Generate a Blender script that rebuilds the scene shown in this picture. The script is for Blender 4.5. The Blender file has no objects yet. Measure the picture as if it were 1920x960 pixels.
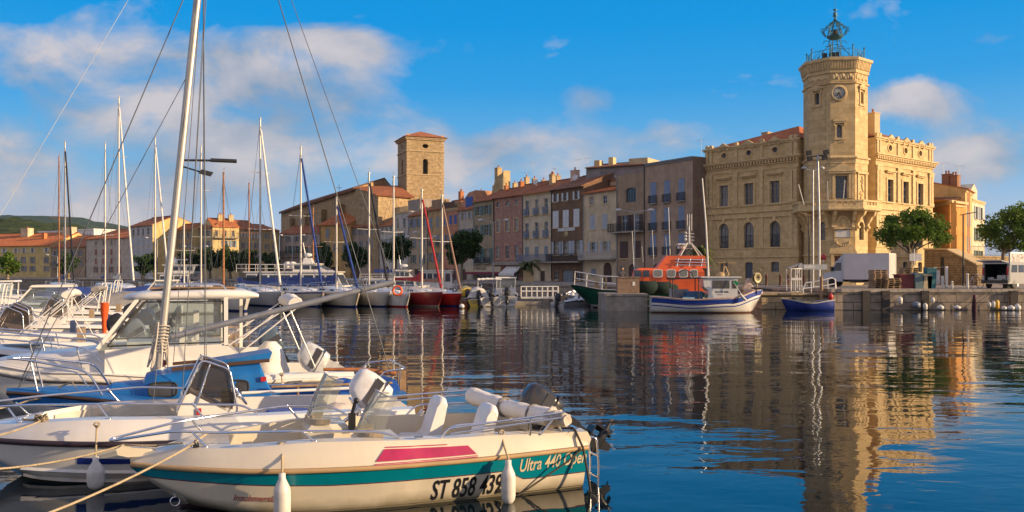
import bpy, math, random
from mathutils import Vector, Matrix, noise as mnoise
random.seed(11)
SC = bpy.context.scene
COL = SC.collection
RAD = math.radians
F, HZ, CZ = 1660.0, 510.0, 2.6          # focal length and horizon in photo pixels, eye height above water
# ---------------------------------------------------------------- camera
cam_d = bpy.data.cameras.new('camera'); cam = bpy.data.objects.new('camera', cam_d); COL.objects.link(cam)
cam.location = (0, 0, CZ); cam.rotation_euler = (RAD(90), 0, 0)
cam_d.sensor_width = 36; cam_d.lens = 36*F/1920; cam_d.shift_y = 30/1920
cam_d.clip_start = .1; cam_d.clip_end = 20000
SC.camera = cam
# ---------------------------------------------------------------- light and sky
SUN_EL, SUN_AZ = 14.0, 103.0      # degrees; azimuth measured clockwise from the view direction
wd = bpy.data.worlds.new('World'); SC.world = wd; wd.use_nodes = True
def build_sky():
 nt = wd.node_tree; nt.nodes.clear(); N = nt.nodes.new; L = nt.links.new
 def math_(op, a, b=None, c=None, clamp=False):
  n = N('ShaderNodeMath'); n.operation = op; n.use_clamp = clamp
  for i, v in enumerate((a, b, c)):
   if v is None: continue
   if isinstance(v, (int, float)): n.inputs[i].default_value = v
   else: L(v, n.inputs[i])
  return n.outputs[0]
 def mixc(fac, a, b, mode='MIX'):
  n = N('ShaderNodeMix'); n.data_type = 'RGBA'; n.blend_type = mode
  for sock, v in ((n.inputs[0], fac), (n.inputs[6], a), (n.inputs[7], b)):
   if isinstance(v, (int, float)): sock.default_value = v
   elif isinstance(v, tuple): sock.default_value = (*v, 1)
   else: L(v, sock)
  return n.outputs[2]
 def ramp(fac, stops):
  n = N('ShaderNodeValToRGB'); L(fac, n.inputs[0]); e = n.color_ramp.elements
  while len(e) < len(stops): e.new(.5)
  for el, (p, c) in zip(e, stops): el.position = p; el.color = (*c, 1) if isinstance(c, tuple) else (c, c, c, 1)
  return n.outputs[0]
 out = N('ShaderNodeOutputWorld'); bg = N('ShaderNodeBackground'); L(bg.outputs[0], out.inputs[0])
 sky = N('ShaderNodeTexSky'); sky.sky_type = 'NISHITA'; sky.sun_disc = False
 sky.sun_elevation = RAD(SUN_EL); sky.sun_rotation = RAD(SUN_AZ); sky.air_density = 1.0; sky.dust_density = .6; sky.ozone_density = 2.0
 tc = N('ShaderNodeTexCoord'); d = tc.outputs['Generated']
 sp = N('ShaderNodeSeparateXYZ'); L(d, sp.inputs[0]); X, Y, Z = sp.outputs
 el = math_('MAXIMUM', Z, 0.0)
 # grade of the clear sky: deeper and bluer with height, as through the photographer's film
 grade = ramp(el, [(0.0, (.85, .82, .80)), (.10, (.42, .62, .84)), (.22, (.11, .56, .98)), (.32, (.03, .48, 1.05)), (1.0, (.03, .30, .85))])
 clear = mixc(1.0, sky.outputs[0], grade, 'MULTIPLY')
 deep = ramp(el, [(0.0, (.44, .46, .54)), (.05, (.36, .44, .58)), (.11, (.14, .37, .61)), (.20, (.022, .275, .61)), (.27, (.0, .245, .60)), (1.0, (.001, .12, .42))])
 deep = mixc(1.0, deep, (10.0, 10.0, 10.0), 'MULTIPLY')
 clear = mixc(.92, clear, deep)
 # plane coordinates of the direction ahead (x/y, z/y)
 yy = math_('MAXIMUM', Y, .08)
 u = math_('DIVIDE', X, yy); v = math_('DIVIDE', Z, yy)
 cv = N('ShaderNodeCombineXYZ'); L(u, cv.inputs[0]); L(math_('MULTIPLY', v, 1.7), cv.inputs[1]); L(math_('MULTIPLY', Y, .6), cv.inputs[2])
 nz = N('ShaderNodeTexNoise'); L(cv.outputs[0], nz.inputs['Vector']); nz.inputs['Scale'].default_value = 7.0; nz.inputs['Detail'].default_value = 8; nz.inputs['Roughness'].default_value = .56; nz.inputs['Distortion'].default_value = .25
 n1 = nz.outputs[0]
 def blob(cx, cy, rx, ry, w, p=1.6):
  a = math_('POWER', math_('ABSOLUTE', math_('DIVIDE', math_('SUBTRACT', u, cx), rx)), 2)
  b = math_('POWER', math_('ABSOLUTE', math_('DIVIDE', math_('SUBTRACT', v, cy), ry)), 2)
  return math_('MULTIPLY', math_('EXPONENT', math_('MULTIPLY', math_('ADD', a, b), -1.0)), w)
 def P(px): return (px-960)/F
 def Q(py): return (HZ-py)/F
 tot = None
 for px, py, rx, ry, w in [(120, 120, 210, 90, .46), (60, 330, 330, 120, .46), (420, 120, 190, 75, .48), (340, 230, 280, 100, .50), (640, 190, 130, 80, .46), (690, 90, 80, 55, .42),
         (835, 95, 95, 45, .42), (250, 400, 330, 70, .30), (640, 330, 260, 60, .22), (900, 275, 190, 60, .34), (1105, 185, 60, 34, .60), (1150, 255, 150, 45, .30),
         (1650, 185, 70, 36, .55), (1735, 190, 70, 36, .58), (1850, 150, 90, 50, .14), (1880, 70, 90, 35, .36), (1830, 310, 190, 50, .42), (1350, 250, 110, 40, .34), (1250, 330, 420, 50, .30), (560, 60, 120, 30, .30), (1880, 240, 180, 60, .30)]:
  b = blob(P(px), Q(py), rx/F, ry/F, w)
  tot = b if tot is None else math_('ADD', tot, b)
 front = math_('GREATER_THAN', Y, .09)
 # broken warm cloud added over the unseen rest of the sky to fill shade
 nb = N('ShaderNodeTexNoise'); L(d, nb.inputs['Vector']); nb.inputs['Scale'].default_value = 2.6; nb.inputs['Detail'].default_value = 6
 back = math_('MULTIPLY', math_('SUBTRACT', nb.outputs[0], .42), 5.0, clamp=True)
 ffade = math_('MULTIPLY', math_('SUBTRACT', Y, .30), 5.0, clamp=True)
 high = math_('MULTIPLY', math_('SUBTRACT', Z, .38), 4.0, clamp=True)
 backw = math_('MAXIMUM', math_('SUBTRACT', 1.0, ffade), high)
 dens = math_('MULTIPLY', math_('SUBTRACT', math_('ADD', math_('MULTIPLY', n1, 1.9), math_('MINIMUM', tot, .64)), 1.17), 2.2, clamp=True)
 dens = math_('MULTIPLY', dens, math_('MULTIPLY', front, math_('SUBTRACT', 1.0, backw)))
 dens = math_('MULTIPLY', dens, .90)
 # cloud colour: pinkish cream where dense and lit from the right, blue-grey in the thin shadowed parts
 nz2 = N('ShaderNodeTexNoise'); cv2 = N('ShaderNodeVectorMath'); cv2.operation = 'ADD'; L(cv.outputs[0], cv2.inputs[0]); cv2.inputs[1].default_value = (-.05, -.10, .0)
 L(cv2.outputs[0], nz2.inputs['Vector']); nz2.inputs['Scale'].default_value = 7.0; nz2.inputs['Detail'].default_value = 5; nz2.inputs['Roughness'].default_value = .5; nz2.inputs['Distortion'].default_value = .25
 litn = math_('ADD', math_('MULTIPLY', math_('SUBTRACT', n1, nz2.outputs[0]), 2.4), .45, clamp=True)
 ccol = mixc(litn, (2.2, 2.75, 3.6), (5.2, 4.7, 4.7))
 skyc = mixc(dens, clear, ccol)
 bcol = mixc(nb.outputs[0], (6.2, 4.7, 3.6), (10.4, 7.0, 4.5))
 skyc = mixc(math_('MULTIPLY', math_('MULTIPLY', backw, back), .9), skyc, bcol)
 # below the horizon: dim
 below = math_('MULTIPLY', math_('MULTIPLY', Z, -1.0), 6.0, clamp=True)
 skyc = mixc(below, skyc, (.6, .7, .8))
 L(skyc, bg.inputs[0]); bg.inputs[1].default_value = .085
build_sky()
sl = bpy.data.lights.new('sun', 'SUN'); sun = bpy.data.objects.new('sun', sl); COL.objects.link(sun)
sl.energy = 5.0; sl.angle = RAD(.6); sl.color = (1.0, .72, .42)
sdir = Vector((math.sin(RAD(SUN_AZ))*math.cos(RAD(SUN_EL)), math.cos(RAD(SUN_AZ))*math.cos(RAD(SUN_EL)), math.sin(RAD(SUN_EL))))
sun.rotation_euler = sdir.to_track_quat('Z', 'Y').to_euler(); sun.location = (200, 0, 100)
vs = SC.view_settings; vs.view_transform = 'Standard'; vs.look = 'None'; vs.exposure = 0.62; vs.gamma = 1.0; vs.use_curve_mapping = False
SC.cycles.max_bounces = 8; SC.cycles.transparent_max_bounces = 12; SC.cycles.caustics_reflective = False; SC.cycles.caustics_refractive = False
# ---------------------------------------------------------------- materials
MATS = {}
def new_mat(name):
 m = bpy.data.materials.new(name); m.use_nodes = True
 nt = m.node_tree; b = nt.nodes['Principled BSDF']
 return m, nt, b
def mat(name, col, rough=.6, metal=0.0, var=.15, scale=6.0, bump=0.0, bscale=None, streak=0.0, spec=None, coat=0.0, grime=None, scum=0.0):
 if name in MATS: return MATS[name]
 m, nt, b = new_mat(name); N = nt.nodes.new; L = nt.links.new
 b.inputs['Roughness'].default_value = rough; b.inputs['Metallic'].default_value = metal
 if spec is not None: b.inputs['Specular IOR Level'].default_value = spec
 if coat: b.inputs['Coat Weight'].default_value = coat; b.inputs['Coat Roughness'].default_value = .08
 tc = N('ShaderNodeTexCoord')
 n = N('ShaderNodeTexNoise'); n.inputs['Scale'].default_value = scale; n.inputs['Detail'].default_value = 5; L(tc.outputs['Object'], n.inputs['Vector'])
 mx = N('ShaderNodeMix'); mx.data_type = 'RGBA'; mx.inputs[6].default_value = (*[c*(1-var*1.3) for c in col], 1); mx.inputs[7].default_value = (*[min(1, c*(1+var)) for c in col], 1)
 cr = N('ShaderNodeMapRange'); cr.inputs[1].default_value = .3; cr.inputs[2].default_value = .7; L(n.outputs[0], cr.inputs[0]); L(cr.outputs[0], mx.inputs[0])
 last = mx.outputs[2]
 if streak:
  mp = N('ShaderNodeMapping'); mp.inputs['Scale'].default_value = (1.6, 1.6, .12); L(tc.outputs['Object'], mp.inputs['Vector'])
  n2 = N('ShaderNodeTexNoise'); n2.inputs['Scale'].default_value = 1.3; n2.inputs['Detail'].default_value = 8; n2.inputs['Roughness'].default_value = .7; L(mp.outputs[0], n2.inputs['Vector'])
  r2 = N('ShaderNodeMapRange'); r2.inputs[1].default_value = .48; r2.inputs[2].default_value = .75; r2.inputs[4].default_value = streak; L(n2.outputs[0], r2.inputs[0])
  m2 = N('ShaderNodeMix'); m2.data_type = 'RGBA'; L(r2.outputs[0], m2.inputs[0]); L(last, m2.inputs[6])
  g = grime or tuple(c*.45 for c in col); m2.inputs[7].default_value = (*g, 1); last = m2.outputs[2]
 if scum:    # weed and oil line just above the water
  sz = N('ShaderNodeSeparateXYZ'); L(tc.outputs['Object'], sz.inputs[0]); ns = N('ShaderNodeTexNoise'); ns.inputs['Scale'].default_value = 3; ns.inputs['Detail'].default_value = 6; L(tc.outputs['Object'], ns.inputs['Vector'])
  ad = N('ShaderNodeMath'); ad.operation = 'MULTIPLY_ADD'; L(ns.outputs[0], ad.inputs[0]); ad.inputs[1].default_value = -.22; L(sz.outputs[2], ad.inputs[2])
  rs = N('ShaderNodeMapRange'); rs.inputs[1].default_value = .06; rs.inputs[2].default_value = -.09; rs.inputs[4].default_value = scum; L(ad.outputs[0], rs.inputs[0])
  m3 = N('ShaderNodeMix'); m3.data_type = 'RGBA'; L(rs.outputs[0], m3.inputs[0]); L(last, m3.inputs[6]); m3.inputs[7].default_value = (.16, .13, .06, 1); last = m3.outputs[2]
 L(last, b.inputs['Base Color'])
 if bump:
  nb = N('ShaderNodeTexNoise'); nb.inputs['Scale'].default_value = bscale or scale*4; nb.inputs['Detail'].default_value = 4; L(tc.outputs['Object'], nb.inputs['Vector'])
  bp = N('ShaderNodeBump'); bp.inputs['Strength'].default_value = bump; bp.inputs['Distance'].default_value = .03; L(nb.outputs[0], bp.inputs['Height']); L(bp.outputs[0], b.inputs['Normal'])
 MATS[name] = m; return m
def stone(name, c1, c2, mortar, bw=.9, bh=.38, rough=.85, bump=.35, streak=.35, ms=.012, var=.2):
 if name in MATS: return MATS[name]
 m, nt, b = new_mat(name); N = nt.nodes.new; L = nt.links.new
 b.inputs['Roughness'].default_value = rough; b.inputs['Specular IOR Level'].default_value = .25
 tc = N('ShaderNodeTexCoord'); s = N('ShaderNodeSeparateXYZ'); L(tc.outputs['Object'], s.inputs[0])
 a = N('ShaderNodeMath'); a.operation = 'ADD'; L(s.outputs[0], a.inputs[0]); L(s.outputs[1], a.inputs[1])
 c = N('ShaderNodeCombineXYZ'); L(a.outputs[0], c.inputs[0]); L(s.outputs[2], c.inputs[1])
 br = N('ShaderNodeTexBrick'); L(c.outputs[0], br.inputs['Vector']); br.inputs['Scale'].default_value = 1.0
 br.inputs['Color1'].default_value = (*c1, 1); br.inputs['Color2'].default_value = (*c2, 1); br.inputs['Mortar'].default_value = (*mortar, 1)
 br.inputs['Mortar Size'].default_value = ms; br.inputs['Mortar Smooth'].default_value = .3; br.inputs['Brick Width'].default_value = bw; br.inputs['Row Height'].default_value = bh
 n = N('ShaderNodeTexNoise'); n.inputs['Scale'].default_value = 1.7; n.inputs['Detail'].default_value = 8; L(tc.outputs['Object'], n.inputs['Vector'])
 r = N('ShaderNodeMapRange'); r.inputs[1].default_value = .3; r.inputs[2].default_value = .7; r.inputs[3].default_value = 1-var; r.inputs[4].default_value = 1+var*.6; L(n.outputs[0], r.inputs[0])
 mx = N('ShaderNodeMix'); mx.data_type = 'RGBA'; mx.blend_type = 'MULTIPLY'; mx.inputs[0].default_value = 1; L(br.outputs[0], mx.inputs[6]); L(r.outputs[0], mx.inputs[7])
 mp = N('ShaderNodeMapping'); mp.inputs['Scale'].default_value = (1.2, 1.2, .1); L(tc.outputs['Object'], mp.inputs['Vector'])
 n2 = N('ShaderNodeTexNoise'); n2.inputs['Scale'].default_value = 1.1; n2.inputs['Detail'].default_value = 8; n2.inputs['Roughness'].default_value = .7; L(mp.outputs[0], n2.inputs['Vector'])
 r2 = N('ShaderNodeMapRange'); r2.inputs[1].default_value = .48; r2.inputs[2].default_value = .78; r2.inputs[4].default_value = streak; L(n2.outputs[0], r2.inputs[0])
 m2 = N('ShaderNodeMix'); m2.data_type = 'RGBA'; L(r2.outputs[0], m2.inputs[0]); L(mx.outputs[2], m2.inputs[6]); m2.inputs[7].default_value = (*[x*.4 for x in c1], 1)
 L(m2.outputs[2], b.inputs['Base Color'])
 ad = N('ShaderNodeMath'); ad.operation = 'MULTIPLY_ADD'; L(br.outputs['Fac'], ad.inputs[0]); ad.inputs[1].default_value = -1.0
 n3 = N('ShaderNodeTexNoise'); n3.inputs['Scale'].default_value = 14; n3.inputs['Detail'].default_value = 5; L(tc.outputs['Object'], n3.inputs['Vector']); L(n3.outputs[0], ad.inputs[2])
 bp = N('ShaderNodeBump'); bp.inputs['Strength'].default_value = bump; bp.inputs['Distance'].default_value = .04; L(ad.outputs[0], bp.inputs['Height']); L(bp.outputs[0], b.inputs['Normal'])
 MATS[name] = m; return m
def tile_mat(name, c1, c2, pitch=.24):
 if name in MATS: return MATS[name]
 m, nt, b = new_mat(name); N = nt.nodes.new; L = nt.links.new
 b.inputs['Roughness'].default_value = .85; b.inputs['Specular IOR Level'].default_value = .2
 tc = N('ShaderNodeTexCoord')
 uv = N('ShaderNodeUVMap')
 mp = N('ShaderNodeMapping'); mp.inputs['Scale'].default_value = (1/pitch, 1/.38, 1); L(uv.outputs[0], mp.inputs['Vector'])
 w = N('ShaderNodeTexWave'); w.inputs['Scale'].default_value = .318; w.bands_direction = 'X'; L(mp.outputs[0], w.inputs['Vector'])
 fl = N('ShaderNodeVectorMath'); fl.operation = 'FLOOR'; L(mp.outputs[0], fl.inputs[0])
 wn = N('ShaderNodeTexWhiteNoise'); wn.noise_dimensions = '2D'; L(fl.outputs[0], wn.inputs['Vector'])
 n = N('ShaderNodeTexNoise'); n.inputs['Scale'].default_value = .9; n.inputs['Detail'].default_value = 6; L(tc.outputs['Object'], n.inputs['Vector'])
 ad = N('ShaderNodeMath'); ad.operation = 'MULTIPLY_ADD'; L(wn.outputs[0], ad.inputs[0]); ad.inputs[1].default_value = .55; L(n.outputs[0], ad.inputs[2])
 r = N('ShaderNodeMapRange'); r.inputs[1].default_value = .4; r.inputs[2].default_value = 1.15; L(ad.outputs[0], r.inputs[0])
 mx = N('ShaderNodeMix'); mx.data_type = 'RGBA'; L(r.outputs[0], mx.inputs[0]); mx.inputs[6].default_value = (*c1, 1); mx.inputs[7].default_value = (*c2, 1)
 L(mx.outputs[2], b.inputs['Base Color'])
 bp = N('ShaderNodeBump'); bp.inputs['Strength'].default_value = .9; bp.inputs['Distance'].default_value = .12; L(w.outputs[0], bp.inputs['Height']); L(bp.outputs[0], b.inputs['Normal'])
 MATS[name] = m; return m
def glass(name, tint=(.85, .9, .9), rough=.02, opacity=.25):
 """a clear sheet: mostly lets light through, mirrors a little"""
 if name in MATS: return MATS[name]
 m, nt, b = new_mat(name); N = nt.nodes.new; L = nt.links.new
 nt.nodes.remove(b); out = nt.nodes['Material Output']
 tr = N('ShaderNodeBsdfTransparent'); tr.inputs[0].default_value = (*tint, 1)
 gl = N('ShaderNodeBsdfGlossy'); gl.inputs['Roughness'].default_value = rough
 df = N('ShaderNodeBsdfDiffuse'); df.inputs[0].default_value = (*[t*.6 for t in tint], 1)
 fr = N('ShaderNodeFresnel'); fr.inputs[0].default_value = 1.5
 m1 = N('ShaderNodeMixShader'); m1.inputs[0].default_value = opacity; L(tr.outputs[0], m1.inputs[1]); L(df.outputs[0], m1.inputs[2])
 m2 = N('ShaderNodeMixShader'); L(fr.outputs[0], m2.inputs[0]); L(m1.outputs[0], m2.inputs[1]); L(gl.outputs[0], m2.inputs[2]); L(m2.outputs[0], out.inputs[0])
 MATS[name] = m; return m
def leaf_mat(name, c1, c2):
 if name in MATS: return MATS[name]
 m, nt, b = new_mat(name); N = nt.nodes.new; L = nt.links.new
 nt.nodes.remove(b); out = nt.nodes['Material Output']
 tc = N('ShaderNodeTexCoord'); n = N('ShaderNodeTexNoise'); n.inputs['Scale'].default_value = 1.4; n.inputs['Detail'].default_value = 4; L(tc.outputs['Object'], n.inputs['Vector'])
 r = N('ShaderNodeMapRange'); r.inputs[1].default_value = .35; r.inputs[2].default_value = .65; L(n.outputs[0], r.inputs[0])
 mx = N('ShaderNodeMix'); mx.data_type = 'RGBA'; L(r.outputs[0], mx.inputs[0]); mx.inputs[6].default_value = (*c1, 1); mx.inputs[7].default_value = (*c2, 1)
 df = N('ShaderNodeBsdfPrincipled'); df.inputs['Roughness'].default_value = .6; df.inputs['Specular IOR Level'].default_value = .3; L(mx.outputs[2], df.inputs['Base Color'])
 tl = N('ShaderNodeBsdfTranslucent'); L(mx.outputs[2], tl.inputs[0])
 ms = N('ShaderNodeMixShader'); ms.inputs[0].default_value = .35; L(df.outputs[0], ms.inputs[1]); L(tl.outputs[0], ms.inputs[2]); L(ms.outputs[0], out.inputs[0])
 MATS[name] = m; return m
# ---------------------------------------------------------------- mesh builder
def at(px, py, Y): return Vector(((px-960)/F*Y, Y, CZ-(py-HZ)/F*Y))
class MB:
 def __init__(s): s.v = []; s.f = []; s.m = []; s.sm = []; s.uv = {}
 def vert(s, p): s.v.append(tuple(p)); return len(s.v)-1
 def face(s, pts, m=0, sm=False, uv=None):
  i = [s.vert(p) for p in pts]; s.f.append(i); s.m.append(m); s.sm.append(sm)
  if uv: s.uv[len(s.f)-1] = uv
 def add(s, idx, m=0, sm=False): s.f.append(list(idx)); s.m.append(m); s.sm.append(sm)
 def box(s, x0, x1, y0, y1, z0, z1, m=0):
  if x0 > x1: x0, x1 = x1, x0
  if y0 > y1: y0, y1 = y1, y0
  if z0 > z1: z0, z1 = z1, z0
  b = len(s.v)
  s.v += [(x0,y0,z0),(x1,y0,z0),(x1,y1,z0),(x0,y1,z0),(x0,y0,z1),(x1,y0,z1),(x1,y1,z1),(x0,y1,z1)]
  for q in ((3,2,1,0),(4,5,6,7),(0,1,5,4),(1,2,6,5),(2,3,7,6),(3,0,4,7)): s.add([b+k for k in q], m)
 def obox(s, c, a, b_, cc, m=0):
  """oriented box: centre and three half-axis vectors"""
  c, a, b_, cc = Vector(c), Vector(a), Vector(b_), Vector(cc); b = len(s.v)
  for sz in (-1, 1):
   for sx, sy in ((-1,-1),(1,-1),(1,1),(-1,1)): s.v.append(tuple(c+a*sx+b_*sy+cc*sz))
  for q in ((3,2,1,0),(4,5,6,7),(0,1,5,4),(1,2,6,5),(2,3,7,6),(3,0,4,7)): s.add([b+k for k in q], m)
 def beam(s, p, q, w, h, m=0, up=(0,0,1)):
  p, q = Vector(p), Vector(q); d = q-p; L = d.length
  if L < 1e-6: return
  d /= L; up = Vector(up)
  if abs(d.dot(up)) > .98: up = Vector((1,0,0))
  sx = d.cross(up).normalized(); uz = sx.cross(d)
  s.obox((p+q)/2, d*(L/2), sx*(w/2), uz*(h/2), m)
 def prism(s, poly, axis, a0, a1, m=0):
  """polygon in the plane across AXIS ('x': (y,z), 'y': (x,z), 'z': (x,y)), extruded from a0 to a1"""
  def P(p, a):
   return (a, p[0], p[1]) if axis == 'x' else (p[0], a, p[1]) if axis == 'y' else (p[0], p[1], a)
  n = len(poly); b = len(s.v)
  s.v += [P(p, a0) for p in poly]+[P(p, a1) for p in poly]
  s.add([b+i for i in range(n)], m); s.add([b+n+i for i in reversed(range(n))], m)
  for i in range(n):
   j = (i+1) % n; s.add([b+i, b+j, b+n+j, b+n+i], m)
 def rings(s, rings, m=0, closed=True, cap0=False, cap1=False, sm=True, mf=None):
  b = len(s.v); k = len(rings[0])
  for r in rings: s.v += [tuple(p) for p in r]
  for i in range(len(rings)-1):
   for j in range(k if closed else k-1):
    jj = (j+1) % k
    s.add([b+i*k+j, b+i*k+jj, b+(i+1)*k+jj, b+(i+1)*k+j], mf(i, j) if mf else m, sm)
  if cap0: s.face(list(reversed(rings[0])), m if mf is None else mf(0, 0))
  if cap1: s.face(rings[-1], m if mf is None else mf(len(rings)-2, 0))
 def tube(s, pts, r, n=6, m=0, closed=False, r1=None, sm=True):
  pts = [Vector(p) for p in pts]; k = len(pts); rings = []; prev = None
  for i, p in enumerate(pts):
   if closed: t = pts[(i+1) % k]-pts[i-1]
   else: t = pts[min(i+1, k-1)]-pts[max(i-1, 0)]
   if t.length < 1e-9: t = Vector((0,0,1))
   t.normalize()
   if prev is None:
    a = Vector((0,0,1)) if abs(t.z) < .9 else Vector((1,0,0))
    prev = (a-t*a.dot(t)).normalized()
   else:
    prev = prev-t*prev.dot(t)
    prev = prev.normalized() if prev.length > 1e-6 else Vector((1,0,0))
   q = t.cross(prev)
   rr = r if r1 is None else r+(r1-r)*i/max(1, k-1)
   rings.append([p+(prev*math.cos(2*math.pi*j/n)+q*math.sin(2*math.pi*j/n))*rr for j in range(n)])
  if closed: rings.append(rings[0])
  s.rings(rings, m, True, not closed, not closed, sm)
 def lathe(s, prof, c=(0,0,0), n=16, m=0, sm=True, a0=0, mf=None, axis=None):
  c = Vector(c)
  def pt(r, z, j):
   a = a0+2*math.pi*j/n; v = Vector((r*math.cos(a), r*math.sin(a), z))
   if axis is not None: v = axis @ v
   return c+v
  s.rings([[pt(r, z, j) for j in range(n)] for r, z in prof], m, True, prof[0][0] > 1e-4, prof[-1][0] > 1e-4, sm, mf)
 def ball(s, c, rx, ry=None, rz=None, n=10, m=0):
  ry = ry or rx; rz = rz or rx
  rr = []
  for i in range(n+1):
   t = -math.pi/2+math.pi*i/n; cr = max(math.cos(t), 1e-3)
   rr.append([(c[0]+rx*cr*math.cos(2*math.pi*j/(2*n)), c[1]+ry*cr*math.sin(2*math.pi*j/(2*n)), c[2]+rz*math.sin(t)) for j in range(2*n)])
  s.rings(rr, m, True)
 def cut(s):
  """what follows is a piece of its own when built with build_each"""
  if not hasattr(s, 'cuts'): s.cuts = []
  s.cuts.append((len(s.v), len(s.f)))
 def build_each(s, name, mats, parent=None):
  cs = sorted(set(getattr(s, 'cuts', [])+[(0, 0)])); out = []
  for (v0, f0), (v1, f1) in zip(cs, cs[1:]+[(len(s.v), len(s.f))]):
   if f1 <= f0: continue
   q = MB(); q.v = s.v[v0:v1]; q.f = [[i-v0 for i in f] for f in s.f[f0:f1]]; q.m = s.m[f0:f1]; q.sm = s.sm[f0:f1]; out.append(q.build(name, mats, parent))
  return out
 def build(s, name, mats, parent=None, loc=None, rz=None):
  me = bpy.data.meshes.new(name); me.from_pydata(s.v, [], s.f)
  if not isinstance(mats, (list, tuple)): mats = [mats]
  for x in mats: me.materials.append(x)
  me.polygons.foreach_set('material_index', s.m); me.polygons.foreach_set('use_smooth', s.sm)
  if s.uv:
   ul = me.uv_layers.new(name='UVMap')
   for fi, uvs in s.uv.items():
    p = me.polygons[fi]
    for li, uv in zip(p.loop_indices, uvs): ul.data[li].uv = uv
  me.update(); me.validate()
  o = bpy.data.objects.new(name, me); COL.objects.link(o)
  if parent: o.parent = parent
  if loc is not None: o.location = loc
  if rz is not None: o.rotation_euler = (0, 0, rz)
  return o
def tag(o, label, cat, group=None, kind=None):
 if label: o['label'] = label
 if cat: o['category'] = cat
 if group: o['group'] = group
 if kind: o['kind'] = kind
 return o
def thing(name, label, cat, loc=(0,0,0), rz=0, group=None):
 o = bpy.data.objects.new(name, None); COL.objects.link(o); o.empty_display_size = .2
 o.location = loc; o.rotation_euler = (0, 0, rz)
 return tag(o, label, cat, group)
def struct(o): o['kind'] = 'structure'; return o
def copy_tree(o, parent=None):
 c = o.copy(); COL.objects.link(c)
 if parent: c.parent = parent
 for ch in list(o.children): copy_tree(ch, c)
 return c
def bez(p0, p1, p2, n=8):
 p0, p1, p2 = Vector(p0), Vector(p1), Vector(p2)
 return [p0*(1-t)**2+p1*2*t*(1-t)+p2*t*t for t in (i/n for i in range(n+1))]
def sag(p, q, d, n=10):
 p, q = Vector(p), Vector(q)
 return [p.lerp(q, i/n)-Vector((0,0,4*d*(i/n)*(1-i/n))) for i in range(n+1)]
def text_mesh(body, size, shear=0.0, extrude=.004, bold=0.0, space=1.0):
 cu = bpy.data.curves.new('t', 'FONT'); cu.body = body; cu.size = size; cu.shear = shear; cu.extrude = extrude; cu.offset = bold
 cu.space_character = space; cu.align_x = 'LEFT'; cu.resolution_u = 3
 o = bpy.data.objects.new('t', cu); COL.objects.link(o)
 bpy.context.view_layer.update()
 dg = bpy.context.evaluated_depsgraph_get(); me = bpy.data.meshes.new_from_object(o.evaluated_get(dg))
 vs_ = [tuple(v.co) for v in me.vertices]; fs = [list(p.vertices) for p in me.polygons]
 bpy.data.objects.remove(o); bpy.data.meshes.remove(me); bpy.data.curves.remove(cu)
 return vs_, fs
def text_on(mb, body, size, fn, m=0, **k):
 """lay lettering on a surface: fn(x, y, z) maps text coordinates to space"""
 vs_, fs = text_mesh(body, size, **k); b = len(mb.v)
 mb.v += [tuple(fn(*v)) for v in vs_]
 for f in fs: mb.add([b+i for i in f], m)
# shared materials
M_stone = stone('town_hall_stone', (.64,.48,.255), (.53,.385,.19), (.43,.31,.15), .95, .40, streak=.22)
M_trim = mat('carved_stone', (.61,.455,.235), .85, var=.16, scale=3, bump=.25, streak=.28)
M_tile = tile_mat('clay_tile', (.30,.10,.045), (.50,.20,.09))
M_tile_o = tile_mat('orange_tile', (.46,.13,.045), (.66,.24,.09))
M_tile_d = tile_mat('old_tile', (.21,.10,.06), (.36,.18,.10))
M_pane = mat('window_glass', (.035,.05,.075), .08, var=.3, scale=.8, spec=.6)
M_pane2 = mat('reflection_tinted_glass', (.11,.13,.16), .07, var=.35, scale=.8, spec=.6)  # bluish light reflection put into the pane colour
M_pane3 = mat('curtained_window', (.24,.22,.19), .25, var=.4, scale=1.5)
M_panel = mat('dark_interior', (.02,.02,.022), .5)
M_wframe = mat('painted_window_frame', (.55,.55,.52), .5)
M_dframe = mat('dark_window_frame', (.16,.20,.25), .5)
M_iron = mat('wrought_iron', (.03,.033,.04), .5, metal=.3)
M_steel = mat('stainless_rail', (.72,.72,.74), .16, metal=1.0, var=.05)
M_alu = mat('anodised_mast', (.50,.475,.44), .4, metal=.35, var=.08, scale=2)
M_galv = mat('galvanised_steel', (.42,.43,.44), .45, metal=.6)
M_white = mat('white_gelcoat', (.72,.70,.66), .22, var=.05, scale=1.5, coat=.4, streak=.24, grime=(.42,.36,.26), scum=.7)
M_cream = mat('cream_gelcoat', (.69,.62,.49), .25, var=.05, scale=1.5, coat=.4, streak=.28, grime=(.42,.34,.22), scum=.7)
M_grey = mat('grey_gelcoat', (.45,.45,.46), .3, var=.08, scale=1.5)
M_black = mat('black_plastic', (.015,.015,.017), .35)
M_rubber = mat('black_rubber', (.02,.02,.02), .7)
M_rope = mat('weathered_rope', (.42,.34,.22), .9, bump=.5, bscale=60)
M_drope = mat('dark_rope', (.06,.05,.04), .9)
M_canvas_w = mat('white_canvas', (.70,.67,.62), .9, var=.12, scale=3, bump=.4, bscale=9)
M_canvas_b = mat('blue_canvas', (.02,.05,.22), .85, var=.2, scale=3, bump=.4, bscale=9)
M_canvas_k = mat('black_canvas', (.018,.02,.03), .85, var=.2, scale=3, bump=.4, bscale=9)
M_canvas_r = mat('red_canvas', (.36,.025,.03), .85, var=.2, scale=3, bump=.4, bscale=9)
M_fend = mat('scuffed_fender_vinyl', (.66,.63,.58), .45, var=.14, scale=9, streak=.25)
M_varn = mat('varnished_wood', (.30,.12,.04), .35, var=.3, scale=5, streak=.3)
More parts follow.
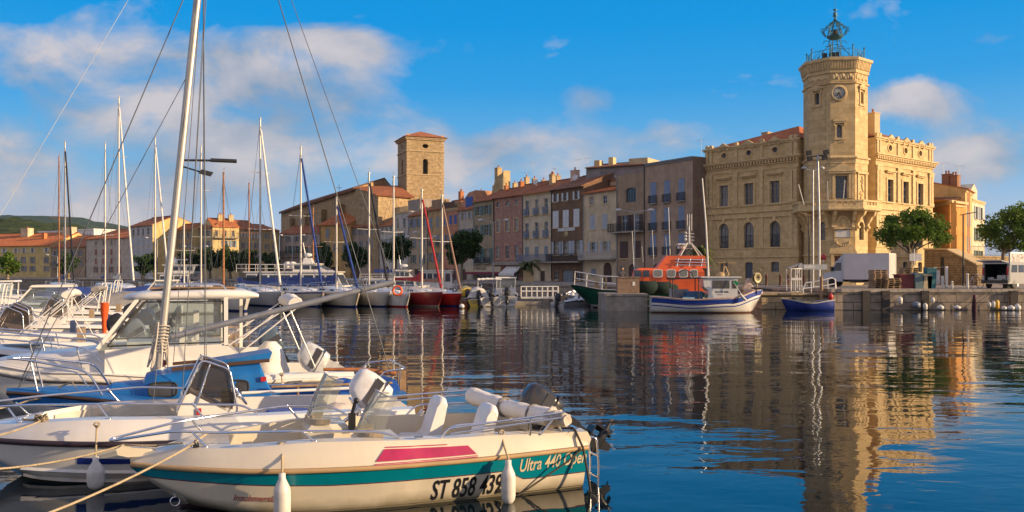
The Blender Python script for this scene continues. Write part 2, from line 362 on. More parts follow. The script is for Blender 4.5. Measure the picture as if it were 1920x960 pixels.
M_wood = mat('weathered_wood', (.30,.19,.10), .75, var=.3, scale=5, streak=.4)
M_orange = mat('orange_paint', (.80,.13,.03), .35, var=.08, scale=2, streak=.12)
M_red = mat('red_paint', (.42,.02,.025), .35, var=.1)
M_blue = mat('bright_blue_paint', (.006,.13,.40), .38, var=.16, scale=4, streak=.2, grime=(.12,.30,.52))
M_navy = mat('navy_paint', (.015,.035,.22), .35, var=.12, streak=.15)
M_teal = mat('teal_stripe', (.0,.20,.27), .25, var=.06, coat=.3)
M_green = mat('dark_green_paint', (.006,.075,.04), .35, var=.15, streak=.2)
M_clear = glass('clear_acrylic', (.80,.82,.78), .04, .20)
M_smoke = glass('smoked_acrylic', (.34,.30,.28), .03, .12)
M_cabin = glass('cabin_glass', (.70,.78,.82), .02, .12)
M_conc = mat('quay_concrete', (.34,.30,.25), .9, var=.2, scale=2, bump=.3, streak=.4)
# ================================================================ water and ground
Z0 = 1.42
def build_water():
 m, nt, b = new_mat('harbour_water'); N = nt.nodes.new; L = nt.links.new
 b.inputs['Base Color'].default_value = (.002, .009, .014, 1); b.inputs['Roughness'].default_value = .015; b.inputs['IOR'].default_value = 1.54
 tc = N('ShaderNodeTexCoord')
 def nz(sc, rot, scale, detail, rough=.5, dist=0.0):
  mp = N('ShaderNodeMapping'); mp.inputs['Scale'].default_value = sc; mp.inputs['Rotation'].default_value = (0, 0, rot); L(tc.outputs['Object'], mp.inputs['Vector'])
  n = N('ShaderNodeTexNoise'); n.inputs['Scale'].default_value = scale; n.inputs['Detail'].default_value = detail; n.inputs['Roughness'].default_value = rough; n.inputs['Distortion'].default_value = dist
  L(mp.outputs[0], n.inputs['Vector']); return n.outputs[0]
 a = nz((.5, 1.0, 1), .15, .42, 2, .45, .4)       # slow swell
 c = nz((.5, 1.0, 1), -.12, 2.3, 2, .5, .6)         # ripples
 e = nz((.25, .35, 1), .0, .16, 2)                 # calm and ruffled patches
 r = N('ShaderNodeMapRange'); r.inputs[1].default_value = .38; r.inputs[2].default_value = .66; r.inputs[3].default_value = .25; r.inputs[4].default_value = 1.0; L(e, r.inputs[0])
 s = N('ShaderNodeMath'); s.operation = 'MULTIPLY'; L(c, s.inputs[0]); L(r.outputs[0], s.inputs[1])
 ad = N('ShaderNodeMath'); ad.operation = 'MULTIPLY_ADD'; L(s.outputs[0], ad.inputs[0]); ad.inputs[1].default_value = .24; L(a, ad.inputs[2])
 bp = N('ShaderNodeBump'); bp.inputs['Strength'].default_value = 1.0; bp.inputs['Distance'].default_value = .047
 g = nz((.6, 1.0, 1), .2, 7.0, 2); s2 = N('ShaderNodeMath'); s2.operation = 'MULTIPLY'; L(g, s2.inputs[0]); L(r.outputs[0], s2.inputs[1])   # fine wind ripple in the ruffled patches
 a2 = N('ShaderNodeMath'); a2.operation = 'MULTIPLY_ADD'; L(s2.outputs[0], a2.inputs[0]); a2.inputs[1].default_value = .035; L(ad.outputs[0], a2.inputs[2])
 L(a2.outputs[0], bp.inputs['Height']); L(bp.outputs[0], b.inputs['Normal'])
 mb = MB(); mb.face([(-2500,-300,0),(2500,-300,0),(2500,800,0),(-2500,800,0)])
 struct(mb.build('water', m))
build_water()
def col(px, Y): return Vector(((px-960)/F*Y, Y, Z0))
EDGE = [(-900, 200), (0, 172), (300, 152), (560, 136), (760, 116), (900, 100), (1050, 88), (1200, 78), (1330, 71), (1440, 68), (1500, 66), (1555, 62.5), (1558, 60.6), (2600, 60.6)]
def build_ground():
 m = stone('pavement_slabs', (.27,.23,.19), (.30,.26,.21), (.16,.14,.12), 1.2, .8, bump=.2, streak=.3)
 mg, nt, b = new_mat('pavement'); N = nt.nodes.new; L = nt.links.new
 tc = N('ShaderNodeTexCoord'); n = N('ShaderNodeTexNoise'); n.inputs['Scale'].default_value = .35; n.inputs['Detail'].default_value = 9; L(tc.outputs['Object'], n.inputs['Vector'])
 cr = N('ShaderNodeMix'); cr.data_type = 'RGBA'; L(n.outputs[0], cr.inputs[0]); cr.inputs[6].default_value = (.17,.15,.125,1); cr.inputs[7].default_value = (.32,.27,.22,1); L(cr.outputs[2], b.inputs['Base Color']); b.inputs['Roughness'].default_value = .9
 mb = MB(); pts = [col(px, Y) for px, Y in EDGE]
 pts = [Vector((-3500, 300, Z0))]+pts+[Vector((3500, 60.6, Z0))]
 for i in range(len(pts)-1):
  p, q = pts[i], pts[i+1]
  fp = Vector((p.x*1.0+ (p.x)*8, 5200, Z0)); fq = Vector((q.x*9, 5200, Z0))
  mb.face([p, q, fq, fp])
 struct(mb.build('pavement', mg))
 # the quay walls
 def wall(i0, i1, mats, name, label, top=.0, cope=.22):
  w = MB()
  P = [Vector(p) for p in pts[i0:i1+1]]
  for a, c in zip(P, P[1:]):
   d = (c-a).normalized(); nrm = Vector((d.y, -d.x, 0))
   w.face([a+nrm*.02+Vector((0,0,-3.2)), c+nrm*.02+Vector((0,0,-3.2)), c+nrm*.02+Vector((0,0,-cope)), a+nrm*.02+Vector((0,0,-cope))], 0)
   w.obox((a+c)/2+nrm*(-.30)+Vector((0,0,-cope/2+.012)), (c-a)/2+d*.0, nrm*.40, Vector((0,0,cope/2)), 1)
  o = w.build(name, mats); tag(o, label, 'quay wall')
 ms = stone('quay_blocks', (.33,.27,.21), (.38,.31,.24), (.10,.085,.07), 2.3, .52, bump=.5, streak=.55, ms=.03, var=.35)
 mc = mat('quay_coping', (.40,.34,.27), .85, var=.25, scale=1.6, bump=.25, streak=.3)
 wall(13, 15, [ms, mc], 'quay_wall', 'long grey stone block quay wall with hanging fenders below the parked van')
 wall(6, 12, [ms, mc], 'quay_wall', 'old stone quay wall running behind the fishing boats below the houses')
 wall(0, 6, [ms, mc], 'quay_wall', 'far quay wall behind the rows of moored sailing boats')
 wall(12, 13, [ms, mc], 'quay_wall', 'short return of the quay wall beside the floodlight mast')
build_ground()
# ================================================================ facades
class Fac:
 """a facade plane from A (left, seen from the water) to B; local x along it, local y away from the viewer"""
 def __init__(s, pL, YL, pR, YR, z0=Z0):
  s.A = Vector(((pL-960)/F*YL, YL, z0)); s.B = Vector(((pR-960)/F*YR, YR, z0)); s.z0 = z0
  d = s.B-s.A; s.w = math.hypot(d.x, d.y); s.rz = math.atan2(d.y, d.x); s.d = Vector((d.x/s.w, d.y/s.w, 0)); s.mid = (pL+pR)/2
 def uv(s, px, py=HZ):
  k = (px-960)/F; u = (k*s.A.y-s.A.x)/(s.d.x-k*s.d.y); Y = s.A.y+u*s.d.y
  return u, CZ-(py-HZ)/F*Y-s.z0
 def z(s, py, px=None): return s.uv(s.mid if px is None else px, py)[1]
 def u(s, px): return s.uv(px)[0]
def house_Y(px): return 122670.0/(px-960+1005)
def wall_grid(mb, w, h, ops, m=0, y=0.0, rev=.16, mrev=None):
 """wall sheet in local x/z with real openings and reveals. op = (u0,u1,z0,z1,kind)"""
 mrev = m if mrev is None else mrev
 xs = sorted({0, w, *[o[0] for o in ops], *[o[1] for o in ops]}); zs = sorted({0, h, *[o[2] for o in ops], *[o[3] for o in ops]})
 xs = [x for x in xs if -1e-6 <= x <= w+1e-6]; zs = [z for z in zs if -1e-6 <= z <= h+1e-6]
 for j in range(len(zs)-1):
  i = 0
  while i < len(xs)-1:
   cx, cz = (xs[i]+xs[i+1])/2, (zs[j]+zs[j+1])/2
   if any(o[0] < cx < o[1] and o[2] < cz < o[3] for o in ops): i += 1; continue
   k = i
   while k+1 < len(xs)-1 and not any(o[0] < (xs[k+1]+xs[k+2])/2 < o[1] and o[2] < cz < o[3] for o in ops): k += 1
   mb.face([(xs[i],y,zs[j]),(xs[k+1],y,zs[j]),(xs[k+1],y,zs[j+1]),(xs[i],y,zs[j+1])], m); i = k+1
 for u0, u1, z0, z1, kind in ops:
  out = op_outline(u0, u1, z0, z1, kind)
  n = len(out)
  for i in range(n):
   a, b = out[i], out[(i+1) % n]
   mb.face([(a[0],y,a[1]),(a[0],y+rev,a[1]),(b[0],y+rev,b[1]),(b[0],y,b[1])], mrev)
  if kind in ('arch', 'seg'):
   arc = out[2:-1] if False else [p for p in out if p[1] > z0+1e-6]
   half = len(arc)//2
   R_ = arc[:half+1]; L_ = arc[half:]
   for i in range(len(R_)-1): mb.face([(u1,y,z1),(R_[i+1][0],y,R_[i+1][1]),(R_[i][0],y,R_[i][1])], m)
   for i in range(len(L_)-1): mb.face([(u0,y,z1),(L_[i+1][0],y,L_[i+1][1]),(L_[i][0],y,L_[i][1])], m)
  if kind == 'round':
   cs = [(u1,z1),(u0,z1),(u0,z0),(u1,z0)]; q = n//4
   for c in range(4):
    for i in range(q):
     a, b = out[c*q+i], out[(c*q+i+1) % n]
     mb.face([(cs[c][0],y,cs[c][1]),(b[0],y,b[1]),(a[0],y,a[1])], m)
   for c in range(4):
    p = out[(c*q) % n]; a, b = cs[c-1], cs[c]
    mb.face([(a[0],y,a[1]),(b[0],y,b[1]),(p[0],y,p[1])], m)
def op_outline(u0, u1, z0, z1, kind, ins=0.0):
 u0 += ins; u1 -= ins; z0 += ins; z1 -= ins; c = (u0+u1)/2; r = (u1-u0)/2
 if kind == 'rect': return [(u0,z0),(u1,z0),(u1,z1),(u0,z1)]
 if kind == 'round':
  cz = (z0+z1)/2; rz = (z1-z0)/2; n = 24
  return [(c+r*math.cos(2*math.pi*i/n), cz+rz*math.sin(2*math.pi*i/n)) for i in range(n)]
 rise = r if kind == 'arch' else r*.35
 n = 10
 return [(u0,z0),(u1,z0)]+[(c+r*math.cos(math.pi*i/n), z1-rise+rise*math.sin(math.pi*i/n)) for i in range(n+1)]
PRND = random.Random(3)
def window(parent, u0, u1, z0, z1, kind='rect', y=.13, fm=None, pm=None, nx=2, nz=2, fw=.06, name='window', rot=None):
 mb = MB(); out = op_outline(u0, u1, z0, z1, kind); inn = op_outline(u0, u1, z0, z1, kind, fw); n = len(out)
 for i in range(n):
  j = (i+1) % n
  mb.face([(out[i][0],y,out[i][1]),(out[j][0],y,out[j][1]),(inn[j][0],y,inn[j][1]),(inn[i][0],y,inn[i][1])], 0)
 t = fw*.6; top = z1-((u1-u0)/2*.3 if kind == 'arch' else 0)
 if kind != 'round':
  for i in range(1, nx): x = u0+(u1-u0)*i/nx; mb.box(x-t/2, x+t/2, y-.015, y+.03, z0+fw, top-fw*.5)
  for i in range(1, nz): z = z0+(z1-z0)*i/nz; mb.box(u0+fw, u1-fw, y-.012, y+.03, z-t/2, z+t/2)
 else:
  mb.box((u0+u1)/2-t/2, (u0+u1)/2+t/2, y-.015, y+.03, z0+fw, z1-fw)
  mb.box(u0+fw, u1-fw, y-.012, y+.03, (z0+z1)/2-t/2, (z0+z1)/2+t/2)
 o = mb.build(name, fm or M_wframe, parent)
 p = MB(); p.face([(a,y+.02,b) for a, b in op_outline(u0, u1, z0, z1, kind, fw*.7)]); p.build('pane', pm or PRND.choice((M_pane, M_pane, M_pane2, M_pane3)), o)
 return o
SHUT = {}
def shut_mat(name, c):
 if name not in SHUT:
  m, nt, b = new_mat(name); N = nt.nodes.new; L = nt.links.new; b.inputs['Roughness'].default_value = .65
  tc = N('ShaderNodeTexCoord'); w = N('ShaderNodeTexWave'); w.bands_direction = 'Z'; w.inputs['Scale'].default_value = 3.2; L(tc.outputs['Object'], w.inputs['Vector'])
  n = N('ShaderNodeTexNoise'); n.inputs['Scale'].default_value = 2.2; n.inputs['Detail'].default_value = 6; L(tc.outputs['Object'], n.inputs['Vector'])
  mx = N('ShaderNodeMix'); mx.data_type = 'RGBA'; L(n.outputs[0], mx.inputs[0]); mx.inputs[6].default_value = (*[x*.7 for x in c], 1); mx.inputs[7].default_value = (*[min(1, x*1.25) for x in c], 1); L(mx.outputs[2], b.inputs['Base Color'])
  bp = N('ShaderNodeBump'); bp.inputs['Strength'].default_value = .5; bp.inputs['Distance'].default_value = .03; L(w.outputs[0], bp.inputs['Height']); L(bp.outputs[0], b.inputs['Normal'])
  SHUT[name] = m
 return SHUT[name]
S_blue = shut_mat('faded_blue_shutter', (.20,.27,.40)); S_bright = shut_mat('bright_blue_shutter', (.04,.12,.42)); S_white = shut_mat('white_shutter', (.62,.64,.66))
S_grey = shut_mat('grey_shutter', (.22,.26,.30)); S_brown = shut_mat('brown_shutter', (.08,.045,.035)); S_lgrey = shut_mat('pale_grey_shutter', (.40,.44,.48)); S_green = shut_mat('dull_green_shutter', (.10,.16,.14)); S_rust = shut_mat('rust_red_shutter', (.30,.12,.09))
def shutters(parent, u0, u1, z0, z1, m, closed=False, arch=False):
 w = (u1-u0)/2
 for s in (-1, 1):
  mb = MB()
  if closed:
   x0, x1 = (u0+.01, u0+w-.01) if s < 0 else (u0+w+.01, u1-.01); mb.box(x0, x1, -.025, .03, z0+.02, z1-.02)
   for zz in (.33, .66): z = z0+(z1-z0)*zz; mb.box(x0+.02, x1-.02, -.04, -.024, z-.03, z+.03)
  else:
   x0, x1 = (u0-w-.02, u0-.03) if s < 0 else (u1+.03, u1+w+.02); mb.box(x0, x1, -.085, -.035, z0, z1)
   for zz in (.03, .5, .97): z = z0+(z1-z0)*zz; mb.box(x0+.02, x1-.02, -.098, -.083, z-.04, z+.04)
  mb.build('shutter', m, parent)
def balcony(parent, u0, u1, z, h=.95, d=.55, slab=.12, m=None, ms=None, bars=.11, name='balcony'):
 mb = MB()
 if slab: mb.box(u0, u1, -d, -.004, z-slab, z, 1)
 r = .014
 for a, b in (((u0,-d+.03),(u1,-d+.03)), ((u0+.02,-d+.03),(u0+.02,-.01)), ((u1-.02,-d+.03),(u1-.02,-.01))):
  mb.beam((a[0],a[1],z+h), (b[0],b[1],z+h), .04, .03); mb.beam((a[0],a[1],z+.08), (b[0],b[1],z+.08), .025, .025)
  L = math.hypot(b[0]-a[0], b[1]-a[1]); n = max(2, int(L/bars))
  for i in range(n+1):
   t = i/n; x, y = a[0]+(b[0]-a[0])*t, a[1]+(b[1]-a[1])*t; mb.box(x-r, x+r, y-r, y+r, z+.0, z+h)
 return mb.build(name, [m or M_iron, ms or M_conc], parent)
def roof_part(parent, w, d, h, rise, m, over=.35, oside=.05, ridge=.5, back=True, th=.11, name='roof'):
 mb = MB()
 def sheet(y0, z0, y1, z1, flip):
  a = [(-oside,y0,z0),(w+oside,y0,z0),(w+oside,y1,z1),(-oside,y1,z1)]
  L = math.hypot(y1-y0, z1-z0)
  up = [(x,y,z+th) for x,y,z in a]
  mb.face(up, 0, uv=[(-oside,0),(w+oside,0),(w+oside,L),(-oside,L)])
  mb.face(list(reversed(a)), 0)
  for i in range(4):
   j = (i+1) % 4; mb.face([a[i],a[j],up[j],up[i]], 0)
 yr = d*ridge; s = rise/yr
 sheet(-over, h-over*s+.01, yr, h+rise+.01, False)
 if back:
  s2 = rise/(d-yr); sheet(yr+.002, h+rise+.008, d+over, h-over*s2+.008, True)
  mb.tube([(-oside,yr,h+rise+th+.02),(w+oside,yr,h+rise+th+.02)], .11, 6)
 return mb.build(name, m, parent)
def chimney(parent, x, y, z, w=.6, d=.5, h=1.2, m=None, pots=1, name='chimney'):
 mb = MB(); mb.box(x-w/2, x+w/2, y-d/2, y+d/2, z-1.0, z+h); mb.box(x-w/2-.05, x+w/2+.05, y-d/2-.05, y+d/2+.05, z+h, z+h+.09)
 for i in range(pots):
  xx = x+(i-(pots-1)/2)*.3; mb.lathe([(.10,z+h+.09),(.09,z+h+.40),(.13,z+h+.42),(.13,z+h+.47)], (xx,y,0), 8, 1)
 return mb.build(name, [m or M_trim, M_tile], parent)
def antenna(parent, x, y, z, h=1.6, ang=0.4):
 mb = MB(); mb.tube([(x,y,z),(x,y,z+h)], .02, 5)
 c, s = math.cos(ang), math.sin(ang); mb.tube([(x-.6*c,y-.6*s,z+h*.95),(x+.6*c,y+.6*s,z+h*.95)], .012, 4)
 for i in range(5):
  t = -.5+i*.25; l = .25-.03*i; mb.tube([(x+t*c-s*l,y+t*s+c*l,z+h*.95),(x+t*c+s*l,y+t*s-c*l,z+h*.95)], .009, 4)
 return mb.build('antenna', M_galv, parent)
def dish(parent, x, y, z, r=.4):
 mb = MB(); rot = Matrix.Rotation(RAD(60), 3, 'X') @ Matrix.Rotation(RAD(25), 3, 'Y')
 mb.lathe([(.01,0),(r*.5,.04),(r,.16)], (x,y,z), 14, 0, axis=rot); mb.tube([(x,y,z-.7),(x,y,z)], .03, 5); return mb.build('satellite_dish', M_lgrey_paint, parent)
M_lgrey_paint = mat('pale_grey_paint', (.55,.55,.54), .5)
G = 'old houses along the quay'
def house(name, label, fac, ytop, wallm, wins, roof=M_tile, rise=1.7, depth=9.0, cornice=None, base=None, sidem=None, cat='house', gableroof=True, over=.35, trimm=None, group=None):
 """wins rows: (cols px, width px, y top, y bottom, dict)"""
 h = fac.z(ytop)
 t = thing(name, label, cat, fac.A, fac.rz, group)
 ops, todo = [], []
 for cols, wpx, y0, y1, k in wins:
  z1 = fac.z(y0); z0 = max(.0, fac.z(y1))
  for c in cols:
   ww = (fac.u(c+wpx/2)-fac.u(c-wpx/2)); u = fac.u(c); kind = k.get('kind', 'rect')
   op = (u-ww/2, u+ww/2, z0, z1, kind)
   if op[0] < .03 or op[1] > fac.w-.03: op = (max(.04, op[0]), min(fac.w-.04, op[1]), z0, z1, kind)
   ops.append(op); todo.append((op, k))
 mb = MB(); wall_grid(mb, fac.w, h, ops)
 d = depth; yr = d*.5
 for x in (0.0, fac.w):
  poly = [(x,0,0),(x,d,0),(x,d,h),(x,yr,h+rise),(x,0,h)] if gableroof else [(x,0,0),(x,d,0),(x,d,h),(x,0,h)]
  mb.face(poly if x else list(reversed(poly)), 1)
 mb.face([(fac.w,d,0),(0,d,0),(0,d,h),(fac.w,d,h)], 1)
 if not gableroof: mb.face([(0,0,h),(fac.w,0,h),(fac.w,d,h),(0,d,h)], 1)
 mb.build('wall', [wallm, sidem or wallm], t)
 inner = MB(); inner.box(.3, fac.w-.3, .22, .26, .02, h-.1); inner.build('inner_wall', M_panel, t)
 if gableroof: roof_part(t, fac.w, d, h, rise, roof, over=over)
 if cornice:
  c = MB(); c.box(-.02, fac.w+.02, -.18, -.003, h-.16, h-.003); c.box(-.0, fac.w, -.10, -.002, h-.34, h-.163); c.build('cornice', cornice, t)
 sills = MB(); nsill = 0
 for (u0, u1, z0, z1, kind), k in todo:
  if k.get('door'):
   dm = MB(); out = op_outline(u0, u1, z0, z1, kind); dm.face([(a,.12,b) for a, b in out]); n_ = max(2, int((u1-u0)/.5))
   for i in range(n_):
    x0 = u0+(u1-u0)*i/n_+.06; x1 = u0+(u1-u0)*(i+1)/n_-.06; dm.box(x0, x1, .095, .118, z0+.15, z0+(z1-z0)*.42); dm.box(x0, x1, .095, .118, z0+(z1-z0)*.47, z0+(z1-z0)*.8)
   dm.build('door', k['door'], t)
  elif not k.get('closed'): window(t, u0, u1, z0, z1, kind, nz=k.get('nz', 3), nx=k.get('nx', 2), fm=k.get('fm'))
  if k.get('sh'): shutters(t, u0, u1, z0, z1, k['sh'], k.get('closed', False))
  if k.get('grill'):
   zz = z0+.02; balcony(t, u0-.12, u1+.12, zz, h=.85, d=.28, slab=.10, m=k['grill'] if not isinstance(k['grill'], bool) else None, bars=.12)
  elif not k.get('door') and not k.get('nosill'):
   sills.cut(); sills.box(u0-.08, u1+.08, -.09, .10, z0-.10, z0-.002); nsill += 1
  if k.get('trim'):
   sills.cut(); sills.box(u0-.14, u0-.002, -.03, .0-.002, z0, z1+.14); sills.box(u1+.002, u1+.14, -.03, -.002, z0, z1+.14); sills.box(u0, u1, -.03, -.002, z1+.002, z1+.14); nsill += 1
 if nsill: sills.build_each('sill', trimm or M_trim, t)
 if group == G and depth > 4: p = MB(); p.tube([(.10,-.10,.3),(.10,-.10,h-.25),(.10,-.28,h-.02)], .05, 5); p.build('drainpipe', M_iron if int(fac.mid) % 3 else M_galv, t)
 return t, h
def stucco(name, c, var=.16, streak=.4): return mat(name, c, .92, var=var, scale=.9, bump=.12, bscale=9, streak=streak, spec=.2)
# ================================================================ the row of quayside houses
def HF(a, b): return Fac(a, house_Y(a), b, house_Y(b))
def build_row():
 # tan block with blue shutters, next to the town hall
 f = HF(1208, 1299)
 t, h = house('apartment_house', 'tall tan block with three columns of closed blue shutters beside the town hall', f, 300, stucco('tan_stucco', (.40,.29,.21)),
  [([1225, 1251, 1278], 11, 338, 379, dict(sh=S_blue, closed=True, grill=M_iron)), ([1225, 1251, 1278], 11, 389, 431, dict(sh=S_blue, closed=True, grill=M_iron)),
   ([1225, 1251, 1278], 11, 439, 478, dict(sh=S_blue, closed=True, grill=M_iron)), ([1232, 1270], 14, 494, 530, dict(door=S_brown, kind='arch'))],
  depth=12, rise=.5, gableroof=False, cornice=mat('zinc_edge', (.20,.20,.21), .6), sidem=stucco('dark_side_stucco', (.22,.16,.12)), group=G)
 chimney(t, f.w-.5, 6, h, .5, .8, .9, stucco('dark_side_stucco', None)if False else M_tile_d, 1)
 antenna(t, f.w*.75, 3, h, 2.2, .2)
 # narrow brown house with the big arched window
 f = HF(1156, 1208)
 t, h = house('narrow_house', 'narrow brown house with one big arched top window and a wide railed balcony', f, 326, stucco('brown_grey_stucco', (.36,.26,.18)),
  [([1183], 19, 352, 379, dict(kind='seg', nx=4, nz=2, fm=S_brown, nosill=True)), ([1171, 1193], 12, 403, 432, dict(sh=S_brown, nx=2)), ([1170, 1194], 15, 452, 484, dict(sh=S_brown, closed=True)), ([1186], 15, 495, 530, dict(door=S_brown, kind='arch'))],
  depth=10, rise=.4, gableroof=False, group=G)
 balcony(t, -.6, f.w+.05, f.z(434), .95, .9, .16, bars=.13)
 # cream house
 f = HF(1094, 1156)
 wm = stucco('cream_stucco', (.58,.47,.32))
 t, h = house('quay_house', 'cream house with pale blue shutters and a strip of red tiles under its attic wall', f, 359, wm,
  [([1109, 1134], 8, 368, 383, dict(nz=2, sh=None, fm=M_lgrey_paint)), ([1111, 1134], 10, 402, 430, dict(sh=S_lgrey, closed=True)), ([1112, 1135], 9, 453, 474, dict(sh=S_lgrey, kind='seg')),
   ([1139], 16, 492, 530, dict(door=S_brown, kind='arch')), ([1113], 9, 504, 518, dict(sh=S_grey, closed=True))], depth=8, rise=.9, roof=M_tile_o, gableroof=True, group=G)
 balcony(t, .05, f.w+.0, f.z(485), .95, .9, .16, m=M_lgrey_paint, bars=.13)
 at_ = MB(); at_.box(.05, f.w-.05, 4.0, 8.0, h-.5, h+1.9); at_.build('attic_wall', wm, t)
 rf = MB();
 for (y0, z0, y1, z1) in ((3.6, h+1.9, 8.4, h+2.7),):
  rf.face([(-.1,y0,z0),(f.w+.1,y0,z0),(f.w+.1,y1,z1),(-.1,y1,z1)], uv=[(0,0),(f.w,0),(f.w,5),(0,5)]); rf.face([(-.1,y0,z0-.12),(-.1,y1,z1-.12),(f.w+.1,y1,z1-.12),(f.w+.1,y0,z0-.12)]); rf.face([(-.1,y0,z0-.12),(f.w+.1,y0,z0-.12),(f.w+.1,y0,z0),(-.1,y0,z0)])
 rf.build('attic_roof', M_tile_d, t)
 # brown house with white shutters
 f = HF(1034, 1094)
 t, h = house('quay_house', 'dark brown house with white shutters and a small white sign on its wall', f, 352, stucco('chocolate_stucco', (.19,.12,.075)),
  [([1042, 1060, 1081], 6, 361, 376, dict(sh=S_white, nz=2)), ([1042, 1061, 1081], 11, 393, 426, dict(sh=S_white, closed=True)), ([1044, 1062, 1083], 10, 452, 478, dict(sh=S_lgrey, nz=3)), ([1064], 19, 507, 532, dict(door=S_grey)), ([1043, 1085], 8, 508, 525, dict(nz=2))], depth=10, rise=1.9, roof=M_tile_d, group=G)
 s = MB(); u0, u1 = f.u(1047), f.u(1078); s.prism([(u0,f.z(433)),(u1,f.z(433)),(u1+.1,f.z(430)),(u1,f.z(427)),(u0,f.z(427)),(u0-.1,f.z(430))], 'y', -.06, -.004)
 s.build('wall_sign', M_lgrey_paint, t)
 e = MB(); e.lathe([(.01,.05),(.42,.05),(.42,0)], (f.u(1062), -.003, f.z(439)), 16, 0, axis=Matrix.Rotation(RAD(90), 3, 'X')); e.build('wall_plaque', mat('ochre_plaque', (.45,.33,.16), .8), t)
 balcony(t, .02, f.w+.05, f.z(490), .95, .9, .18, bars=.14)
 chimney(t, f.w*.06, 3.4, h+1.1, 1.1, .7, 1.5, stucco('pink_chimney', (.62,.42,.30)), 1); dish(t, f.w*.28, 2.4, h+1.5); antenna(t, f.w*.2, 4.6, h+1.4, 3.0, 1.0)
 # cream house with balconies
 f = HF(980, 1033.5)
 t, h = house('quay_house', 'pale cream house with nine narrow dark windows behind blue iron balconies', f, 361, stucco('pale_cream_stucco', (.60,.50,.36)),
  [([988, 1006, 1024], 6.5, 374, 402, dict(grill=S_blue, nz=3)), ([988, 1006, 1024], 6.5, 417, 445, dict(grill=S_blue, nz=3)), ([988, 1006, 1024], 7, 462, 481, dict(kind='seg', sh=S_grey, closed=True)),
   ([1017], 9, 508, 532, dict(door=S_brown)), ([992], 8, 508, 524, dict(nz=2))], depth=10, rise=1.9, roof=M_tile, cornice=M_trim, group=G)
 for yy in (403.5, 447):
  c = MB(); c.box(0, f.w, -.07, -.002, f.z(yy)-.09, f.z(yy)+.05); c.build('string_course', M_trim, t)
 balcony(t, -.3, f.w-.05, f.z(491), .95, .9, .16, m=S_blue, bars=.12)
 chimney(t, f.w*.35, 3.2, h+1.0, .7, .6, 1.5, stucco('ochre_chimney', (.55,.42,.24)), 2); antenna(t, f.w*.95, 4.4, h+1.8, 2.6, .3)
 # pink house
 f = HF(926, 979.5)
 pinkm = stone('worn_pink_render', (.40,.22,.17), (.44,.25,.19), (.36,.20,.15), .7, .3, bump=.2, streak=.5, var=.3)
 t, h = house('quay_house', 'worn pink house with three small round headed windows under its eaves', f, 368, pinkm,
  [([933, 951, 968], 6, 376, 386, dict(kind='arch', nz=2, nx=1)), ([934, 951, 968], 7, 411, 434, dict(trim=True, nz=3)), ([933, 951, 968], 7, 461, 485, dict(nz=3)), ([952], 40, 508, 531, dict(nx=4, nz=2))], depth=10, rise=2.0, roof=M_tile, group=G)
 chimney(t, f.w*.25, 3.4, h+1.2, .7, .6, 1.1, M_tile, 1); antenna(t, f.w*.55, 4.0, h+1.6, 3.4, .7); dish(t, f.w*.8, 3.2, h+1.9)
 p = MB(); p.tube([(.05,-.09,.5),(.05,-.09,h-.1)], .06, 6); p.build('drainpipe', M_iron, t)
 pl = MB(); pl.box(.2, f.w-.1, -.5, -.02, f.z(497), f.z(491)); pl.build('shop_cornice', M_conc, t)
 # olive house with the restaurant
 f = HF(888, 925.5)
 t, h = house('quay_house', 'olive grey house with dark green grey shutters above the restaurant sign', f, 376, stucco('olive_stucco', (.36,.29,.19)),
  [([898, 914], 7, 386, 403, dict(sh=S_green)), ([898, 914], 7, 422, 442, dict(sh=S_green)), ([897, 914], 9, 466, 494, dict(sh=S_green, kind='seg', grill=True)), ([907], 26, 508, 530, dict(nx=3, nz=2))], depth=9, rise=1.8, roof=M_tile, group=G)
 chimney(t, f.w*.75, 3.0, h+1.2, .5, .5, .9, M_tile, 1); antenna(t, f.w*.3, 4.0, h+1.4, 2.2)
 # restaurant sign board with awning in front of the two houses
 sf = HF(886, 951); s = thing('restaurant_sign', 'cream restaurant sign board with dark lettering above a red awning edge', 'shop sign', sf.A, sf.rz)
 b = MB(); z1, z0 = sf.z(500), sf.z(510); b.box(0, sf.w, -1.2, -1.05, z0, z1); b.build('board', mat('sign_cream', (.55,.45,.30), .7), s)
 tx = MB(); text_on(tx, 'LE PERROQUET', .62, lambda x, y, z: (sf.w*.24+x*.92, -1.205-z, z0+.30+y), extrude=.005, bold=.012); tx.build('lettering', mat('sign_letter', (.05,.03,.02), .6), s)
 a = MB(); a.face([(0,-1.3,z0-.02),(sf.w,-1.3,z0-.02),(sf.w,-.3,z0+.3),(0,-.3,z0+.3)]); a.box(0, sf.w, -1.32, -1.29, z0-.35, z0-.03); a.build('awning', mat('maroon_awning', (.22,.03,.05), .8), s)
 for x in (.1, sf.w*.5, sf.w-.1):
  q = MB(); q.box(x-.06, x+.06, -1.16, -1.04, 0, z0-.01); q.build('post', M_wood, s)
 sf2 = HF(951, 980); s2 = thing('shop_awning', 'pale cloth awning with faint lettering beside the restaurant sign', 'awning', sf2.A, sf2.rz)
 a = MB(); z1, z0 = sf2.z(499), sf2.z(513); a.face([(0,-1.4,z0),(sf2.w,-1.4,z0),(sf2.w,-.05,z1),(0,-.05,z1)]); a.box(0, sf2.w, -1.42, -1.39, z0-.3, z0-.002); a.build('cloth', M_canvas_w, s2)
 a = MB(); a.tube([(.1,-1.38,z0-.1),(.1,-.02,z0-.1)], .03, 5); a.tube([(sf2.w-.1,-1.38,z0-.1),(sf2.w-.1,-.02,z0-.1)], .03, 5); a.build('arm', M_galv, s2)
 # four narrower houses towards the church
 f = HF(860, 887.5)
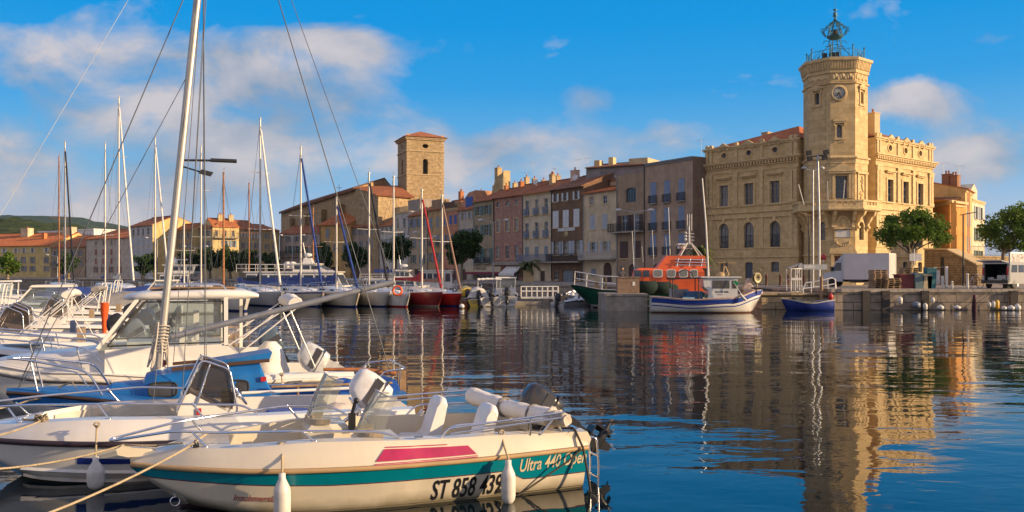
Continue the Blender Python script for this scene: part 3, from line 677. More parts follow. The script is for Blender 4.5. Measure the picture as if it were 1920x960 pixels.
 t, h = house('quay_house', 'pale grey house with light blue shutters behind the big quay tree', f, 393, stucco('pale_grey_stucco', (.50,.43,.34)),
  [([868, 881], 5, 399, 411, dict(sh=S_lgrey)), ([868, 881], 5, 429, 445, dict(sh=S_blue)), ([868, 881], 5, 460, 478, dict(sh=S_blue)), ([870], 10, 505, 527, dict(door=S_brown))], depth=5, rise=.8, roof=M_tile, group=G)
 bw = MB(); bw.prism([(0,h-.3),(f.w,h-.3),(f.w,h+6.0),(f.w*.9,h+5.6),(f.w*.55,h+5.2),(f.w*.35,h+4.0),(.2,h+1.0)], 'y', 5.2, 6.4); bw.build('gable_wall', stucco('ochre_gable', (.50,.37,.19)), t)
 chimney(t, f.w*.45, 5.8, h+4.6, .9, .8, 2.0, stucco('ochre_gable', (.5,.37,.19)), 1)
 f = HF(829, 859.5)
 t, h = house('quay_house', 'salmon pink house with bright blue shutters and a roof terrace', f, 391, stucco('salmon_stucco', (.50,.24,.15)),
  [([835, 845, 854], 4.5, 404, 421, dict(sh=S_bright, closed=True)), ([838, 852], 5, 440, 458, dict(sh=S_blue)), ([838, 852], 6, 504, 526, dict(door=S_brown))], depth=8, rise=.5, gableroof=False, cornice=M_trim, group=G)
 balcony(t, .1, f.w-.1, h+.02, .9, .3, 0, m=M_iron); b = MB(); b.prism([(0,h+.05),(f.w,h+.05),(f.w,h+2.8),(f.w*.6,h+2.6),(f.w*.3,h+1.6),(0,h+.6)], 'y', 3, 7.6); b.build('roof_room', stucco('salmon_stucco2', (.52,.28,.17)), t)
 rr = MB(); rr.box(f.w*.45, f.w*.85, 2.9, 2.99, h+.1, h+1.9); rr.build('terrace_door', S_bright, t)
 f = HF(802, 828.5)
 t, h = house('quay_house', 'ochre house with two tall blue grey windows above small balconies', f, 393, stucco('ochre_stucco', (.50,.34,.17)),
  [([808, 821], 5, 407, 428, dict(sh=S_grey, closed=True)), ([808, 821], 5, 441, 461, dict(sh=S_grey, closed=True, grill=True)), ([808, 821], 5, 474, 492, dict(sh=S_grey)), ([815], 12, 506, 525, dict(door=S_brown))], depth=9, rise=1.6, roof=M_tile, group=G)
 lg = MB(); lg.box(f.w*.2, f.w*.95, .2, 1.5, h+.1, h+1.6); lg.build('dormer', stucco('ochre_dormer', (.35,.24,.15)), t)
 chimney(t, f.w*.8, 4.0, h+1.5, .8, .6, 1.4, M_tile, 2); antenna(t, f.w*.5, 4.5, h+1.6, 2.4)
 f = HF(766, 801.5)
 t, h = house('quay_house', 'beige house with a row of deep blue shutters next to the ochre house', f, 403, stucco('beige_stucco', (.46,.36,.25)),
  [([772, 783, 795], 4.5, 410, 426, dict(sh=S_blue)), ([775, 792], 5, 447, 464, dict(sh=S_grey)), ([775, 792], 5, 478, 494, dict(sh=S_green)), ([784], 14, 505, 525, dict(door=S_brown))], depth=9, rise=1.8, roof=M_tile, group=G)
 f = HF(738, 765.5)
 t, h = house('quay_house', 'narrow whitish house with an attic terrace in front of the church tower', f, 397, stucco('whitish_stucco', (.52,.48,.42)),
  [([746, 758], 4.5, 410, 427, dict(fm=M_wframe)), ([752], 14, 436, 452, dict(nx=4, grill=True)), ([746, 758], 5, 464, 482, dict(sh=S_lgrey)), ([752], 10, 505, 524, dict(door=S_brown))], depth=9, rise=.8, gableroof=False, cornice=M_trim, group=G)
 balcony(t, .0, f.w, h+.01, .8, .2, 0, m=M_iron); b = MB(); b.box(f.w*.1, f.w*.9, 2.5, 8, h+.02, h+2.2); b.build('attic_room', stucco('whitish_stucco3', (.33,.28,.24)), t)
 f = HF(711, 737.5)
 t, h = house('quay_house', 'small white house with three plain windows below the nave', f, 423, stucco('white_stucco', (.56,.53,.48)),
  [([717, 725, 733], 3.5, 427, 438, dict(sh=None)), ([717, 725, 733], 3.5, 448, 460, dict(sh=S_lgrey)), ([724], 10, 500, 522, dict(door=S_brown))], depth=9, rise=2.2, roof=M_tile, group=G)
 f = Fac(656, house_Y(680), 710.5, house_Y(711))
 t, h = house('quay_house', 'grey house with a long tiled roof to the left of the small white house', f, 424, stucco('greyish_stucco', (.36,.29,.23)),
  [([664, 676, 690, 702], 4, 430, 441, dict(sh=S_grey)), ([664, 676, 690, 702], 4, 452, 464, dict(sh=S_grey)), ([668, 697], 12, 500, 520, dict(door=S_brown))], depth=11, rise=2.8, roof=M_tile, group=G)
 f = Fac(600, 172, 657, 168)
 t, h = house('quay_house', 'ochre house with a bright orange hipped roof in front of the nave', f, 420, stucco('ochre_stucco2', (.50,.32,.13)),
  [([614, 647], 6, 428, 447, dict(sh=S_grey, closed=True)), ([614, 630, 647], 5, 458, 472, dict(sh=S_grey)), ([628], 14, 500, 521, dict(door=S_brown))], depth=12, rise=2.6, roof=M_tile_o, over=.5, group=G)
 chimney(t, f.w*.35, 3, h+1.3, .7, .6, 1.0, M_tile_o, 1); chimney(t, f.w*.9, 6, h+2.4, 1.0, .8, 2.0, M_tile_o, 1)
 f = Fac(525, 182, 602, 178)
 t, h = house('quay_house', 'white and pink house with a dark balcony row at the left end of the church', f, 437, stucco('rosy_white_stucco', (.50,.42,.38)),
  [([541, 556, 571, 590], 5, 443, 453, dict(sh=S_grey)), ([541, 556, 571, 590], 6, 461, 475, dict(sh=S_green)), ([541, 556], 7, 491, 498, dict(nz=1)), ([585], 10, 500, 521, dict(door=S_brown))], depth=9, rise=1.6, roof=M_tile, group=G)
 balcony(t, .2, f.w*.52, f.z(480), 1.0, .9, .16, bars=.16)
build_row()
# buildings seen over the roofs
def build_behind():
 f = Fac(1099, 112, 1207, 108)
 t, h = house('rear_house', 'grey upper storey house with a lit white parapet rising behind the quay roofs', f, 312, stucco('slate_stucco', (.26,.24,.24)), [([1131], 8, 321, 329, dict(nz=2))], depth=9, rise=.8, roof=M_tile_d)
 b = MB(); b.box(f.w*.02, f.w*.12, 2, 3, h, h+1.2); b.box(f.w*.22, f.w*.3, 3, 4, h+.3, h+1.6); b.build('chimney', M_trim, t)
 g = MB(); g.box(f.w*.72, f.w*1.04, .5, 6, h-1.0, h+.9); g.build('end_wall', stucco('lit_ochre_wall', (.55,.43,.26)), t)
 # the lit upper walls above the roofs of the row
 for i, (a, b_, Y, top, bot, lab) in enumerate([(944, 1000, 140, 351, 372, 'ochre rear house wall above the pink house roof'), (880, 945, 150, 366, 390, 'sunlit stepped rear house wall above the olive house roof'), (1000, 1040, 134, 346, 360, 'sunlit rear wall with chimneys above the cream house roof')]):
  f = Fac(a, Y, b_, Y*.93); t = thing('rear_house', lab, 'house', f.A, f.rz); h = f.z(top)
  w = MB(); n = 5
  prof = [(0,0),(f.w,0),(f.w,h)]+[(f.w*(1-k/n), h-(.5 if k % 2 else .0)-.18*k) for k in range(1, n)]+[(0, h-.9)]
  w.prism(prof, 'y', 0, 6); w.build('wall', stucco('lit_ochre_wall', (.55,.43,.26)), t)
  r = MB(); r.face([(-.1,-.2,h-.45),(f.w+.1,-.2,h+.15),(f.w+.1,6,h+.5),(-.1,6,h-.1)], uv=[(0,0),(f.w,0),(f.w,6),(0,6)]); r.build('roof', M_tile, t)
  for k in (.2, .6, .85): chimney(t, f.w*k, 1.0, h-.1, .7, .6, 1.0+.5*(k == .6), stucco('ochre_chimney2', (.56,.42,.24)), 1)
  antenna(t, f.w*.4, 2, h, 2.6, .5+i)
build_behind()
# ================================================================ church
def build_church():
 st = stone('church_rubble', (.46,.34,.19), (.40,.29,.16), (.33,.24,.14), .55, .28, bump=.5, streak=.35, ms=.03, var=.35)
 Yc = 175.0; k = Yc/F
 T = thing('church', 'old stone church with a square bell tower, tiled spire roof and long nave', 'church', at(770, 520, Yc))
 o = T.location
 def L(px, py, Y=Yc): return at(px, py, Y)-o
 # bell tower: right hand face lit, left hand face in shade
 ang = RAD(14); z0 = 0.0
 c = L(763, 500); w1 = 69*k/math.cos(ang); w2 = 19*k/math.sin(RAD(16))*.62
 d1 = Vector((math.cos(ang), math.sin(ang)*1, 0)); d2 = Vector((-math.sin(RAD(33)), math.cos(RAD(33)), 0))
 d1 = Vector((.933, .36, 0)); d2 = Vector((-.36, .933, 0)); w1 = 69*k/.96; w2 = w1
 zt = L(763, 257).z; ztop = L(791, 239).z
 rz = math.atan2(d1.y, d1.x); RZ = rz
 corner = Vector((c.x, c.y, 0))
 # the view direction at that corner makes the left face show about a quarter of the right one
 body = MB(); zo = (L(797,327).z, L(797,296).z); ow = 10*k
 uc = w1*.5
 ops = [(uc-ow/2, uc+ow/2, zo[0], zo[1], 'arch'), (uc-ow*.6, uc+ow*.6, L(0,276).z, L(0,268).z, 'round')]
 zb = 0.0
 tw = thing('x', None, None)if False else None
 body = MB(); wall_grid(body, w1, zt, ops, 0, rev=.9)
 body.build('tower_front', st, T, corner, rz)
 m2 = MB(); ops2 = [(w2*.42, w2*.42+ow*1.2, zo[0], zo[1], 'arch'), (w2*.42, w2*.42+ow*.8, L(0,274).z, L(0,268).z, 'rect')]
 wall_grid(m2, w2, zt, ops2, 0, rev=.9)
 m2.build('tower_side', st, T, corner+d2*w2, rz-math.pi/2)
 bk = MB(); bk.face([(w1,0,0),(w1,w2,0),(w1,w2,zt),(w1,0,zt)]); bk.face([(w1,w2,0),(0,w2,0),(0,w2,zt),(w1,w2,zt)]); bk.box(1.0, w1-1.0, 1.0, w2-1.0, 0, zt-.5, 1); bk.build('tower_back', [st, M_panel], T, corner, rz)
 bands = MB()
 for py, pr, hh in ((257, .42, .32), (259.5, .25, .3), (282, .16, .22), (326, .14, .22)):
  z = L(763, py).z; bands.box(-pr, w1+pr, -pr, w2+pr, z-hh/2, z+hh/2)
 zq = L(763, 326).z
 for x in (0, w1):
  for i in range(26):
   z = zq-8+i*.62; l = .55 if i % 2 else .95; bands.box(x-.06 if x == 0 else x-l, x+l if x == 0 else x+.06, -.05, .0-.003, z, z+.5)
 bands.build('stone_band', stone('church_dressed', (.50,.38,.22), (.46,.34,.2), (.36,.26,.16), .8, .5, streak=.3), T, corner, rz)
 rf = MB(); e = .75; hz = zt+.15; ap = (w1/2, w2/2, ztop)
 cs = [(-e,-e,hz),(w1+e,-e,hz),(w1+e,w2+e,hz),(-e,w2+e,hz)]
 for i in range(4):
  a, b = cs[i], cs[(i+1) % 4]; rf.face([a, b, ap], uv=[(0,0),(w1+2*e,0),((w1+2*e)/2, w1*.6)])
 rf.face(list(reversed(cs))); rf.build('tower_roof', M_tile, T, corner, rz)
 # nave with a long roof falling away to the left
 nd = Vector((-.80, .60, 0)); L0 = L(722, 500, 178); L0.z = 0
 def g(px, py, Y):
  v = at(px, py, Y)-o; return v
 Yn0, Yn1 = 176.0, 214.0
 A = g(745, 366, Yn0+4); P = g(721, 335, Yn0+2); Bv = g(636, 367, Yn0)
 wl = MB()
 ridR, ridL = g(721, 335, 180), g(576, 379, 222)
 eaR, eaL = g(667, 353, 171), g(527, 398, 214)
 def down(v): return Vector((v.x, v.y, 0))
 # long shaded side wall, broken by buttresses
 wl.face([down(eaL), down(eaR), eaR, eaL]); wl.face([down(eaL), eaL, ridL, down(ridL)])
 gR = g(746, 366, 188)
 wl.face([down(eaR), down(gR), gR, ridR, eaR]); wl.face([down(gR), down(ridL)+Vector((20,20,0)), ridL+Vector((20,20,-6)), gR])
 for t_ in (.2, .42, .64, .86):
  p = eaL.lerp(eaR, t_); q = down(p); n = Vector((-.55,-.83,0)); dd = (eaR-eaL); dd.z = 0; dd.normalize()
  wl.obox((q+p)/2+n*.6-Vector((0,0,1.2)), dd*.7, n*.8, Vector((0,0,(p.z)/2-1.2)))
 wl.build('nave_wall', st, T)
 r = MB(); up = Vector((0,0,.25)); ov = Vector((-.4,-.5,-.2))
 r.face([eaL+ov+up, eaR+ov+up, ridR+up, ridL+up], uv=[(0,0),(40,0),(40,9),(0,9)]); r.face([ridL+up, ridR+up, gR+up, ridL+Vector((20,20,-6))+up], uv=[(0,0),(40,0),(40,9),(0,9)])
 r.face([eaR+ov+up, eaR+ov-up, ridR-up, ridR+up]); r.face([eaL+ov+up, eaL+ov-up, eaR+ov-up, eaR+ov+up])
 r.build('nave_roof', M_tile_d, T)
 # lower transept with the sunlit wall
 t0, t1 = g(709, 500, 162), g(773, 500, 167); t0.z = t1.z = 0
 zE = g(709, 366, 162).z
 tr = MB(); bk_ = Vector((-9, 9, 0));
 def U(v, z): return Vector((v.x, v.y, z))
 tr.face([t0, t1, U(t1, zE), U(t0, zE)]); tl = g(667, 500, 169); tl.z = 0; zL = g(667, 353, 169).z
 tr.face([tl, t0, U(t0, zE), U(tl, zL)]); tr.face([t1, t1+bk_, U(t1+bk_, zE+3), U(t1, zE)]); tr.build('transept_wall', st, T)
 rr = MB(); z2 = zE+5.0; a, b = U(t0, zE)+Vector((-.4,-.5,.1)), U(t1, zE)+Vector((.5,-.4,.1)); c1, c0 = g(748, 348, 178), g(695, 347, 178)
 rr.face([a, b, c1, c0], uv=[(0,0),(12,0),(10,8),(2,8)]); rr.face([U(tl, zL)+Vector((0,0,.1)), a, c0], uv=[(0,0),(10,0),(8,6)]); rr.face([a, a-Vector((0,0,.3)), b-Vector((0,0,.3)), b]); rr.build('transept_roof', M_tile, T)
 cr = MB(); p = ridL+Vector((8, 0, 1.5)); cr.tube([p, p+Vector((0,0,3))], .06, 5); cr.tube([p+Vector((-.7,0,2.1)), p+Vector((.7,0,2.1))], .06, 5); cr.build('roof_cross', M_iron, T)
build_church()
# ================================================================ far left quarter
def build_far():
 def H(lab, a, Ya, b, Yb, top, wm, wins, **k):
  f = Fac(a, Ya, b, Yb); k.setdefault('roof', M_tile_o)
  return house('far_house', lab, f, top, wm, wins, group='houses at the far end of the harbour', **k)+(f,)
 t, h, f = H('yellow house with an orange roof at the far left edge', -60, 205, 95, 196, 461, stucco('pale_yellow_stucco', (.62,.47,.20)),
  [([-20, 8, 30, 45, 61, 87], 4.5, 466, 474, dict(sh=S_white)), ([-20, 8, 27, 44, 61, 87], 4.5, 482, 494, dict(sh=S_grey)), ([-20, 8, 30, 45, 61, 87], 5, 499, 509, dict(sh=S_grey))], depth=15, rise=3.0)
 chimney(t, f.w*.45, 6, h+2.6, 2.2, 1.6, 1.6, stucco('pale_chimney', (.6,.5,.34)), 2); chimney(t, f.w*.75, 4, h+1.6, .8, .8, 1.2, M_tile_o, 1); chimney(t, f.w*.92, 7, h+2.6, 2.6, 1.6, 1.7, stucco('pale_chimney', (.6,.5,.34)), 1)
 t, h, f = H('grey brown house in shade behind the two wooden masts', 96, 196, 160, 192, 463, stucco('far_brown_stucco', (.36,.27,.18)),
  [([104, 118, 135, 150], 4, 470, 481, dict(sh=S_grey)), ([104, 118, 135, 150], 4, 487, 498, dict(sh=S_grey))], depth=14, rise=2.6, roof=M_tile)
 balcony(t, .5, f.w*.4, f.z(500), 1.0, .9, .2, bars=.3)
 t, h, f = H('whitish house with rust red shutters and an orange roof', 162, 190, 243, 181, 447, stucco('far_white_stucco', (.52,.45,.38)),
  [([180, 194, 209, 224], 4, 451, 460, dict(sh=None)), ([180, 194, 209, 224], 4, 467, 478, dict(sh=S_rust, closed=True)), ([180, 194, 209, 224], 4, 484, 495, dict(sh=S_rust, closed=True)), ([180, 194, 209, 224], 4, 500, 511, dict(sh=S_rust))], depth=14, rise=2.2)
 chimney(t, f.w*.92, 4, h+1.5, 1.6, 1.0, 1.8, stucco('pale_chimney', (.6,.5,.34)), 1)
 # pale blue house: shaded front, sunlit gable end
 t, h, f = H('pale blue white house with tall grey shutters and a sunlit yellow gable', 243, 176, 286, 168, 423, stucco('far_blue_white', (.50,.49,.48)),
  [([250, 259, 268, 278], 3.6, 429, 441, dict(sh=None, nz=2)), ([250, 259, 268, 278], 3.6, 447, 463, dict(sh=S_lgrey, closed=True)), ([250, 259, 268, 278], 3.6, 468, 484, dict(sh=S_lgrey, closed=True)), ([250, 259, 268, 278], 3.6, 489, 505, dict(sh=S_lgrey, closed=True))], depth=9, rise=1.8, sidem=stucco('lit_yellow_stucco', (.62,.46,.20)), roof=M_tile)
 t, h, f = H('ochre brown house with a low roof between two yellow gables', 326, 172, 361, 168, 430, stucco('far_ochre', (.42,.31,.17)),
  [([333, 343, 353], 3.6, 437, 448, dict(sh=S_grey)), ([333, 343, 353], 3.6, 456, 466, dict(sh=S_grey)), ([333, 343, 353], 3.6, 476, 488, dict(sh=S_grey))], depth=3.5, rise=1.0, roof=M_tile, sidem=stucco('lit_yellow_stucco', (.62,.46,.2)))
 t, h, f = H('yellow house with a roof terrace, shaded left front and sunlit right front', 362, 171, 398, 165, 427, stucco('far_yellow_shaded', (.50,.40,.24)),
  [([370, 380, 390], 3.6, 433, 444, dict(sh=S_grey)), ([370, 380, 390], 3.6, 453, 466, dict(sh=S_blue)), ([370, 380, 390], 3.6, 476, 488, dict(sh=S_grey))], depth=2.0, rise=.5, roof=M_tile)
 # its right front: same house in a lighter yellow, sunlight put into the stucco
 f2 = Fac(398.6, 164.9, 448, 167.5); t2, h2 = house('far_house', 'sunlit yellow house front with white window frames and a long balcony', f2, 425, stucco('far_yellow_sunlit', (.62,.48,.24)),
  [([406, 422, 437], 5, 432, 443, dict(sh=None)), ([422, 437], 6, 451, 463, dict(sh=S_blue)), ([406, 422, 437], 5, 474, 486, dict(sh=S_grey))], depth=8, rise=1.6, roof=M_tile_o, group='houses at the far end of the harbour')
 balcony(t2, .2, f2.w-.2, f2.z(445), .9, .9, .2, bars=.25); chimney(t2, f2.w*.45, 3, h2+1, .9, .8, 1.3, M_trim, 2); chimney(t2, f2.w*.85, 3, h2+1, .8, .8, 1.3, M_trim, 1)
 t, h, f = H('beige house with a brown roof right of the sunlit yellow front', 449, 172, 490, 176, 430, stucco('far_beige', (.44,.36,.24)),
  [([456, 468, 480], 3.6, 436, 446, dict(sh=S_white)), ([456, 468, 480], 3.6, 455, 466, dict(sh=S_grey)), ([456, 468, 480], 3.6, 476, 488, dict(sh=S_grey))], depth=9, rise=1.8, roof=M_tile)
 t, h, f = H('narrow ochre house squeezed against the white and pink house', 491, 176, 524, 180, 432, stucco('far_ochre2', (.50,.38,.2)),
  [([500, 514], 3.6, 438, 448, dict(sh=S_grey)), ([500, 514], 3.6, 458, 468, dict(sh=S_grey)), ([500, 514], 3.6, 478, 488, dict(sh=S_grey))], depth=9, rise=1.2, roof=M_tile)
 # white modern blocks further up
 for (a, b, Y, top, lab) in [(134, 176, 330, 432, 'white modern block on the slope above the far roofs'), (72, 128, 380, 435, 'long low white building on the slope under the hills')]:
  f = Fac(a, Y, b, Y*.98, 1.0); t = thing('white_block', lab, 'building', f.A, f.rz); h = f.z(top)
  w = MB(); wins = [(f.w*(.08+.12*i), f.w*(.08+.12*i)+f.w*.06, h-2.6, h-1.2, 'rect') for i in range(7)]
  wall_grid(w, f.w, h, wins); w.face([(f.w,0,0),(f.w,14,0),(f.w,14,h),(f.w,0,h)]); w.face([(0,0,h),(f.w,0,h),(f.w,14,h),(0,14,h)]); w.face([(0,14,0),(0,0,0),(0,0,h),(0,14,h)])
  w.build('wall', mat('white_render', (.72,.68,.66), .8), t)
  for q in wins[::2]: window(t, *q[:4], y=.2, nz=1)
  for q in wins[1::2]: window(t, *q[:4], y=.2, nz=1)
  pr = MB(); pr.box(-.3, f.w+.3, -.3, 14.3, h+.003, h+.5); pr.build('parapet', mat('white_render', None) if 'white_render' in MATS else M_white, t)
 # wooded hills
 def hill(name, pts, Y, depth, m, seed):
  rows = []; n = 90
  xs = [p[0] for p in pts]
  def prof(px):
   for (a, ya), (b, yb) in zip(pts, pts[1:]):
    if a <= px <= b: t = (px-a)/(b-a); t = t*t*(3-2*t); return ya+(yb-ya)*t
   return pts[-1][1]
  mb = MB(); J = 16
  for j in range(J+1):
   t = j/J; row = []
   for i in range(n+1):
    px = xs[0]+(xs[-1]-xs[0])*i/n
    top = at(px, prof(px), Y+depth); YY = Y+depth*t
    zz = 1.0+(top.z-1.0)*math.sin(t*math.pi/2)**.9
    x = (px-960)/F*(Y+depth*.5)
    zz += mnoise.noise(Vector((x*.03, YY*.03, seed)))*5*t+mnoise.noise(Vector((x*.11, YY*.11, seed+5)))*2.2*t
    row.append((x+(px-960)/F*depth*(t-.5), YY, zz))
   rows.append(row)
  mb.rings(rows, 0, closed=False); struct(mb.build(name, m))
 def woods(name, c1, c2, sc):
  m, nt, b = new_mat(name); N = nt.nodes.new; L = nt.links.new; b.inputs['Roughness'].default_value = 1; b.inputs['Specular IOR Level'].default_value = .05
  tc = N('ShaderNodeTexCoord'); n = N('ShaderNodeTexNoise'); n.inputs['Scale'].default_value = sc; n.inputs['Detail'].default_value = 10; n.inputs['Roughness'].default_value = .7; L(tc.outputs['Object'], n.inputs['Vector'])
  r = N('ShaderNodeMapRange'); r.inputs[1].default_value = .38; r.inputs[2].default_value = .62; L(n.outputs[0], r.inputs[0])
  mx = N('ShaderNodeMix'); mx.data_type = 'RGBA'; L(r.outputs[0], mx.inputs[0]); mx.inputs[6].default_value = (*c1, 1); mx.inputs[7].default_value = (*c2, 1); L(mx.outputs[2], b.inputs['Base Color'])
  bp = N('ShaderNodeBump'); bp.inputs['Distance'].default_value = 6; bp.inputs['Strength'].default_value = 1; L(n.outputs[0], bp.inputs['Height']); L(bp.outputs[0], b.inputs['Normal']); return m
 hill('hill_near', [(-300, 440), (-100, 424), (20, 413), (110, 420), (190, 432), (260, 440), (380, 470)], 520, 160, woods('pine_wood', (.030,.055,.022), (.10,.12,.045), .12), 3)
 hill('hill_far', [(-400, 415), (-120, 408), (0, 404), (75, 406), (150, 408), (190, 418), (245, 425), (330, 440), (480, 470), (560, 500)], 2300, 500, woods('far_wood', (.028,.050,.030), (.07,.095,.05), .05), 9)
build_far()
# ================================================================ town hall
def mb_merge(s, o, loc, rz):
 c, n = math.cos(rz), math.sin(rz); b = len(s.v)
 s.v += [(loc[0]+x*c-y*n, loc[1]+x*n+y*c, loc[2]+z) for x, y, z in o.v]
 f0 = len(s.f)
 s.f += [[b+i for i in f] for f in o.f]; s.m += o.m; s.sm += o.sm
 for k, v in o.uv.items(): s.uv[f0+k] = v
def fac_from(A, B, z0=Z0):
 f = Fac.__new__(Fac); f.A = Vector((A[0], A[1], z0)); f.B = Vector((B[0], B[1], z0)); f.z0 = z0; d = f.B-f.A
 f.w = math.hypot(d.x, d.y); f.rz = math.atan2(d.y, d.x); f.d = Vector((d.x/f.w, d.y/f.w, 0)); f.mid = 960; return f
def build_town_hall():
 C = Vector((30.25, 82.9, Z0))
 T = thing('town_hall', 'large cream stone town hall with an octagonal clock tower between two ornate wings', 'town hall', C)
 FL, FR = Fac(1322, 92.4, 1497, 84.0), Fac(1642, 82.96, 1749, 90.4)
 def put(o, f): o.location = f.A-C; o.rotation_euler = (0, 0, f.rz); return o
 fmd = mat('blue_grey_window_frame', (.14,.19,.27), .5)
 D = 10.0
 def wing(f, cols, side):
  c2 = cols[1]
  Z = lambda py: FL.uv(1405, py)[1]     # heights are read once, on the middle bay of the left wing, and used on both wings
  zt = Z(272); ops = []; us = [f.u(c) for c in cols]
  H = dict(oc=(Z(292), Z(281.5)), main=(Z(383.5), Z(344)), arch=(Z(464), Z(417)), low=(Z(510), Z(491)))
  for u in us:
   ops.append((u-.33, u+.33, *H['oc'], 'round')); ops.append((u-.52, u+.52, *H['main'], 'rect')); ops.append((u-.58, u+.58, *H['arch'], 'arch'))
  lows = []
  for i, u in enumerate(us):
   if side == 'l' and i == 1: lows.append((u-.46, u+.46, .25, Z(491.5), 'seg'))
   else: lows.append((u-.46, u+.46, *H['low'], 'seg'))
  ops += lows
  w = MB(); wall_grid(w, f.w, zt, ops, 0, rev=.28)
  w.face([(f.w,0,0),(f.w,D,0),(f.w,D,zt),(f.w,0,zt)]); w.face([(0,D,0),(0,0,0),(0,0,zt),(0,D,zt)]); w.face([(f.w,D,0),(0,D,0),(0,D,zt),(f.w,D,zt)])
  put(w.build('wing_wall', M_stone, T), f)
  inn = MB(); inn.box(.3, f.w-.3, .42, .46, .05, zt-.1); put(inn.build('inner_wall', M_panel, T), f)
  for i, (u0, u1, z0, z1, k) in enumerate(ops):
   if k == 'rect': o = window(T, u0, u1, z0, z1, k, y=.24, fm=fmd, nx=2, nz=3, fw=.07)
   elif k == 'arch': o = window(T, u0, u1, z0, z1, k, y=.24, fm=fmd, nx=2, nz=2, fw=.07)
   elif k == 'round': o = window(T, u0, u1, z0, z1, k, y=.22, fm=fmd, fw=.05)
   elif z0 < .5:
    d = MB(); d.face([(a,.2,b) for a, b in op_outline(u0, u1, z0, z1, k)]); d.box(u0+.08, (u0+u1)/2-.03, .17, .198, z0+.1, z1-.6); d.box((u0+u1)/2+.03, u1-.08, .17, .198, z0+.1, z1-.6); o = d.build('door', mat('town_hall_door', (.05,.075,.12), .5), T)
   else: o = window(T, u0, u1, z0, z1, k, y=.22, fm=fmd, nx=3, nz=2, fw=.05)
   put(o, f)
  # iron grilles low in the arched windows
  g = MB()
  for u in us:
   g.cut()
   for i in range(7):
    x = u-.5+i/6; g.tube([(x,.16,H['arch'][0]+.02),(x,.16,H['arch'][0]+1.25)], .014, 4)
   for zz in (.05, .65, 1.22): g.box(u-.56, u+.56, .15, .17, H['arch'][0]+zz-.015, H['arch'][0]+zz+.015)
   for q in (-.28, .28): g.tube([(u+q+.22*math.cos(a), .16, H['arch'][0]+.35+.22*math.sin(a)) for a in [i*math.pi/5 for i in range(10)]], .014, 4, closed=True)
  for o in g.build_each('window_grille', M_iron, T): put(o, f)
  # mouldings
  t = MB()
  def band(z0, z1, p, x0=0, x1=None): t.box(x0-p, (f.w if x1 is None else x1)+p, -p, -.003, z0, z1)
  for x0, x1 in ((0, f.w),):
   zc = Z(303); band(zc-.10, zc+.02, .34); band(zc+.023, zc+.14, .46); band(zc-.50, zc-.36, .10); band(zc-.95, zc-.85, .06)
   n = int(f.w/.34)
   for i in range(n+1):
    x = i*f.w/n; t.box(x-.09, x+.09, -.30, -.004, zc-.355, zc-.105)
   zm = Z(398.5); band(zm-.02, zm+.10, .20); band(zm-.55, zm-.43, .14); band(zm-.42, zm-.03, .05); band(Z(384.8)-.06, Z(384.8)+.05, .10)
   zl = Z(481); band(zl-.10, zl+.06, .10); band(Z(465.5)-.05, Z(465.5)+.05, .08); band(0, .55, .10)
   band(zt-.22, zt-.06, .12); band(zt-.057, zt+.10, .22)
  put(t.build('cornice', M_trim, T), f)
  # pilasters with capitals
  p = MB(); pz0, pz1 = Z(384.8)+.06, Z(303)-.96
  xs = [.28, .78]+[(us[0]+us[1])/2, (us[1]+us[2])/2]+[f.w-.78, f.w-.28]
  for x in xs:
   p.cut(); p.box(x-.19, x+.19, -.13, -.004, pz0+.25, pz1-.5); p.box(x-.25, x+.25, -.17, -.006, pz0, pz0+.247); p.box(x-.27, x+.27, -.20, -.006, pz1-.14, pz1)
   p.prism([(x-.20,pz1-.5),(x+.20,pz1-.5),(x+.26,pz1-.143),(x-.26,pz1-.143)], 'y', -.17, -.006)
   for s in (-1, 1): p.lathe([(.09,-.1),(.09,.0)], (x+s*.2,-.12,pz1-.27), 10, 0, axis=Matrix.Rotation(RAD(90), 3, 'X'))
   a0, a1 = Z(303)+.15, zt-.24; p.box(x-.16, x+.16, -.10, -.004, a0, a1)
   l0, l1 = Z(465.5)+.06, Z(398.5)-.56; p.box(x-.22, x+.22, -.07, -.005, l0, l1)
  for o in p.build_each('pilaster', M_trim, T): put(o, f)
  # window surrounds, lintels, attic pediments and scrolls on the roof line
  s = MB()
  for u in us:
   z0, z1 = H['main']; s.cut()
   for x in (u-.76, u+.56): s.box(x, x+.2, -.08, -.004, z0-.02, z1+.2)
   s.box(u-.555, u+.555, -.08, -.004, z1+.02, z1+.2); s.box(u-.90, u+.90, -.30, -.004, z1+.72, z1+.86); s.box(u-.80, u+.80, -.18, -.004, z1+.60, z1+.717); s.box(u-.8, u+.8, -.14, -.005, z0-.16, z0-.024)
   a = H['arch'][1]; r = .60
   arc = [(u+ (r+.18)*math.cos(math.pi*i/12), a-.58+(r+.18)*math.sin(math.pi*i/12)) for i in range(13)]; arc2 = [(u+r*math.cos(math.pi*i/12), a-.58+r*math.sin(math.pi*i/12)) for i in range(13)]
   for i in range(12): s.prism([arc[i], arc[i+1], arc2[i+1], arc2[i]], 'y', -.07, -.004)
   s.prism([(u-.12,a+.0),(u+.12,a+.0),(u+.18,a+.5),(u-.18,a+.5)], 'y', -.16, -.006)
   zo0, zo1 = H['oc']; c = (zo0+zo1)/2
   ring = [(.33+.13, .05), (.33+.13, -.10), (.34, -.10), (.34, .0)]
   n = 20
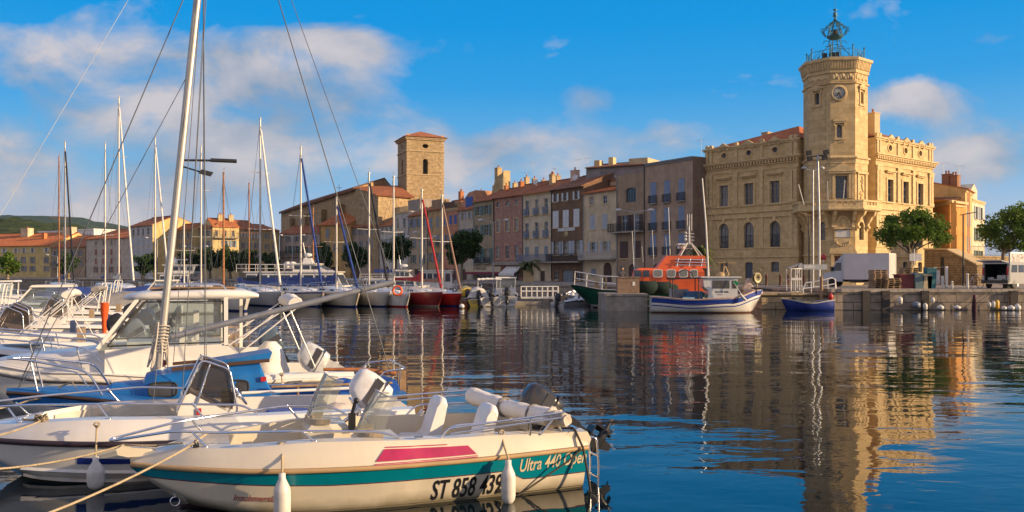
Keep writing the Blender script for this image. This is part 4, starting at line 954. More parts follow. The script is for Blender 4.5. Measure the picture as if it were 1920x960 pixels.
   for i in range(n):
    a0, a1 = 2*math.pi*i/n, 2*math.pi*(i+1)/n; k = (zo1-zo0)/.66
    q = [(u+.34*math.cos(a0), c+.34*k*math.sin(a0)), (u+.47*math.cos(a0), c+.47*k*math.sin(a0)), (u+.47*math.cos(a1), c+.47*k*math.sin(a1)), (u+.34*math.cos(a1), c+.34*k*math.sin(a1))]
    s.prism(q, 'y', -.07, -.004)
   s.prism([(u-.85,zo1+.42),(u+.85,zo1+.42),(u+.85,zo1+.52),(u,zo1+1.0),(u-.85,zo1+.52)], 'y', -.22, -.24+.235); s.prism([(u-.62,zo1+.22),(u-.40,zo1+.22),(u-.40,zo1+.417),(u-.62,zo1+.417)], 'y', -.18, -.005); s.prism([(u+.40,zo1+.22),(u+.62,zo1+.22),(u+.62,zo1+.417),(u+.40,zo1+.417)], 'y', -.18, -.005)
  for x in xs:
   s.cut(); s.lathe([(.21,-.16),(.21,.10)], (x,0,zt+.26), 12, 0, axis=Matrix.Rotation(RAD(90), 3, 'X')); s.lathe([(.10,-.22),(.10,-.161)], (x,0,zt+.26), 10, 0, axis=Matrix.Rotation(RAD(90), 3, 'X'))
  for o in s.build_each('window_surround', M_trim, T): put(o, f)
  # hipped roof
  r = MB(); e = .1; zz = zt+.12; pk = ((f.w*.74 if side == 'l' else f.w*.30), 4.6, zt+2.05)
  cs = [(-e,.15,zz),(f.w+e,.15,zz),(f.w+e,D,zz),(-e,D,zz)]
  for i in range(4):
   a, b = Vector(cs[i]), Vector(cs[(i+1) % 4]); L = (b-a).length; tt = (Vector(pk)-a).dot((b-a)/L); hgt = ((Vector(pk)-a)-(b-a)/L*tt).length
   r.face([a, b, pk], uv=[(0,0),(L,0),(tt,hgt)])
  put(r.build('roof', M_tile_o if side == 'l' else M_tile, T), f)
  for ii, (x, y, ww, hh, ht) in enumerate(((f.w*.42, 4.2, .75, .7, 2.1), (f.w*.62, 5.2, 1.0, .7, 1.5)) if side == 'l' else ((f.w*.10, .9, 1.0, .9, 2.6), (f.w*.62, 4.0, 1.6, .8, 1.7))):
   o = chimney(T, x, y, zt+.4, ww, hh, ht-.8 if side == 'l' else ht-.6, stucco('chimney_stone', (.56,.42,.25)), 0 if side == 'l' else 1); put(o, f)
  return zt, us, H
 zt, us, H = wing(FL, (1357.5, 1404, 1453), 'l')
 wing(FR, (1668.5, 1697.5, 1725), 'r')
 v = MB(); v.tube([(FR.w*.5,3.2,zt+1),(FR.w*.5,3.2,zt+2.6)], .12, 8); v.lathe([(.22,zt+2.6),(.22,zt+2.75),(.02,zt+2.9)], (FR.w*.5,3.2,0), 8); put(v.build('flue', M_galv, T), FR)
 # ------------------------------------------------ the tower
 AP, A0 = 2.64, -95.6
 c8 = math.cos(RAD(22.5)); CR = AP/c8; side = 2*AP*math.tan(RAD(22.5))
 facs = []
 for i in range(8):
  al = RAD(A0+45*i); n = Vector((math.cos(al), math.sin(al), 0)); x = Vector((-math.sin(al), math.cos(al), 0))
  a = C+n*AP-x*side/2; b = C+n*AP+x*side/2; facs.append(fac_from(a, b))
 front, right, left = facs[0], facs[1], facs[7]
 zT = front.uv(1572, 131)[1]; zTop = front.uv(1572, 108)[1]
 W = MB(); specs = {0: [], 1: [], 7: []}
 def opn(f, k, px0, px1, py0, py1, kind):
  u0, z1 = f.uv(px0, py0); u1, z0 = f.uv(px1, py1); specs[k].append((u0, u1, z0, z1, kind)); return specs[k][-1]
 o_clock = front.uv(1572, 175)
 w1 = opn(front, 0, 1569, 1578.5, 234, 257, 'arch'); w2 = opn(front, 0, 1566.5, 1589, 330, 372, 'rect'); dr = opn(front, 0, 1565, 1594, 470, 533, 'rect')
 uL, zL1 = left.uv(1532, 174); zL0 = left.uv(1532, 196)[1]; lw = (uL-.24, uL+.24, zL0, zL1, 'arch'); specs[7].append(lw)
 uLa, za1 = left.uv(1541, 416); za0 = left.uv(1541, 450)[1]; la = (uLa-.34, uLa+.34, za0, za1, 'arch'); specs[7].append(la)
 rw = (side/2-.22, side/2+.22, zL0, zL1, 'arch'); specs[1].append(rw); ra = (side/2-.40, side/2+.40, za0, za1, 'arch'); specs[1].append(ra)
 for i, f in enumerate(facs):
  q = MB(); wall_grid(q, side, zT, [(a, b, max(c, .02), d, k) for a, b, c, d, k in specs.get(i, [])], 0, rev=.35); mb_merge(W, q, f.A-C, f.rz)
 W.build('tower_wall', M_stone, T)
 core = MB(); core.lathe([(AP-.5,.05),(AP-.5,zT)], (0,0,0), 8, 0, False, a0=RAD(A0+22.5)); core.build('tower_core', M_panel, T)
 for f, k, ops in ((front, 0, [w1, w2]), (left, 7, [lw, la]), (right, 1, [rw, ra])):
  for o in ops: put(window(T, *o[:4], o[4], y=.3, fm=fmd, nx=2, nz=3 if o[3]-o[2] > 1.5 else 2, fw=.05), f)
 d = MB(); u0, u1, z0, z1, _ = dr; d.face([(u0,.3,z0),(u1,.3,z0),(u1,.3,z1),(u0,.3,z1)])
 for i in range(2):
  x0 = u0+(u1-u0)*i/2+.08; x1 = u0+(u1-u0)*(i+1)/2-.08
  for q in (.05, .4, .72): d.box(x0, x1, .26, .298, z0+(z1-z0)*q, z0+(z1-z0)*(q+.22))
 put(d.build('door', mat('oxblood_door', (.13,.05,.03), .5), T), front)
 a8 = RAD(A0+22.5)
 B = MB()
 def ring(prof): B.cut(); B.lathe([(r/c8, z) for r, z in prof], (0,0,0), 8, 0, False, a0=a8)
 zb = front.uv(1572, 155)[1]
 ring([(AP-.02,zb-.12),(AP+.14,zb-.06),(AP+.14,zb+.06),(AP-.02,zb+.1)])
 ring([(AP-.02,zT-.3),(AP+.10,zT-.25),(AP+.12,zT),(AP-.1,zT)])
 ring([(AP+.10,zT+.0),(AP+.30,zTop-.30),(AP+.42,zTop-.28),(AP+.44,zTop-.04),(AP+.36,zTop),(.01,zTop+.001)])
 z29 = front.uv(1572, 296)[1]; ring([(AP-.02,z29-.5),(AP+.05,z29-.48),(AP+.08,z29-.1),(AP+.22,z29-.06),(AP+.24,z29+.06),(AP-.02,z29+.22)])
 zs = FL.uv(1405, 481)[1]; ring([(AP-.02,zs-.1),(AP+.12,zs-.06),(AP+.12,zs+.06),(AP-.02,zs+.1)])
 ring([(AP-.02,0),(AP+.14,.0),(AP+.14,.5),(AP-.02,.6)])
 B.build_each('tower_cornice', M_trim, T)
 # corbels under the tower head
 K = MB()
 for f in facs:
  q = MB()
  for i in range(9):
   x = side*(i+.5)/9; q.prism([(0.05,zT+.02),(-.20,zT+.08),(-.32,zTop-.42),(-.36,zTop-.30),(0.05,zTop-.30)], 'x', x-.075, x+.075)
  K.cut(); mb_merge(K, q, f.A-C, f.rz)
 K.build_each('corbel_row', M_trim, T)
 # frieze relief, hoods over the slit windows, plinth brackets
 rel = MB()
 for f in (front, right, left):
  q = MB(); random.seed(5)
  for i in range(9):
   x = side*(.12+.76*i/8); q.ball((x, -.02, zb+.55+.10*math.sin(i*2.1)), .13+.04*random.random(), .07, .20+.07*random.random(), 5)
  q.box(.12, side-.12, -.05, -.004, zb+.14, zb+.22)
  rel.cut(); mb_merge(rel, q, f.A-C, f.rz)
 for f, o in ((front, w1), (left, lw), (right, rw)):
  u0, u1, z0, z1, _ = o; c = (u0+u1)/2; q = MB()
  q.box(u0-.18, u0-.02, -.07, -.004, z0-.1, z1); q.box(u1+.02, u1+.18, -.07, -.004, z0-.1, z1); q.box(u0-.3, u1+.3, -.16, -.004, z1+.16, z1+.30); q.box(u0-.25, u1+.25, -.10, -.005, z0-.25, z0-.11)
  arc = [(c+(.62)*math.cos(math.pi*i/8), z1+.303+.32*math.sin(math.pi*i/8)) for i in range(9)]; q.prism(arc, 'y', -.20, -.005)
  for s in (-1, 1): q.box(c+s*.45-.06, c+s*.45+.06, -.12, -.005, z1-.12, z1+.157); q.ball((c+s*.42,-.03,z0-.45), .06, .05, .06, 5)
  rel.cut(); mb_merge(rel, q, f.A-C, f.rz)
 u0, u1, z0, z1, _ = w2; c = (u0+u1)/2; q = MB()
 for s in (-1, 1): q.box(c+s*.72-.11, c+s*.72+.11, -.14, -.004, z0, z1+.2); q.box(c+s*.98-.09, c+s*.98+.09, -.10, -.005, z0, z1+.2)
 q.box(c-1.15, c+1.15, -.26, -.004, z1+.22, z1+.40); q.prism([(c-1.2,z1+.403),(c+1.2,z1+.403),(c+1.2,z1+.5),(c,z1+1.15),(c-1.2,z1+.5)], 'y', -.32, -.005); rel.cut(); mb_merge(rel, q, front.A-C, front.rz)
 # carved panel on the right hand facet
 q = MB();
 for x in (.42, side-.42): q.box(x-.10, x+.10, -.10, -.004, z0-.1, z1+.2)
 q.box(.2, side-.2, -.2, -.004, z1+.22, z1+.4); random.seed(3)
 for i in range(16): q.ball((side/2+random.uniform(-.25,.25), -.02, z0+.1+i*(z1-z0)/16), .10+.05*random.random(), .09, .12, 5)
 rel.cut(); mb_merge(rel, q, right.A-C, right.rz); q2 = MB()
 for i in range(14): q2.ball((side*.35+random.uniform(-.2,.2), -.02, z0+.1+i*(z1-z0)/14), .10+.05*random.random(), .06, .12, 5)
 rel.cut(); mb_merge(rel, q2, left.A-C, left.rz)
 rel.build_each('carving', M_trim, T)
 # the white plaque, its cartouche and the coat of arms above the door
 cu = front.uv(1579.5, 400)[0]; pz1, pz0 = front.uv(1579, 432)[1], front.uv(1579, 445)[1]
 q = MB(); q.box(cu-.62, cu+.62, -.10, -.004, pz0, pz1); put(q.build('plaque', mat('white_marble', (.68,.66,.62), .5), T), front)
 q = MB(); q.box(cu-.85, cu+.85, -.24, -.004, pz1+.10, pz1+.30); q.box(cu-.75, cu-.64, -.14, -.005, pz0, pz1); q.box(cu+.64, cu+.75, -.14, -.005, pz0, pz1)
 q.prism([(cu-1.15,pz0-1.25),(cu+1.15,pz0-1.25),(cu+1.1,pz0-.95),(cu+.75,pz0-.6),(cu+.7,pz0-.08),(cu-.7,pz0-.08),(cu-.75,pz0-.6),(cu-1.1,pz0-.95)], 'y', -.12, -.005); q.box(cu-1.2, cu+1.2, -.25, -.126, pz0-1.5, pz0-1.252); q.box(cu-1.05, cu-.8, -.2, -.005, .4, pz0-1.5); q.box(cu+.8, cu+1.05, -.2, -.005, .4, pz0-1.5)
 arc = [(cu+.78*math.cos(math.pi*i/12), pz1+.303+1.1*math.sin(math.pi*i/12)) for i in range(13)]; q.prism(arc, 'y', -.08, -.006)
 random.seed(8)
 for i in range(18):
  a = math.pi*(i+.5)/18; q.ball((cu+.62*math.cos(a), -.10, pz1+.36+.9*math.sin(a)), .11, .09, .13, 5)
 q.ball((cu,-.1,pz1+.75), .26, .14, .36, 7)
 for i in range(9):
  a = math.pi*i/8; q.ball((cu-.55*math.cos(a), -.16, pz0-.45-.30*math.sin(a)), .09, .08, .09, 5)
 put(q.build('door_cartouche', M_trim, T), front)
 # clock
 q = MB(); R_ = .66; ax = Matrix.Rotation(RAD(90), 3, 'X'); cu_, cz = o_clock
 q.lathe([(R_*1.0,.10),(R_*1.0,.14),(R_*.86,.16),(R_*.84,.05)], (cu_,0,cz), 40, 0, axis=ax); q.lathe([(R_*1.18,.0),(R_*1.18,.06),(R_*1.0,.08),(R_*.99,.02)], (cu_,0,cz), 40, 0, axis=ax)
 ck = put(q.build('clock', M_trim, T), front)
 q = MB(); q.lathe([(.001,.112),(R_*.86,.112)], (cu_,0,cz), 40, 0, False, axis=ax); q.build('dial', mat('clock_dial', (.72,.70,.64), .5), ck)
 q = MB()
 for i in range(12):
  a = 2*math.pi*i/12; c_, s_ = math.sin(a), math.cos(a); q.beam((cu_+c_*R_*.62,-.122,cz+s_*R_*.62), (cu_+c_*R_*.78,-.122,cz+s_*R_*.78), .05 if i % 3 else .08, .02, up=(0,1,0))
 q.build('numerals', M_black, ck)
 q = MB()
 for a, l, w in ((RAD(222.5), .48, .10), (RAD(155), .72, .075)):
  c_, s_ = math.sin(a), math.cos(a); q.beam((cu_-c_*R_*.14,-.137,cz-s_*R_*.14), (cu_+c_*R_*l,-.137,cz+s_*R_*l), w, .02, up=(0,1,0))
 q.lathe([(.05,.12),(.05,.155)], (cu_,0,cz), 10, 0, axis=ax); q.build('hands', M_black, ck)
 # balcony
 zq0, zq1 = front.uv(1572, 396)[1]-.0, front.uv(1572, 376)[1]
 ab = AP+1.0; sb = 2*ab*math.tan(RAD(22.5)); bl = MB()
 def oct_r(mb, prof): mb.lathe([(r/c8, z) for r, z in prof], (0,0,0), 8, 0, False, a0=a8)
 oct_r(bl, [(AP+.02,zq0-.02),(ab-.1,zq0-.02),(ab+.12,zq0+.08),(ab+.12,zq0+.22),(ab,zq0+.26),(ab,zq0+.30),(AP+.02,zq0+.30)])
 for i in range(8):
  al = RAD(A0+45*i); n = Vector((math.cos(al), math.sin(al), 0)); x = Vector((-math.sin(al), math.cos(al), 0)); q = MB(); h0, h1 = zq0+.30, zq1
  q.box(0, sb, .0, .14, h0+.002, h0+.22); q.box(-.02, sb+.02, -.05, .19, h1-.16, h1); q.box(0, sb*.22, .0, .14, h0+.222, h1-.162); q.box(sb*.78, sb, .0, .14, h0+.222, h1-.162)
  for k in range(3):
   cx = sb*(.32+.18*k); r = (h1-h0-.38)/2; cz_ = h0+.22+r
   q.tube([(cx+r*math.cos(a), .07, cz_+r*math.sin(a)) for a in [j*math.pi/6 for j in range(12)]], .055, 5, closed=True)
   for a in (0, math.pi/2): q.beam((cx-r*math.cos(a),.07,cz_-r*math.sin(a)), (cx+r*math.cos(a),.07,cz_+r*math.sin(a)), .06, .06, up=(0,1,0))
  mb_merge(bl, q, n*ab-x*sb/2, al+math.pi/2)
 bl.build('balcony', M_trim, T)
 cb = MB()
 for i in (6, 7, 0, 1, 2):
  f = facs[i]
  for x in (.22, side-.22):
   q = MB(); cb.cut()
   q.prism([(0,zq0-1.7),(-.10,zq0-1.75),(-.18,zq0-1.5),(-.22,zq0-1.1),(-.42,zq0-.85),(-.55,zq0-.55),(-.80,zq0-.35),(-.92,zq0-.03),(0,zq0-.03)], 'x', x-.14, x+.14)
   q.lathe([(.18,-.15),(.18,.15)], (x,-.62,zq0-.28), 10, 0, axis=Matrix.Rotation(RAD(90), 3, 'Y')); q.lathe([(.13,-.15),(.13,.15)], (x,-.2,zq0-1.45), 10, 0, axis=Matrix.Rotation(RAD(90), 3, 'Y'))
   mb_merge(cb, q, f.A-C, f.rz)
 cb.build_each('balcony_bracket', M_trim, T)
 for px0, py0, px1, py1 in ((1507, 383, 1497, 346), (1552, 375, 1551, 340), (1581, 372, 1584, 338)):
  q = MB(); a, b = at(px0, py0, 79.0)-C, at(px1, py1, 78.2)-C; q.tube([a, b], .05, 6); q.build('flagpole', M_wframe, T)
 # wrought iron bell cage
 I = MB(); zc = zTop+.003; sc = 20.2
 def zpy(py): return CZ+(HZ-py)/F*82.9-Z0
 rr = 2.55
 V = [(rr*math.cos(a8+k*math.pi/4), rr*math.sin(a8+k*math.pi/4)) for k in range(8)]
 for k in range(8):
  a, b = V[k], V[(k+1) % 8]
  I.tube([(*a,zc),(*a,zc+1.15)], .05, 5); I.ball((*a,zc+1.2), .09, n=5)
  for zz in (.18, .9): I.tube([(*a,zc+zz),(*b,zc+zz)], .022, 5)
  for i in range(1, 5):
   t = i/5; p = (a[0]+(b[0]-a[0])*t, a[1]+(b[1]-a[1])*t); I.tube([(*p,zc+.18),(*p,zc+.9)], .018, 4)
  m_ = ((a[0]+b[0])/2, (a[1]+b[1])/2)
  I.tube([(*a,zc+.2),(*m_,zc+.88),(*b,zc+.2)], .02, 4)
 I.build('tower_railing', mat('verdigris_iron', (.05,.15,.18), .5, metal=.2), T)
 I = MB(); r0 = .55; ztopc = zpy(75)
 for k in range(8):
  a = k*math.pi/4; c_, s_ = math.cos(a), math.sin(a)
  I.tube([(r0*c_, r0*s_, zc), (r0*.92*c_, r0*.92*s_, ztopc)], 0.029, 5)
  if k % 2 == 0:
   I.tube([(r0*c_, r0*s_, zpy(86)), (1.0*c_, 1.0*s_, zpy(94)), (1.95*c_, 1.95*s_, zc+.05)], 0.032, 5)
   sp = [(r0*c_+ .28*c_*(1+math.cos(t)), r0*s_+.28*s_*(1+math.cos(t)), zpy(82)+.28*math.sin(t)) for t in [j*.55 for j in range(10)]]; I.tube(sp, .03, 4)
  # basket ribs
  rib = [(.35*c_, .35*s_, zpy(74)), (.72*c_, .72*s_, zpy(69)), (.62*c_, .62*s_, zpy(60)), (.40*c_, .40*s_, zpy(48)), (.06*c_, .06*s_, zpy(38))]
  I.tube(rib, .035, 5)
  tip = Vector((1.28*c_, 1.28*s_, zpy(58.5)))
  I.tube([(.03*c_, .03*s_, zpy(37)), tip], 0.036, 5); I.tube([tip, (.95*c_, .95*s_, zpy(65)), (.5*c_, .5*s_, zpy(73))], 0.029, 5)
  I.tube([tip+Vector((.10*math.cos(t)*c_, .10*math.cos(t)*s_, .12+.10*math.sin(t))) for t in [j*.7 for j in range(9)]], 0.022, 4)
  for q in (.35, .62, .85):
   p = Vector((.03*c_, .03*s_, zpy(37))).lerp(tip, q); I.tube([p+Vector((.09*math.cos(t)*c_, .09*math.cos(t)*s_, -.10+.09*math.sin(t))) for t in [j*.7 for j in range(9)]], 0.016, 4)
   I.tube([p, p+Vector((.05*c_,.05*s_,.16))], 0.014, 4)
   I.tube([(tip.x*(.9-.16*q)+.08*math.cos(t)*c_, tip.y*(.9-.16*q)+.08*math.cos(t)*s_, tip.z-.35*q+.08*math.sin(t)) for t in [j*.7 for j in range(9)]], 0.016, 4)
 for r, py in ((.55, 96), (.54, 86), (.52, 76), (.70, 68), (.62, 60), (.9, 52.5), (.66, 47)): I.tube([(r*math.cos(j*math.pi/8), r*math.sin(j*math.pi/8), zpy(py)) for j in range(16)], 0.022, 4, closed=True)
 I.lathe([(.01,zpy(74.5)),(.42,zpy(74)),(.72,zpy(70.5)),(.74,zpy(69))], (0,0,0), 16)
 I.lathe([(.05,zpy(38)),(.16,zpy(36)),(.06,zpy(34)),(.05,zpy(33)),(.24,zpy(30)),(.10,zpy(27)),(.22,zpy(25)),(.05,zpy(23)),(.05,zpy(21)),(.22,zpy(18)),(.01,zpy(17.5))], (0,0,0), 12)
 I.tube([(0,0,zpy(18)), (0,0,zpy(-14))], .018, 4); I.build('bell_cage', mat('verdigris_iron', None) if 'verdigris_iron' in MATS else M_iron, T)
 bell = MB(); bell.lathe([(.34,zpy(66)),(.30,zpy(64)),(.20,zpy(60)),(.16,zpy(56)),(.05,zpy(54.5)),(.01,zpy(54))], (0,0,0), 14); bell.build('bell', mat('bronze', (.10,.08,.045), .4, metal=.7), T)
 sp = MB()
 for k, (x, y) in enumerate(((-1.55,-1.6), (-1.0,-1.9), (-.6,-2.0))): sp.cut(); sp.box(x-.2, x+.2, y-.15, y+.15, zc+.15, zc+.62); sp.box(x-.05, x+.05, y-.05, y+.05, zc, zc+.15)
 sp.build_each('floodlight', M_black, T)
build_town_hall()
# ================================================================ trees
L_plane = leaf_mat('plane_leaves', (.055,.115,.014), (.16,.25,.035)); L_dark = leaf_mat('quay_tree_leaves', (.024,.058,.018), (.075,.13,.032)); L_palm = leaf_mat('palm_leaves', (.06,.09,.03), (.16,.18,.06))
M_bark = mat('bark', (.20,.16,.11), .9, var=.35, scale=4, bump=.6, bscale=14)
def tree(name, label, base, h, crown, n=4200, leaf=.26, lm=None, trunk_h=None, r=.18, seed=1, group=None, clumps=46, lean=0.0, flat=.0):
 """crown: list of (dx, dy, z, rx, ry, rz) ellipsoids filled with leaf clumps"""
 rnd = random.Random(seed); t = thing(name, label, 'tree', base, 0, group)
 th = trunk_h or h*.35
 tk = MB(); pts = [Vector((lean*q*q+.05*math.sin(q*5+seed), .04*math.cos(q*4), -.05+th*q)) for q in (0, .25, .5, .75, 1.0)]
 tk.tube(pts, r*1.15, 9, r1=r*.72); tk.lathe([(r*1.7,-.03),(r*1.2,.25)], (0,0,0), 9)
 cl = []
 for (dx, dy, z, rx, ry, rz) in crown:
  k = max(5, int(clumps*rx*rz/sum(c[3]*c[5] for c in crown)))
  for i in range(k):
   while True:
    p = Vector((rnd.uniform(-1,1), rnd.uniform(-1,1), rnd.uniform(-1,1)))
    if .35 < p.length < 1: break
   cl.append(Vector((dx+p.x*rx, dy+p.y*ry, z+p.z*rz)))
 top = pts[-1]
 for c in rnd.sample(cl, min(len(cl), 16)):
  mid = top.lerp(c, .5)+Vector((0, 0, -.12*(c-top).length*.3)); tk.tube([top-Vector((0,0,th*.12*rnd.random())), mid, c], r*.42, 5, r1=.02)
 tk.build('trunk', M_bark, t)
 cr = MB(); per = int(n*1.9)//len(cl); rr = (sum(c[3]*c[5]*c[4] for c in crown)/len(cl))**(1/3)*1.25
 for c in cl:
  s = rnd.uniform(.65, 1.2)*rr
  for i in range(per):
   d = Vector((rnd.gauss(0,1), rnd.gauss(0,1), rnd.gauss(0,1)*.7)); d = d*(s*rnd.random()**.45/max(d.length, .01)); p = c+d
   a = Vector((rnd.gauss(0,1), rnd.gauss(0,1), rnd.gauss(0,.6))).normalized(); b = a.cross(Vector((rnd.gauss(0,1), rnd.gauss(0,1), rnd.gauss(0,1)))).normalized(); q = leaf*rnd.uniform(.6, 1.25)
   cr.face([p-a*q*.5, p+b*q*.36, p+a*q*.55, p-b*q*.36])
 cr.build('crown', lm or L_plane, t); return t
def px_tree(name, label, px, Y, pL, pR, pt, pb, lm, seed, n=3600, leaf=.3, group=None, lobes=3, base_py=None, r=.2):
 """a tree whose crown fills the given photo box at distance Y"""
 s = Y/F; rnd = random.Random(seed+50)
 base = Vector(((px-960)*s, Y, Z0)); zt = CZ-(pt-HZ)*s-Z0; zb = CZ-(pb-HZ)*s-Z0; cx = ((pL+pR)/2-px)*s; W = (pR-pL)*s/2; Hh = (zt-zb)/2; zc = (zt+zb)/2
 crown = [(cx, 0, zc, W*.80, W*.72, Hh*.85)]
 for i in range(lobes):
  a = rnd.uniform(0, 6.28); crown.append((cx+math.cos(a)*W*.5, math.sin(a)*W*.5, zc+rnd.uniform(-.35, .55)*Hh, W*.45, W*.45, Hh*.45))
 return tree(name, label, base, zt, crown, n, leaf, lm, max(1.2, zb+Hh*.35), r, seed, group)
def build_trees():
 s = 70/F
 z = lambda py: CZ-(py-HZ)*s-Z0
 x = lambda px: (px-1706)*s
 tree('plane_tree', 'rounded green plane tree in front of the sunlit town hall wing', Vector(((1706-960)*s, 70, Z0)), z(392),
   [(x(1705), 0, z(425), 1.9, 1.8, 1.15), (x(1672), -.2, z(437), .95, 1.2, .8), (x(1740), .1, z(422), 1.1, 1.2, 1.0), (x(1766), .1, z(440), .62, .9, .72), (x(1715), -.1, z(408), 1.0, 1.1, .55)], 5200, .20, L_plane, z(468), .17, 4, clumps=60)
 s2 = 84/F; z2 = lambda py: CZ-(py-HZ)*s2-Z0; x2 = lambda px: (px-1880)*s2
 tree('plane_tree', 'wide green plane tree cut by the right edge of the picture', Vector(((1880-960)*s2, 84, Z0)), z2(386),
   [(x2(1890), 0, z2(430), 2.2, 2.0, 1.9), (x2(1930), 0, z2(425), 2.4, 2.0, 1.9), (x2(1862), 0, z2(440), 1.0, 1.2, 1.2), (x2(1910), 0, z2(402), 1.6, 1.4, .8)], 5600, .24, L_plane, z2(470), .2, 9, clumps=64)
 g = 'trees along the far quay'
 px_tree('quay_tree', 'large dark tree in front of the pale grey and olive houses', 866, 110, 830, 899, 434, 505, L_dark, 21, 5200, .30, g)
 px_tree('quay_tree', 'leaning green tree below the narrow whitish house', 742, 124, 716, 772, 438, 494, L_dark, 22, 3600, .30, g)
 px_tree('quay_tree', 'dark tree between the blue furled sail and the grey mast', 668, 140, 640, 698, 446, 512, L_dark, 23, 3000, .34, g)
 px_tree('quay_tree', 'small dark tree left of the twin masts in front of the ochre house', 606, 145, 588, 624, 452, 512, L_dark, 24, 2400, .34, g)
 for i, (px, a, b, t_, lab) in enumerate([(505, 490, 522, 468, 'dark tree at the left end of the white and pink house'), (472, 452, 494, 458, 'dark bushy tree in front of the beige house'), (432, 408, 456, 460, 'wide dark tree under the long balcony'), (394, 372, 412, 464, 'dark tree right of the trawler yacht mast'), (352, 330, 374, 470, 'low dark tree behind the trawler yacht'), (268, 250, 296, 474, 'dark tree in front of the pale blue house'), (128, 106, 150, 472, 'dark tree in front of the grey brown house'), (14, -8, 34, 474, 'round green tree at the far left edge')]):
  px_tree('quay_tree', lab, px, 150, a, b, t_, 516, L_dark if px > 60 else L_plane, 30+i, 1800, .42, g, 2, r=.22)
build_trees()
def palm(label, px, Y, py_top, py_base, r=1.0, seed=1, planter=False):
 s = Y/F; base = Vector(((px-960)*s, Y, Z0)); h = CZ-(py_top-HZ)*s-Z0; t = thing('palm_tree', label, 'palm', base); rnd = random.Random(seed); b0 = 0
 if planter:
  q = MB(); q.box(-.62, .62, -.62, .62, 0, 1.25); q.box(-.68, .68, -.68, .68, 1.25, 1.36); q.build('planter', stucco('planter_ochre', (.48,.36,.20)), t); b0 = 1.3
 tk = MB(); tk.tube([(0,0,b0), (.03,0,(b0+h)/2), (0,.02,h-.5)], .17, 8, r1=.14); tk.build('trunk', M_bark, t)
 f = MB()
 for i in range(22):
  a = i*2.4; up = rnd.uniform(-.2, 1.1); L = r*rnd.uniform(.8, 1.15); d = Vector((math.cos(a), math.sin(a), 0)); pr = None
  for j in range(7):
   q = j/6; p = Vector((0,0,h-.5))+d*L*q+Vector((0,0,(up*q-.95*q*q)*L))
   if pr is not None:
    sd = Vector((-d.y, d.x, 0)); w = .20*r*(1-abs(q-.5)*1.2)
    for sg in (-1, 1): f.face([pr, p, p+sd*sg*w-Vector((0,0,w*.7)), pr+sd*sg*w-Vector((0,0,w*.7))])
   pr = p
 f.build('fronds', L_palm, t)
palm('young palm in a tall ochre planter in front of the pale cream house', 991, 105, 486, 530, 1.5, 2, True)
palm('yellowish palm beside the orange lifeboat in front of the tan block', 1313, 80, 458, 530, 1.35, 5)
